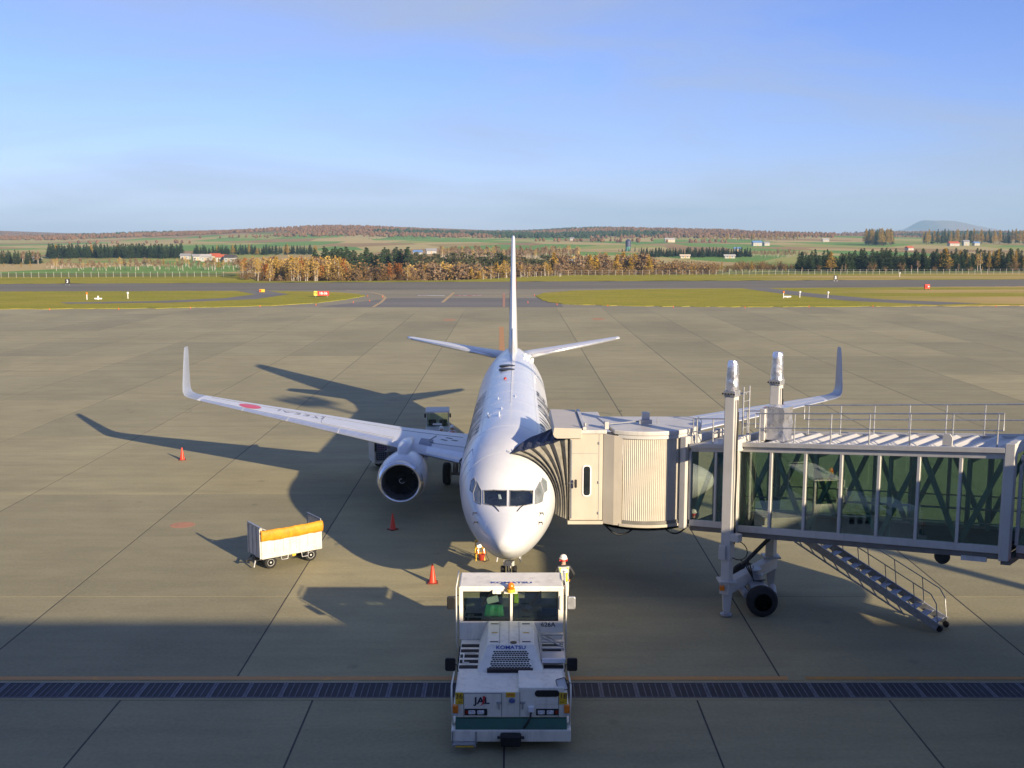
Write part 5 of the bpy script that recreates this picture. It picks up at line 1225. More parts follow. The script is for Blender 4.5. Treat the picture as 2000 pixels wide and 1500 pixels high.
MB().beam((.82, 2.95, 1.83), (1.38, 2.4, 1.73), .02, .03).build('cross_brace', al, SL); MB().beam((1.38, 2.25, 1.72), (.82, 2.75, 1.80), .02, .03).build('cross_brace', al, SL)
# white lever handle on the left deck
MB().path([(-1.10, 1.72, 1.50), (-1.26, 1.72, 1.51), (-1.26, 2.3, 1.52), (-.95, 2.34, 1.52)], .02, 7).build('lever_handle', tw, TW, smooth='all')

# ================================================================ open-top cargo cart with orange tarpaulin
CT = thing('cargo_cart', 'white open cargo cart with rolled orange tarpaulin left of the airliner nose', 'cart', (-9.44, 38.92, 0), R(36))
L, WD, zb0, zt0 = 2.46, 1.22, .44, 1.38
MB().box(0, L, 0, WD, zb0-.02, zb0+.08).build('bed', M['cart_white'], CT, bevel=.01)
MB().box(-.01, L+.01, -.03, .03, zb0, zt0).build('side_wall', M['cart_white'], CT, bevel=.008)
for x in (.5, .86, 1.12, 1.38, 1.86): MB().box(x, x+.012, -.036, -.028, zb0+.2, zt0-.02).build('panel_joint', M['seam'], CT)
MB().box(.42, L-.2, -.045, -.03, zb0+.02, zb0+.2).build('lower_panel', M['cart_white'], CT, bevel=.006)
mb = MB().box(-.03, .03, .0, WD, zb0, 1.62); ew = mb.build('end_wall', M['cart_white'], CT, bevel=.008)
for y in (.02, .40, .78, WD-.06): MB().box(-.07, -.028, y, y+.05, zb0, 1.6).build('stiffener', M['cart_white'], ew, bevel=.004)
MB().box(-.06, .03, 0, WD, 1.60, 1.66).build('top_rail', M['galv'], ew)
# mesh end at the other end
me_ = MB().path([(L, .02, zb0), (L, .02, 1.62), (L, WD, 1.62), (L, WD, zb0)], .022, 6).build('mesh_frame', M['galv'], CT)
mb = MB()
for i in range(20): mb.tube((L, .02+WD*(i+.5)/20.5, zb0+.1), (L, .02+WD*(i+.5)/20.5, 1.62), .009, 4, cap=False)
for i in range(16): mb.tube((L, .02, zb0+.1+i*.07), (L, WD, zb0+.1+i*.07), .009, 4, cap=False)
mb.build('mesh_wires', M['galv'], CT)['kind'] = 'stuff'
MB().box(.02, L, WD-.03, WD, zb0, .62).build('low_side', M['cart_white'], CT)
MB().beam((.06, .06, 1.6), (.5, .02, 1.38), .03, .03).build('tarp_stay', M['galv'], CT); MB().beam((0.02, .3, 1.62), (.35, .05, 1.40), .025, .025).build('tarp_stay', M['dark_metal'], CT)
rings = []; random.seed(8)
for i in range(46):
    u = i/45; x = -.04+(L+.08)*u; ring = []
    for k in range(16):
        a = 2*math.pi*k/16; rr = .185+.006*math.sin(3*a+5*u)+.007*math.sin(19*u+2*a)+.004*math.sin(47*u-3*a)
        ring.append((x, -.03+rr*math.cos(a)*.55, 1.38+rr*math.sin(a)*(1.35 if math.sin(a) < 0 else 1.0)-.03*math.sin(math.pi*u)))
    rings.append(ring)
MB().loft(rings).build('tarpaulin', M['tarp'], CT, smooth='all')
for i in range(3): MB().lathe([(0, .03), (.01, .05), (.012, .01)], (-.055, -.02+.02*i, 1.45), 'x', 8).build('tarp_eyelet', M['dark_metal'], CT)
MB().box(.08, .28, -.045, -.034, 1.13, 1.26).build('yellow_label', M['yellow'], CT)
text_obj('label_text', '408', .09, (.18, -.046, 1.195), (R(90), 0, 0), M['letter'], CT, .001, .002)
MB().box(1.22, 1.36, -.03, -.015, .36, .44).build('reflector', M['yellow'], CT)
for x in (.36, L-.44):
    for y in (.10, WD-.10):
        w = MB().lathe([(-.07, .13), (-.07, .20), (-.045, .24), (.045, .24), (.07, .20), (.07, .13), (-.07, .13)], (x, y, .24), 'y', 24).build('tyre', M['rubber'], CT, smooth='all')
        MB().lathe([(-.075, .02), (-.06, .07), (-.072, .135), (.072, .135), (.06, .02)], (x, y, .24), 'y', 16).build('rim', M['gear_white'], w, smooth=True)
    MB().tube((x, .1, .24), (x, WD-.1, .24), .035, 8).build('axle', M['dark_metal'], CT)
MB().path([(.75, -.02, .44), (.78, -.04, .30), (1.02, -.04, .30), (1.05, -.02, .44)], .016, 6).build('step_loop', M['galv'], CT)
MB().path([(1.6, -.02, .44), (1.62, -.04, .26), (1.86, -.04, .26), (1.88, -.02, .44)], .02, 6).build('step_loop', M['galv'], CT)
for y in (.15, WD-.15): MB().beam((.05, y, .36), (-.35, WD/2, .30), .05, .05).build('drawbar', M['dark_metal'], CT)
MB().lathe([(-.05, .05), (.05, .05)], (-.38, WD/2, .30), 'z', 12).build('tow_eye', M['dark_metal'], CT)
MB().tube((-.12, .35, .34), (-.2, .32, .08), .03, 8).build('jockey_leg', M['galv'], CT)
MB().box(-.1, .02, .5, .72, .2, .42).build('brake_unit', M['dark_metal'], CT, bevel=.02)

# ================================================================ traffic cones
def cone(loc, label, rz):
    t = thing('traffic_cone', label, 'cone', loc, rz, 'red traffic cones round the airliner')
    if not CONE:
        CONE['b'] = MB().box(-.19, .19, -.19, .19, 0, .035); CONE['b'] = CONE['b'].build('base', PM('cone_base', (0.16, 0.02, 0.01), .7, var=.2), t, bevel=.012)
        CONE['c'] = MB().lathe([(.03, .15), (.06, .13), (.68, .035), (.70, .03), (.70, .005)], axis='z', n=24).build('cone_body', M['cone'], t, smooth=True)
    else:
        for k in ('b', 'c'):
            q = CONE[k].copy(); COL.objects.link(q); q.parent = t
    return t
CONE = {}
cone((-18.6, 58.9, 0), 'red traffic cone standing alone beneath the left wingtip', .3)
cone((-5.14, 44.6, 0), 'red traffic cone in the shade in front of the engine', .8)
cone((-2.9, 37.5, 0), 'red traffic cone nearest the tow tractor, left of the nose wheel', .1)
# ================================================================ people
def person(name, label, loc, rz, pose, cols, group=None, scale=1.0, fingers=True):
    """pose: dict of joint -> (x,y,z); the figure faces +y.  Body is one skinned mesh, clothes and helmet are children."""
    J = {'pel': (0, 0, .95), 'spn': (0, -.01, 1.15), 'chs': (0, 0, 1.36), 'nck': (0, 0, 1.50), 'hd0': (0, .015, 1.58), 'hd1': (0, .02, 1.70),
         'shl': (-.19, -.01, 1.42), 'shr': (.19, -.01, 1.42), 'ell': (-.27, -.04, 1.14), 'elr': (.27, -.04, 1.14), 'wrl': (-.27, .08, .90), 'wrr': (.27, .08, .90),
         'hpl': (-.10, 0, .90), 'hpr': (.10, 0, .90), 'knl': (-.11, .02, .50), 'knr': (.11, .02, .50), 'anl': (-.11, -.02, .09), 'anr': (.11, -.02, .09), 'tol': (-.12, .16, .045), 'tor': (.12, .16, .045)}
    J.update(pose)
    rad = {'pel': (.165, .12), 'spn': (.155, .115), 'chs': (.175, .125), 'nck': (.058, .058), 'hd0': (.078, .085), 'hd1': (.088, .10), 'sh': (.075, .075), 'el': (.052, .052), 'wr': (.034, .034), 'hp': (.095, .10), 'kn': (.066, .068), 'an': (.05, .055), 'to': (.045, .035)}
    edges = [('pel','spn',0),('spn','chs',0),('chs','nck',0),('nck','hd0',2),('hd0','hd1',2),('chs','shl',0),('chs','shr',0),('shl','ell',0),('shr','elr',0),('ell','wrl',0),('elr','wrr',0),('pel','hpl',1),('pel','hpr',1),('hpl','knl',1),('hpr','knr',1),('knl','anl',1),('knr','anr',1),('anl','tol',3),('anr','tor',3)]
    names = list(J); V = [Vector(J[k]) for k in names]; Rr = [rad.get(k) or rad[k[:2]] for k in names]; Tag = [(names.index(a), names.index(b), m) for a, b, m in edges]
    for sd in ('l', 'r'):
        w, e = Vector(J['wr'+sd]), Vector(J['el'+sd]); d = (w-e).normalized(); side = d.cross(Vector((0, 0, 1)) if abs(d.z) < .8 else Vector((0, 1, 0))).normalized()
        V.append(w+d*.07); Rr.append((.030, .022)); pi = len(V)-1; Tag.append((names.index('wr'+sd), pi, 4))
        if fingers:
            up = side.cross(d)
            for k, (o_, l_) in enumerate(((-.03, .060), (-.010, .070), (.010, .066), (.028, .054))):
                V.append(w+d*.10+side*o_); Rr.append((.010, .010)); a = len(V)-1; Tag.append((pi, a, 4))
                V.append(w+d*(.10+l_*.6)+side*o_*1.2-up*.012); Rr.append((.0085, .0085)); b = len(V)-1; Tag.append((a, b, 4))
                V.append(w+d*(.10+l_*.95)+side*o_*1.2-up*.035); Rr.append((.008, .008)); Tag.append((b, len(V)-1, 4))
            V.append(w+d*.05-side*.045); Rr.append((.012, .012)); a = len(V)-1; Tag.append((pi, a, 4)); V.append(w+d*.10-side*.062-up*.02); Rr.append((.010, .010)); Tag.append((a, len(V)-1, 4))
    me = bpy.data.meshes.new(name); me.from_pydata([tuple(v) for v in V], [(a, b) for a, b, _ in Tag], []); me.update()
    root = thing(name, label, 'person', loc, rz, group)
    o = link_mesh('body', me, root); o.modifiers.new('skin', 'SKIN').use_smooth_shade = True
    sv = me.skin_vertices[0].data
    for i, r in enumerate(Rr): sv[i].radius = r; sv[i].use_root = False
    sv[0].use_root = True
    o.modifiers.new('sub', 'SUBSURF').levels = 2; o.modifiers['sub'].render_levels = 2
    baked(o); me = o.data; me.materials.clear()
    for m in (cols['top'], cols['legs'], M['skin'], cols['shoes'], cols.get('hands', M['skin'])): me.materials.append(m)
    def near(c):
        best = (1e9, 0)
        for a, b, m in Tag:
            A, B = V[a], V[b]; ab = B-A; t = max(0, min(1, (c-A).dot(ab)/max(1e-9, ab.length_squared))); d = (c-A-ab*t).length-sum(Rr[a])/2*(1-t)*.9-sum(Rr[b])/2*t*.9
            if d < best[0]: best = (d, m)
        return best[1]
    for p in me.polygons: p.material_index = near(p.center); p.use_smooth = True
    hd = Vector(J['hd1']); ax = (hd-Vector(J['hd0'])).normalized()
    # face: nose, eyes, mouth, ears
    fw = Vector((0, 1, 0)); fw = (fw-ax*fw.dot(ax)).normalized(); sd = fw.cross(ax)
    fb = MB(); c = hd-ax*.03
    fb.obox(c+fw*.098-ax*.015, sd, fw, ax, .010, .016, .020)
    fb.obox(c+sd*.088, sd, fw, ax, .010, .018, .026); fb.obox(c-sd*.088, sd, fw, ax, .010, .018, .026)
    fb.build('nose_and_ears', M['skin'], root, bevel=.006); eb = MB()
    for s in (-1, 1): eb.obox(c+fw*.089+sd*s*.032+ax*.012, sd, fw, ax, .012, .006, .006)
    eb.obox(c+fw*.086-ax*.055, sd, fw, ax, .02, .005, .005); eb.build('eyes_and_mouth', M['hair'], root)
    def ring_pt(u, rr): return [hd+ax*u+(sd*math.cos(a)*rr*.92+fw*math.sin(a)*rr*1.08) for a in [2*math.pi*i/20 for i in range(20)]]
    if cols.get('helmet'):
        hm = MB().loft([ring_pt(.0, .150), ring_pt(.012, .150), ring_pt(.018, .122), ring_pt(.06, .118), ring_pt(.10, .098), ring_pt(.128, .060), ring_pt(.138, .01)]).build('helmet', cols['helmet'], root, smooth='all')
        hm.data.set_sharp_from_angle(angle=R(50))
        if cols.get('muff'):
            for s in (-1, 1): MB().lathe([(-.03, .02), (-.03, .045), (.02, .05), (.03, .02)], tuple(hd-ax*.055+sd*s*.105), 'x', 12).build('ear_muff', cols['muff'], hm, smooth=True)
            MB().path([hd-ax*.06+sd*math.cos(a)*.10-fw*math.sin(a)*.105 for a in [math.pi*i/8 for i in range(9)]], .018, 6).build('neck_band', cols['muff'], hm, smooth='all')
    else:
        MB().loft([ring_pt(-.06, .098), ring_pt(0.0, .112), ring_pt(.05, .104), ring_pt(.085, .07), ring_pt(.1, .01)]).build('hair', M['hair'], root, smooth='all')
    if cols.get('vest'):
        def shell(nm, test, off, mat):
            mb = MB(); idx = {}
            me_v = me.vertices
            for p in me.polygons:
                if p.material_index == 0 and test(p.center):
                    f = []
                    for i in p.vertices:
                        if i not in idx: idx[i] = len(mb.v); mb.v.append(tuple(me_v[i].co+me_v[i].normal*off))
                        f.append(idx[i])
                    mb.f.append(tuple(f)); mb.m.append(0)
            return mb.build(nm, mat, root, smooth='all') if mb.f else None
        zl, zh = Vector(J['pel']).z+.06, Vector(J['shl']).z+.04
        vs = shell('vest', lambda c: zl < c.z < zh and abs(c.x) < .165, .012, cols['vest'])
        if vs and cols.get('tape'):
            for s in (-1, 1):
                for yy in (-1, 1):
                    pts = [(s*(.125-.035*min(1, k/5)), None, zh-.03-(zh-zl)*k/10) for k in range(11)]
                    P = []
                    for x, _, z in pts:
                        best = max((v.co.y*yy for v in me.vertices if abs(v.co.x-x) < .05 and abs(v.co.z-z) < .06), default=.1)
                        P.append((x, yy*(best+.016), z))
                    mb = MB(); mb.loft([[(p[0]-.026, p[1]-.004*yy, p[2]), (p[0]+.026, p[1]-.004*yy, p[2]), (p[0]+.026, p[1]+.006*yy, p[2]), (p[0]-.026, p[1]+.006*yy, p[2])] for p in P]); mb.build('reflective_tape', cols['tape'], vs)
            if cols.get('sign'):
                z = zh-.13; yb = min(v.co.y for v in me.vertices if abs(v.co.x) < .08 and abs(v.co.z-z) < .08)-.03
                sg_ = MB().box(-.115, .115, yb-.006, yb+.004, z-.06, z+.06).build('back_sign', M['white_sign'], vs, bevel=.004)
                text_obj('sign_text', 'JAL', .09, (0, yb-.008, z), (R(90), 0, 0), M['letter'], sg_, .001, .002)
    root.scale = (scale,)*3
    return root
ground = dict(top=M['jacket'], legs=M['trouser'], shoes=M['boot'], helmet=M['helmet'], vest=M['vest_grey'], tape=M['hivis'], sign=True, muff=M['red'], hands=M['orange_glove'])
person('person', 'person in white helmet, black jacket and yellow striped vest standing behind the tow tractor', (1.74, 34.75, 0), R(6),
       {'elr': (.34, -.05, 1.17), 'wrr': (.24, .10, .98), 'ell': (-.33, -.06, 1.17), 'wrl': (-.20, .12, 1.02), 'anr': (.13, -.03, .09), 'tor': (.17, .15, .045)}, ground, scale=1.04)
g2 = dict(ground, sign=None, top=M['shirt'], vest=PM('lime_vest', (0.55, 0.62, 0.05), .7), tape=M['white_sign'], muff=None)
person('person', 'person in white helmet and lime vest, left of the pair behind the wing', (-4.00, 59.6, 0), R(150),
       {'hd1': (0, .05, 1.69), 'elr': (.26, .12, 1.16), 'wrr': (.12, .30, 1.10), 'ell': (-.26, .12, 1.16), 'wrl': (-.12, .30, 1.08)}, g2)
g3 = dict(g2, vest=PM('orange_vest', (0.80, 0.13, 0.03), .7))
person('person', 'person in white helmet and orange vest, right of the pair behind the wing', (-3.42, 59.9, 0), R(200),
       {'elr': (.32, .08, 1.2), 'wrr': (.36, .25, 1.05), 'knl': (-.12, .08, .5)}, g3)
seat = {'pel': (0, 0, .46), 'spn': (0, -.03, .64), 'chs': (0, 0, .86), 'nck': (0, .01, 1.0), 'hd0': (0, .03, 1.08), 'hd1': (0, .04, 1.2), 'shl': (-.19, 0, .92), 'shr': (.19, 0, .92), 'ell': (-.26, .08, .66), 'elr': (.26, .08, .66), 'wrl': (-.16, .30, .70), 'wrr': (.14, .28, .86),
        'hpl': (-.10, .03, .44), 'hpr': (.10, .03, .44), 'knl': (-.12, .40, .46), 'knr': (.12, .40, .46), 'anl': (-.12, .42, .09), 'anr': (.12, .42, .09), 'tol': (-.12, .55, .05), 'tor': (.12, .55, .05)}
pil = dict(top=M['shirt'], legs=M['jacket'], shoes=M['boot'], hands=M['skin'])
person('person', 'pilot in white shirt in the cockpit, behind the left windscreen pane', (-.64, 36.42, 2.62), R(180), dict(seat), pil)
person('person', 'pilot in white shirt in the cockpit, behind the right windscreen pane', (.40, 36.45, 2.61), R(176), dict(seat, wrl=(-.22, .26, .9)), pil)

# ================================================================ baggage tug behind the wing
TG = thing('baggage_tug', 'small grey baggage tug with white canopy parked behind the wing', 'tug', (-4.55, 64.3, 0), R(4))
MB().prism([(-1.5, .35), (1.5, .35), (1.5, .95), (.6, 1.02), (.55, .62), (-.5, .62), (-.6, 1.05), (-1.5, .98)], -.72, .72, 'x').build('body', PM('tug_grey_paint', (0.42, 0.43, 0.40), .45, dirt=.2), TG, bevel=.04)
for y in (-.95, .95):
    for x in (-.62, .62):
        w = MB().lathe([(-.1, .16), (-.1, .26), (-.06, .31), (.06, .31), (.1, .26), (.1, .16), (-.1, .16)], (x, y, .31), 'x', 24).build('tyre', M['rubber'], TG, smooth='all'); MB().lathe([(-.09, .02), (-.1, .165), (.1, .165), (.09, .02)], (x, y, .31), 'x', 14).build('rim', M['gear_white'], w, smooth=True)
for x in (-.66, .66):
    for y in (-.60, .75): MB().tube((x, y, .95), (x*1.02, y*.95, 1.92), .03, 8).build('canopy_post', M['cart_white'], TG, smooth=True)
    mr = MB().prism(rrect(x*1.15, 1.72, .05, .13, .03), -.66, -.62).build('mirror', M['black'], TG)
MB().hexa([(-.74, -.72, 1.90), (.74, -.72, 1.90), (.74, .86, 1.94), (-.74, .86, 1.94), (-.70, -.68, 1.98), (.70, -.68, 1.98), (.70, .82, 2.02), (-.70, .82, 2.02)]).build('canopy_roof', M['cart_white'], TG, bevel=.02)
for x in (-.33, .33):
    s_ = MB().box(x-.24, x+.24, .2, .42, .95, 1.32).build('seat_back', M['black'], TG, bevel=.05); MB().box(x-.24, x+.24, -.15, .25, .82, .96).build('seat_cushion', M['black'], s_, bevel=.04)
MB().lathe([(-.015, .15), (0, .17), (.015, .15)], (-.33, -.32, 1.18), 'z', 18).build('steering_wheel', M['black'], TG, smooth='all'); MB().tube((-.33, -.45, .95), (-.33, -.32, 1.17), .025, 8).build('steering_column', M['black'], TG)
MB().box(-.64, .64, -.66, -.63, 1.05, 1.86).build('windscreen', M['cab_glass'], TG)
MB().box(-.3, .25, -.70, -.665, 1.15, 1.24).build('panel_plate', M['white_sign'], TG)
for x in (-.52, .52): MB().lathe([(-.03, .02), (-.03, .08), (.02, .09)], (x, -1.5, .78), 'y', 12).build('headlamp', M['lens'], TG, smooth=True)
MB().box(-.7, .7, -1.58, -1.48, .36, .55).build('bumper', M['dark_metal'], TG, bevel=.02)
# ================================================================ netted baggage cart and bags
BC = thing('baggage_cart', 'white baggage cart with netted side standing under the wing behind the engine', 'baggage cart', (-6.2, 57.1, 0), R(20))
MB().box(-1.5, 1.5, -.72, .72, .42, .54).build('bed', M['cart_white'], BC, bevel=.015)
for x in (-1.5, 1.42): MB().box(x, x+.08, -.72, .72, .54, 1.72).build('end_wall', M['cart_white'], BC, bevel=.015)
MB().path([(-1.46, -.70, 1.72), (1.46, -.70, 1.72)], .025, 6).build('top_rail', M['galv'], BC)
mb = MB()
for i in range(25): mb.tube((-1.42+2.84*i/24, -.73, .56), (-1.42+2.84*i/24, -.73, 1.70), .010, 4, cap=False)
for i in range(11): mb.tube((-1.42, -.735, .58+1.1*i/10), (1.42, -.735, .58+1.1*i/10), .010, 4, cap=False)
mb.build('net', PM('grey_net', (0.30, 0.30, 0.32), .8), BC)['kind'] = 'stuff'
MB().box(-1.5, -1.40, -.80, -.74, 1.1, 1.6).build('net_strap', M['black'], BC)
for x in (-1.0, 1.0):
    for y in (-.58, .58):
        w = MB().lathe([(-.07, .12), (-.07, .19), (-.04, .23), (.04, .23), (.07, .19), (.07, .12), (-.07, .12)], (x, y, .23), 'y', 20).build('tyre', M['rubber'], BC, smooth='all'); MB().lathe([(-.072, .02), (-.07, .125), (.07, .125), (.07, .02)], (x, y, .23), 'y', 12).build('rim', M['gear_white'], w, smooth=True)
random.seed(21)
bagc = [('navy', (.03, .04, .12)), ('black', (.02, .02, .02)), ('red', (.35, .03, .05)), ('grey', (.2, .2, .22)), ('purple', (.14, .07, .22)), ('silver', (.5, .5, .52)), ('brown', (.13, .07, .04)), ('white', (.7, .68, .66))]
for i, (cn, cc) in enumerate(bagc):
    col_, row = i % 4, i // 4; x0 = -1.32+col_*.67; w_, h_ = random.uniform(.5, .6), random.uniform(.38, .5)
    bg_ = thing('suitcase', f'{cn} suitcase in the netted baggage cart, {"upper" if row else "lower"} layer', 'suitcase', (-6.2, 57.1, 0), R(20), 'suitcases in the baggage cart')
    z0 = .545 if row == 0 else 1.06
    b_ = MB().box(x0, x0+w_, -.64, .1, z0, z0+h_).build('shell', PM('suitcase_'+cn, cc, .45, var=.1), bg_, bevel=.04)
    MB().path([(x0+w_*.35, -.645, z0+h_*.55), (x0+w_*.35, -.68, z0+h_*.55), (x0+w_*.65, -.68, z0+h_*.55), (x0+w_*.65, -.645, z0+h_*.55)], .014, 6).build('handle', M['black'], bg_)
# ================================================================ yellow ground-crew stand by the nose
SD = thing('chock_stand', 'yellow stand with orange cones, red bucket and card beside the airliner nose', 'stand', (-1.30, 40.35, 0), R(10))
for x in (-.13, .20):
    for y in (-.18, .18): MB().beam((x, y, 0), (x*.8, y*.35, .74), .035, .035).build('leg', M['yellow'], SD)
MB().box(-.16, .22, -.10, .10, .72, .76).build('top_plate', M['yellow'], SD, bevel=.008)
MB().beam((-.13, -.17, .3), (.20, -.17, .3), .03, .03).build('cross_bar', M['yellow'], SD)
MB().lathe([(0, .10), (.02, .105), (.24, .14), (.25, .12), (.05, .09), (.04, .01)], (.08, -.20, .03), 'z', 20).build('bucket', PM('dark_red_bucket', (.30, .03, .015), .5), SD, smooth=True)
for x in (-.06, .17): MB().lathe([(0, .085), (.04, .07), (.22, .015)], (x, -.17, .29), 'z', 14).build('orange_pennant', M['orange_lens'], SD, smooth=True)
cd = MB().box(-.085, .085, -.006, .006, -.12, .12).build('card', M['white_sign'], SD); cd.location = (-.02, -.16, .62); cd.rotation_euler = (R(-8), R(-24), 0)
mb = MB(); mb.path([(.22, 0, .74), (.3, -.1, .5), (.28, -.15, .2), (.36, -.3, .03), (.2, -.42, .02), (.1, -.3, .02)], .012, 5); mb.build('headset_cord', M['black'], SD, smooth='all')
# ================================================================ airfield furniture
def G(px, py, z=0.0):
    """ground point under a picture coordinate of the 2000 px wide view (used once, to place things at their real spot)"""
    c, s = math.cos(.13966), math.sin(.13966); u, v = (px-1000)/2080, (py-750)/2080
    d = Vector((u, c-v*s, -s-v*c)); t = (z-12.6)/d.z; return Vector((d.x*t, d.y*t, z))
def fence(label, x0, x1, skip=None):
    d0 = 326; f = thing('perimeter_fence', label, 'fence', (x0, d0+rwy(x0), 0), 0); y_ = lambda x: vd(x)-6+rwy(x)-rwy(x0)-d0
    pme = MB().box(-.03, .03, -.03, .03, -.3, 1.7).mesh('post'); pme.materials.append(M['concrete_post'])
    n = int((x1-x0)/2.1)
    for i in range(n+1):
        x = x0+2.1*i; q = bpy.data.objects.new('post', pme); COL.objects.link(q); q.parent = f; q.location = (x-x0, y_(x), 0)
    for h in (.5, 1.0, 1.6): MB().path([(x-x0, y_(x), h) for x in [x0+(x1-x0)*i/40 for i in range(41)]], .012, 4).build('wire', M['galv'], f)
    return f
fence('white-posted perimeter fence across the field left of the wood', -178, -84)
fence('white-posted perimeter fence along the foot of the wood and right-hand field', -8, 180)
def board(name, label, cat, p, w, h, panels, z0=.35, group=None):
    t = thing(name, label, cat, p, 0, group)
    for x in (-w*.38, w*.38): MB().box(x-.05, x+.05, -.03, .05, 0, z0+.05).build('leg', M['galv'], t)
    MB().box(-w/2, w/2, 0.0, .18, z0, z0+h).build('casing', M['dark_metal'], t, bevel=.02)
    for (a, b, mat, txt, tm, sz) in panels:
        pn = MB().box(-w/2+a*w+.02, -w/2+b*w-.02, -.02, -.002, z0+.03, z0+h-.03).build('panel', mat, t)
        if txt: text_obj('panel_text', txt, sz, (-w/2+(a+b)/2*w, -.03, z0+h/2), (R(90), 0, 0), tm, pn, .002, sz*.02)
    return t
sy = PM('sign_yellow', (.75, .68, .10), .5); sr = PM('sign_red', (.70, .05, .04), .5); sk = PM('sign_black', (.02, .02, .022), .5)
board('guidance_sign', 'red and yellow runway holding sign on the left grass island', 'sign', G(628, 581), 3.1, .95, [(0, .24, sy, 'T3', M['letter'], .62), (.24, 1, sr, '18-36', M['white_sign'], .72)])
board('distance_sign', 'black board with white numeral 3 beyond the runway, far left', 'sign', G(132, 557.5), 1.1, 1.25, [(0, 1, sk, '3', M['white_sign'], 1.1)])
board('distance_sign', 'black board with white numeral 5 beyond the runway on the right', 'sign', G(1632, 549.5), 1.0, 1.25, [(0, 1, sk, '5', M['white_sign'], 1.1)])
t = thing('orange_unit', 'orange-red equipment box on short posts at the edge of the right grass', 'equipment box', G(1810, 567))
MB().box(-.55, .55, -.35, .35, .35, 1.35).build('housing', M['cone'], t, bevel=.05); MB().box(-.4, -.1, -.37, -.352, .6, 1.1).build('louvre', M['red_lens'], t); MB().box(.1, .4, -.37, -.352, .75, 1.0).build('panel', M['white_sign'], t)
for x in (-.4, .4): MB().box(x-.05, x+.05, -.05, .05, 0, .36).build('leg', M['dark_metal'], t)
t = thing('yellow_unit', 'small yellow equipment box on the left grass near the runway', 'equipment box', G(512, 571.5))
MB().box(-.55, .55, -.3, .3, .12, .75).build('housing', M['yellow'], t, bevel=.04); MB().box(-.5, -.15, -.32, -.302, .2, .68).build('panel', M['cone'], t)
for x in (-.4, .4): MB().box(x-.05, x+.05, -.05, .05, 0, .14).build('leg', M['dark_metal'], t)
def stick(name, label, cat, p, h, head, group=None):
    t = thing(name, label, cat, p, 0, group); MB().tube((0, 0, 0), (0, 0, h), .07, 8).build('post', M['white_sign'], t); MB().lathe([(0, .14), (.08, .2), (.3, .2), (.38, .1)], (0, 0, h), 'z', 10).build('head', head, t, smooth=True)
for (px, py, lb) in ((170, 586, 'orange-topped marker post on the left grass'), (1530, 583, 'orange-topped marker post left of the right-hand track')): stick('marker_post', lb, 'marker', G(px, py), 1.1, M['orange_lens'])
for (px, py, lb) in ((250, 584, 'plain white post beside the left track'), (1562, 582, 'white post left of the right-hand track edge'), (1617, 583, 'white post right of the right-hand track'), (1757, 541, 'white-topped post beyond the runway on the right')): stick('white_post', lb, 'post', G(px, py), 1.0, M['white_sign'])
for k, (px, py, lb) in enumerate(((192, 586, 'low white T-bar on the left grass'), (1538, 582, 'low white bar on the right grass'))):
    p = G(px, py); t = thing('landing_bar', lb, 'bar', p); MB().box(-.7, .7, -.12, .12, .15, .4).build('bar', M['white_sign'], t, bevel=.03); MB().box(-.1, .1, -.1, .1, 0, .8 if k == 0 else .2).build('post', M['white_sign'], t)
EM = None
for (px, py) in ((97, 606), (232, 605), (372, 603), (508, 599.5), (617, 597), (690, 592), (718, 579.5), (722, 589), (747, 581), (1044, 578), (1031, 592), (1088, 596), (1187, 598.5), (1315, 601), (1455, 602), (1580, 600.5), (1705, 600), (1945, 600)):
    t = thing('edge_marker', 'small orange-red edge marker along the rim of the grass islands', 'marker', G(px, py), 0, 'orange edge markers along the apron')
    t.scale = (.62,)*3
    if EM is None:
        EM = [MB().lathe([(0, .14), (.04, .14), (.06, .06), (.30, .06)], axis='z', n=10).build('stem', M['cone'], t, smooth=True), MB().lathe([(.28, .12), (.36, .14), (.48, .12), (.52, .03)], axis='z', n=10).build('lens', M['orange_lens'], t, smooth=True)]
    else:
        for e in EM: q = e.copy(); COL.objects.link(q); q.parent = t

# ================================================================ houses far behind
def house(label, px, Y, w, d, h, rz, wall, roofc, name='house', cat='house', dz=0.0):
    x = (px-1000)/2080*(Y*.99+1.7); z = terr(x, Y)-.3+dz
    w, d, h = w*.66, d*.66, h*.75
    t = thing(name, label, cat, (x, Y, z), rz)
    MB().box(-w/2, w/2, -d/2, d/2, 0, h).build('wall', wall, t)
    e = .5; MB().prism([(-d/2-e, h-.1), (d/2+e, h-.1), (0, h+d*.32)], -w/2-e, w/2+e, 'x').build('roof', roofc, t)
    for i in range(max(2, int(w/4))):
        xw = -w/2+w*(i+.5)/max(2, int(w/4)); wn = MB().box(xw-.65, xw+.65, -d/2-.08, -d/2+.02, h*.42, h*.42+1.1).build('window', M['white_sign'], t); MB().box(xw-.55, xw+.55, -d/2-.12, -d/2-.085, h*.42+.1, h*.42+1.0).build('pane', M['side_glass'], wn)
    MB().box(-.5, .5, -d/2-.1, -d/2+.02, 0, 2.1).build('door', M['wood'], t)
cw_ = PM('house_white', (.36, .355, .34), .8); ct_ = PM('house_tan', (.5, .42, .32), .8); rr_ = PM('roof_red', (.42, .09, .04), .7); rb_ = PM('roof_blue', (.12, .22, .42), .6); rg_ = PM('roof_grey', (.25, .25, .26), .7); rd_ = PM('roof_dark', (.07, .06, .06), .7)
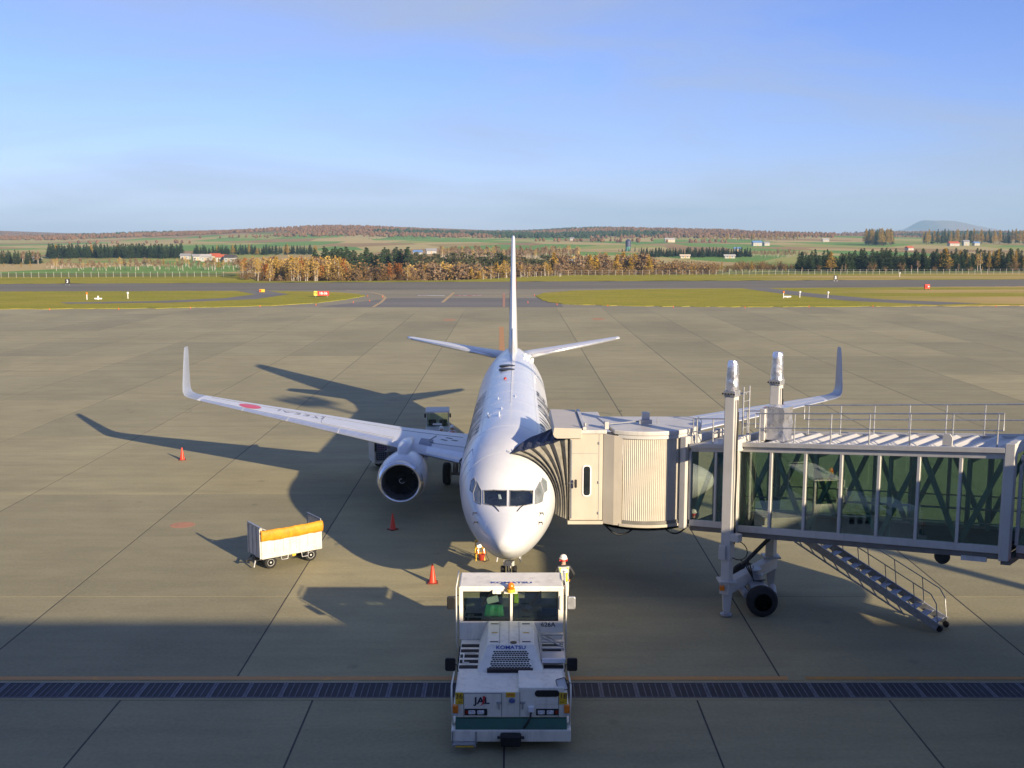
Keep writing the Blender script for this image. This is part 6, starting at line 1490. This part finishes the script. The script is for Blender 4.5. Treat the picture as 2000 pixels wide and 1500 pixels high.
for a in (('white house with grey roof among pines left of the tail', 842, 800, 11, 8, 3.6, .2, cw_, rg_), ('low grey-roofed shed left of the white house', 816, 790, 9, 7, 2.6, -.1, cw_, rb_),
          ('white house with red roof in the village on the left', 432, 610, 9, 7, 4, .3, cw_, rr_), ('white house with dark roof right of the red-roofed one', 450, 605, 9, 7, 4, -.2, cw_, rd_), ('pale house with white roof left in the village', 402, 620, 8, 7, 4, .1, cw_, cw_), ('tan house with red roof behind the village', 420, 640, 8, 7, 4, 0, ct_, rr_), ('white house at the left end of the village', 385, 640, 8, 6, 3.6, .4, cw_, rg_),
          ('small white house in front of the dark trees on the left', 362, 660, 8, 6, 3.5, 0, cw_, rg_), ('white shed on the field at far left', 71, 620, 7, 4, 2.4, 0, cw_, cw_),
          ('long pale building on the rise right of the tail', 1308, 1330, 18, 9, 5, .05, ct_, cw_), ('white house on the ridge right of the tail', 1117, 1450, 8, 7, 4, 0, cw_, rg_), ('yellowish low building before the dark hedge', 1338, 690, 9, 5, 2.4, 0, ct_, ct_), ('white low building at the right end of the dark hedge', 1425, 690, 10, 5, 2.4, 0, cw_, cw_), ('blue-roofed low house beside the dark hedge', 1440, 880, 8, 6, 3.6, 0, cw_, rb_),
          ('blue-roofed farm building on the right-hand fields', 1478, 1120, 14, 9, 5, .1, cw_, rb_), ('white farmhouse right of the blue-roofed building', 1496, 1130, 9, 7, 4, .3, cw_, rg_), ('white house alone on the right-hand ridge', 1612, 1350, 12, 8, 4, 0, cw_, cw_), ('red-roofed white house on the right-hand slope', 1776, 950, 9, 7, 3.2, .4, cw_, rr_),
          ('long red-roofed barn at far right', 1862, 1120, 16, 9, 4, .1, cw_, rr_), ('white farmhouse beside the red barn', 1886, 1130, 9, 8, 6, 0, cw_, rg_), ('blue-roofed farmhouse at far right', 1906, 1130, 9, 7, 4, .2, cw_, rb_)):
    house(*a)
house('grey-blue roofed warehouse behind the larches right of the tail', 1106, 540, 9, 8, 7.5, .1, ct_, PM('roof_pale_blue', (.30, .36, .42), .6), 'warehouse', 'warehouse')
t = thing('silo', 'dark blue silo with green foot standing among trees', 'silo', ((1227-1000)/2080*892, 900, terr(98, 900)-.5))
MB().lathe([(0, 2.1), (4.2, 2.1)], axis='z', n=20).build('foot', PM('silo_green', (.08, .25, .22), .6), t, smooth=True); MB().lathe([(4.2, 2.25), (9.0, 2.25), (10.2, 1.2), (10.5, .1)], axis='z', n=20).build('tank', PM('silo_blue', (.04, .05, .11), .5), t, smooth=True)

# ================================================================ trees
def leafmat(name, cols):
    m, t, b = new_mat(name); g = t.nodes.new('ShaderNodeNewGeometry'); oi = t.nodes.new('ShaderNodeObjectInfo')
    a = t.nodes.new('ShaderNodeMath'); a.operation = 'MULTIPLY_ADD'; a.inputs[1].default_value = .62; t.links.new(g.outputs['Random Per Island'], a.inputs[0])
    s = t.nodes.new('ShaderNodeMath'); s.operation = 'MULTIPLY'; s.inputs[1].default_value = .38; t.links.new(oi.outputs['Random'], s.inputs[0]); t.links.new(s.outputs[0], a.inputs[2])
    c = ramp(t, a.outputs[0], [(i/(len(cols)-1), q) for i, q in enumerate(cols)]); t.links.new(c, b.inputs['Base Color'])
    b.inputs['Roughness'].default_value = .8; b.inputs['Specular IOR Level'].default_value = .2
    tl = t.nodes.new('ShaderNodeBsdfTranslucent'); t.links.new(c, tl.inputs[0]); mxs = t.nodes.new('ShaderNodeMixShader'); mxs.inputs[0].default_value = .22
    t.links.new(b.outputs[0], mxs.inputs[1]); t.links.new(tl.outputs[0], mxs.inputs[2]); t.links.new(mxs.outputs[0], t.nodes['Material Output'].inputs['Surface'])
    return m
LM = {'gold': leafmat('birch_gold_leaves', [(.28, .17, .05), (.42, .27, .07), (.54, .37, .10), (.34, .21, .06)]),
      'brown': leafmat('bare_brown_twigs', [(.12, .08, .05), (.22, .145, .085), (.30, .20, .11), (.25, .175, .10)]),
      'larch': leafmat('larch_needles', [(.30, .17, .03), (.44, .28, .04), (.36, .24, .045), (.26, .18, .04)]),
      'orange': leafmat('orange_leaves', [(.24, .085, .025), (.34, .13, .03), (.38, .18, .04)]),
      'spruce': leafmat('spruce_needles', [(.012, .026, .012), (.022, .045, .018), (.040, .065, .028), (.06, .07, .03)]),
      'pine': leafmat('pine_needles', [(.035, .045, .02), (.06, .075, .03), (.10, .095, .04), (.14, .11, .05)]),
      'shrub': leafmat('shrub_leaves', [(.10, .065, .035), (.19, .115, .05), (.27, .165, .065), (.18, .15, .05)])}
BK = {'birch': PM('birch_bark', (.44, .40, .35), .8, var=.2, scale=1.5, dirt=.6), 'bark': PM('brown_bark', (.10, .075, .055), .9, var=.25)}
def quad(mb, p, s, rnd):
    n = Vector((rnd.gauss(0, 1), rnd.gauss(0, 1), rnd.gauss(0, 1)+.3)).normalized(); x = n.orthogonal().normalized(); y = n.cross(x); a = rnd.random()*6.28; x, y = x*math.cos(a)+y*math.sin(a), y*math.cos(a)-x*math.sin(a)
    mb.add([p-x*s-y*s*.6, p+x*s-y*s*.5, p+x*s*.7+y*s*.7, p-x*s*.8+y*s*.6], [(0, 1, 2, 3)])
def tree_mesh(kind, seed):
    """unit tree, 10 m high: returns (trunk, crown)"""
    rnd = random.Random(seed); T_, C_ = MB(), MB(); H = 10.0
    if kind in ('gold', 'brown', 'orange'):
        ns = 1 if rnd.random() < .6 else 2
        for s in range(ns):
            lx, ly = rnd.uniform(-.6, .6), rnd.uniform(-.4, .4); bx = (s-.5)*.5 if ns > 1 else 0
            pts = [Vector((bx+lx*u+.12*math.sin(5*u+seed), ly*u, H*u*.93)) for u in (0, .2, .4, .6, .8, 1)]
            T_.path(pts, [.17, .15, .12, .085, .05, .015], 6)
            for i in range(20 if ns == 1 else 13):
                u = rnd.uniform(.28, .95); k = min(4, int(u*5)); f = u*5-k; b = pts[k].lerp(pts[k+1], f); a = rnd.random()*6.28; L_ = (1.15-u)*2.7*rnd.uniform(.7, 1.1)
                e = b+Vector((math.cos(a)*L_*.62, math.sin(a)*L_*.62, L_*.75)); m = b.lerp(e, .5)+Vector((0, 0, -.12)); T_.path([b, m, e], [.045, .03, .01], 4)
                nq = {'gold': 18, 'brown': 20, 'orange': 30}[kind]
                for _ in range(nq):
                    p = b.lerp(e, rnd.uniform(.25, 1.1))+Vector((rnd.gauss(0, .32), rnd.gauss(0, .32), rnd.gauss(0, .35))); quad(C_, p, rnd.uniform(.09, .2) if kind != 'brown' else rnd.uniform(.10, .25), rnd)
                if kind == 'brown':
                    for _ in range(6):
                        p = b.lerp(e, rnd.uniform(.3, 1)); q = p+Vector((rnd.gauss(0, .35), rnd.gauss(0, .35), rnd.uniform(.2, .7))); C_.tube(p, q, .016, 3, .006, False)
    elif kind in ('spruce', 'larch'):
        T_.path([(0, 0, 0), (.05, 0, H*.5), (0, 0, H*.98)], [.2, .12, .02], 6)
        n = 26 if kind == 'spruce' else 24
        for i in range(n):
            u = i/(n-1); z = H*(.10+.88*u) if kind == 'spruce' else H*(.22+.76*u); rad = (1-u)**.8*(1.75 if kind == 'spruce' else 1.7)*rnd.uniform(.75, 1.1)+.10
            for k in range(int(9-4*u)):
                a = rnd.random()*6.28; d = Vector((math.cos(a), math.sin(a), 0)); tip = Vector((0, 0, z))+d*rad+Vector((0, 0, -.28*rad if kind == 'spruce' else .15*rad)); sd = Vector((-d.y, d.x, 0))
                if kind == 'spruce':
                    w_ = .22+.20*rad; base_ = Vector((0, 0, z+.1)); mid = base_.lerp(tip, .55)
                    C_.add([base_, mid+sd*w_+Vector((0, 0, -.12)), tip, mid-sd*w_+Vector((0, 0, -.12)), mid+Vector((0, 0, .16))], [(0, 1, 4), (1, 2, 4), (2, 3, 4), (3, 0, 4)])
                    quad(C_, base_.lerp(tip, rnd.uniform(.6, 1.05)), .2, rnd)
                else:
                    for _ in range(7): quad(C_, Vector((0, 0, z)).lerp(tip, rnd.uniform(.15, 1.05))+Vector((rnd.gauss(0, .13), rnd.gauss(0, .13), rnd.gauss(0, .2))), rnd.uniform(.08, .17), rnd)
                    T_.path([(0, 0, z), tuple(tip)], [.03, .008], 3)
    elif kind == 'pine':
        pts = [Vector((.3*math.sin(u*3+seed)*u, .2*u, H*.94*u)) for u in (0, .25, .5, .75, 1)]; T_.path(pts, [.17, .14, .11, .07, .02], 6)
        for i in range(17):
            u = rnd.uniform(.42, 1.0); k = min(3, int(u*4)); b = pts[k].lerp(pts[k+1], u*4-k); a = rnd.random()*6.28; L_ = (1.25-u)*2.4*rnd.uniform(.5, 1.1); e = b+Vector((math.cos(a)*L_, math.sin(a)*L_, L_*.25)); T_.path([b, e], [.05, .015], 4)
            for _ in range(26): quad(C_, b.lerp(e, rnd.uniform(.4, 1.1))+Vector((rnd.gauss(0, .3), rnd.gauss(0, .3), rnd.gauss(0, .18))), rnd.uniform(.10, .2), rnd)
    else:
        for s in range(7):
            a = rnd.random()*6.28; e = Vector((math.cos(a)*rnd.uniform(1, 4.5), math.sin(a)*rnd.uniform(1, 4.5), H*rnd.uniform(.6, .98))); T_.path([(0, 0, 0), tuple(e*.5+Vector((0, 0, .6))), tuple(e)], [.16, .1, .02], 4)
            for _ in range(75): p = e*rnd.uniform(.35, 1.05); quad(C_, p+Vector((rnd.gauss(0, 1.0), rnd.gauss(0, 1.0), rnd.gauss(0, .9))), rnd.uniform(.16, .36), rnd)
    t, c = T_.mesh('trunk', False), C_.mesh('crown', False)
    t.materials.append(BK['birch' if kind in ('gold', 'brown') else 'bark']); c.materials.append(LM[kind]); return t, c
VAR = {k: [tree_mesh(k, 100*i+sum(map(ord, k))) for i in range(5)] for k in ('gold', 'brown', 'orange', 'spruce', 'larch', 'pine', 'shrub')}
NAME = {'gold': 'birch_tree', 'brown': 'bare_tree', 'orange': 'autumn_tree', 'spruce': 'spruce_tree', 'larch': 'larch_tree', 'pine': 'pine_tree', 'shrub': 'shrub'}
DESC = {'gold': 'golden birch with white trunk', 'brown': 'bare brown tree with pale trunk', 'orange': 'bright orange-leaved tree', 'spruce': 'dark green spruce', 'larch': 'yellow larch', 'pine': 'thin dull green pine', 'shrub': 'low brown shrub'}
rt = random.Random(77); COUNT = {}
def plant(kind, x, y, h, where, wide=1.0):
    COUNT[kind] = COUNT.get(kind, 0)+1
    tm, cm = rt.choice(VAR[kind]); s = h/10.0; k = wide*rt.uniform(.85, 1.2)
    r = thing(NAME[kind], DESC[kind]+' '+where, 'shrub' if kind == 'shrub' else 'tree', (x, y, terr(x, y)-.1), rt.random()*6.28, NAME[kind].replace('_', ' ')+'s '+where)
    r.scale = (s*k, s*k, s)
    for nm, me in (('trunk', tm), ('crown', cm)):
        q = bpy.data.objects.new(nm, me); COL.objects.link(q); q.parent = r
def spots_of(px0, px1, Y0, Y1, t0, t1, n):
    for i in range(n):
        px = px0+(px1-px0)*(i+rt.random())/n; Y = rt.uniform(Y0, Y1); x = (px-1000)/2080*(Y*.99+1.7); Yd = Y+rwy(x)*.6; x = (px-1000)/2080*(Yd*.99+1.7)
        top = 12.6-(rt.uniform(t0, t1)-458)*Yd/2080; yield x, Yd, max(2.0, top-terr(x, Yd))
def band(where, px0, px1, Y0, Y1, t0, t1, kinds, n, wide=1.0):
    ks = [k for k, _ in kinds]; ws = [w for _, w in kinds]
    for x, y, h in spots_of(px0, px1, Y0, Y1, t0, t1, n): plant(rt.choices(ks, ws)[0], x, y, h, where, wide)
def mass(name, label, px0, px1, Y0, Y1, t0, t1, kinds, n, wide=1.0):
    """a far-off belt of trees that reads as one mass"""
    ks = [k for k, _ in kinds]; ws = [w for _, w in kinds]; mb = MB(); mats = [LM[k] for k in ks]+[BK['birch'], BK['bark']]
    for x, y, h in spots_of(px0, px1, Y0, Y1, t0, t1, n):
        k = rt.choices(ks, ws)[0]; tm, cm = rt.choice(VAR[k]); s = h/10; q = wide*rt.uniform(.85, 1.2)*s; a = rt.random()*6.28; c_, s_ = math.cos(a)*q, math.sin(a)*q; z0 = terr(x, y)-.1
        for me, mi in ((cm, ks.index(k)), (tm, len(ks)+(0 if k in ('gold', 'brown') else 1))):
            b0 = len(mb.v); mb.v += [(x+v.co.x*c_-v.co.y*s_, y+v.co.x*s_+v.co.y*c_, z0+v.co.z*s) for v in me.vertices]
            for p in me.polygons: mb.f.append(tuple(b0+i for i in p.vertices)); mb.m.append(mi)
    o = mb.build(name, mats, fix=False); tag(o, label, 'trees', kind='stuff')
band('in the wood left of the dark conifers', 468, 672, 304, 345, 496, 512, (('gold', .60), ('orange', .12), ('brown', .20), ('larch', .08)), 100, 1.25)
band('in the wood left of the dark conifers', 560, 672, 302, 314, 502, 522, (('gold', .6), ('orange', .25), ('larch', .15)), 26, 1.4)
band('in the conifer group left of the tail', 612, 800, 400, 450, 480, 498, (('spruce', 1),), 50, 1.5)
band('below the conifer group left of the tail', 668, 815, 304, 345, 510, 534, (('brown', .55), ('shrub', .3), ('gold', .15)), 50, 1.4)
band('at the wood edge left of the tail', 752, 800, 300, 308, 508, 515, (('orange', .5), ('gold', .5)), 4, 1.2)
band('in the mixed wood behind the tail', 800, 1110, 318, 378, 507, 530, (('brown', .60), ('gold', .26), ('larch', .14)), 150, 1.5)
band('in the mixed wood behind the tail', 790, 1100, 395, 455, 488, 504, (('pine', .80), ('brown', .20)), 74, 1.2)
band('in the wood right of the tail', 1080, 1275, 350, 420, 488, 514, (('brown', .66), ('gold', .12), ('larch', .22)), 84, 1.3)
band('along the wood edge behind the runway', 470, 830, 300, 318, 525, 545, (('shrub', .8), ('brown', .2)), 80, 1.3)
band('along the wood edge behind the runway', 830, 1280, 328, 362, 518, 540, (('shrub', .75), ('brown', .25)), 110, 1.4)
band('in the thicket before the green field', 1268, 1550, 385, 430, 508, 525, (('shrub', .55), ('brown', .25), ('larch', .1), ('gold', .1)), 110, 1.3)
band('in the dark wood behind the fence on the right', 1560, 2060, 374, 425, 483, 504, (('spruce', .96), ('larch', .04)), 170, 1.9)
band('at the front of the dark wood on the right', 1560, 2060, 366, 374, 505, 524, (('brown', .45), ('larch', .12), ('shrub', .43)), 22)
band('at the right end of the dark wood', 1890, 2050, 370, 390, 484, 494, (('gold', .4), ('larch', .6)), 14)
band('scattered on the fields on the left', 100, 470, 430, 540, 500, 517, (('brown', .66), ('gold', .28), ('larch', .06)), 110, 1.3)
band('scattered on the fields on the left', -40, 110, 430, 520, 508, 518, (('brown', .6), ('larch', .4)), 8)
mass('windbreak', 'long dark windbreak of spruces across the fields on the left', 92, 358, 690, 730, 474, 481, (('spruce', .93), ('larch', .07)), 90, 1.7)
mass('windbreak', 'short dark windbreak of spruces at the far left edge', -60, 80, 575, 610, 487, 494, (('spruce', .8), ('brown', .2)), 40, 1.6)
mass('windbreak', 'dark windbreak of spruces behind the village', 378, 618, 770, 820, 476, 484, (('spruce', .9), ('larch', .1)), 70, 1.6)
mass('birch_plantation', 'pale bare birch plantation far behind the tail', 858, 1132, 640, 720, 477, 487, (('brown', .85), ('gold', .15)), 110, 1.2)
mass('windbreak', 'dark spruce hedge on the rise right of the tail', 1252, 1466, 700, 740, 481, 487, (('spruce', 1),), 60, 1.7)
band('round the silo', 1205, 1250, 860, 890, 478, 488, (('spruce', 1),), 9)
mass('birch_rows', 'rows of bare young birches on the right-hand fields', 1462, 1580, 690, 740, 484, 491, (('brown', 1),), 40)
mass('skyline_trees', 'clump of yellow larches on the right-hand skyline', 1690, 1745, 1100, 1180, 446, 451, (('larch', .8), ('spruce', .2)), 22, 1.3)
mass('skyline_trees', 'larch and spruce belt on the far right skyline', 1800, 2060, 1150, 1250, 447, 456, (('larch', .55), ('spruce', .45)), 58, 1.3)
mass('skyline_trees', 'yellow larch belt on the skyline right of the tail', 1368, 1560, 1380, 1480, 456, 463, (('larch', .75), ('brown', .25)), 48, 1.3)
mass('windbreak', 'dark spruce belt below the red-brown hill', 718, 838, 1480, 1540, 464, 469, (('spruce', .85), ('larch', .15)), 34)
# woods on the hills: far off, one mass
def wood(name, label, mat, spots):
    mb = MB(); rnd = random.Random(len(label))
    for (x, y, h) in spots:
        z = terr(x, y)-.5; r = h*.42; n = 5; a0 = rnd.random()*6
        ring = [(x+r*math.cos(a0+6.283*i/n), y+r*math.sin(a0+6.283*i/n), z+h*.35+rnd.uniform(-.6, .6)) for i in range(n)]; ring2 = [(x+r*.7*math.cos(a0+.6+6.283*i/n), y+r*.7*math.sin(a0+.6+6.283*i/n), z+h*.75) for i in range(n)]
        mb.add([(x, y, z)]+ring+ring2+[(x, y, z+h)], [(0, 1+(i+1) % n, 1+i) for i in range(n)]+[(1+i, 1+(i+1) % n, 6+(i+1) % n, 6+i) for i in range(n)]+[(6+i, 6+(i+1) % n, 11) for i in range(n)])
    o = mb.build(name, mat, fix=False); tag(o, label, 'wood', kind='stuff')
rw = random.Random(4); red, dark, tan = [], [], []
for _ in range(15000):
    y = rw.uniform(1580, 2900); x = rw.uniform(-.56, .56)*y
    v = math.sin(x/170+1.3)+math.sin(y/130+x/300)+.6*math.sin(x/61-y/90)
    if x > .30*y and y < 2000: continue
    if v > 1.0: dark.append((x, y, rw.uniform(5, 8)))
    elif v > -1.2: red.append((x, y, rw.uniform(4, 7)))
for _ in range(700):
    y = rw.uniform(1250, 1600); x = rw.uniform(-.56, .5)*y
    if math.sin(x/90)+math.sin(y/70+x/140) > 1.1: red.append((x, y, rw.uniform(4, 6)))
wood('hill_wood', 'red-brown leafless larch wood covering the far hills', leafmat('hill_larch', [(.12, .07, .04), (.20, .11, .06), (.25, .145, .08)]), red)
wood('hill_wood', 'dark evergreen wood patches on the far hills', LM['spruce'], dark)

# ================================================================ haze
hz = MB().box(-9600, 9600, -320, 9900, -22, 235).build('haze', None)
hz.data.materials.clear(); hm = bpy.data.materials.new('haze_air'); hm.use_nodes = True; t = hm.node_tree; t.nodes.clear()
ou = t.nodes.new('ShaderNodeOutputMaterial'); pv = t.nodes.new('ShaderNodeVolumePrincipled'); pv.inputs['Color'].default_value = (.45, .74, 1.0, 1); pv.inputs['Density'].default_value = 1.2e-4; pv.inputs['Anisotropy'].default_value = 0.0
t.links.new(pv.outputs[0], ou.inputs['Volume']); hz.data.materials.append(hm); tag(hz, kind='stuff')
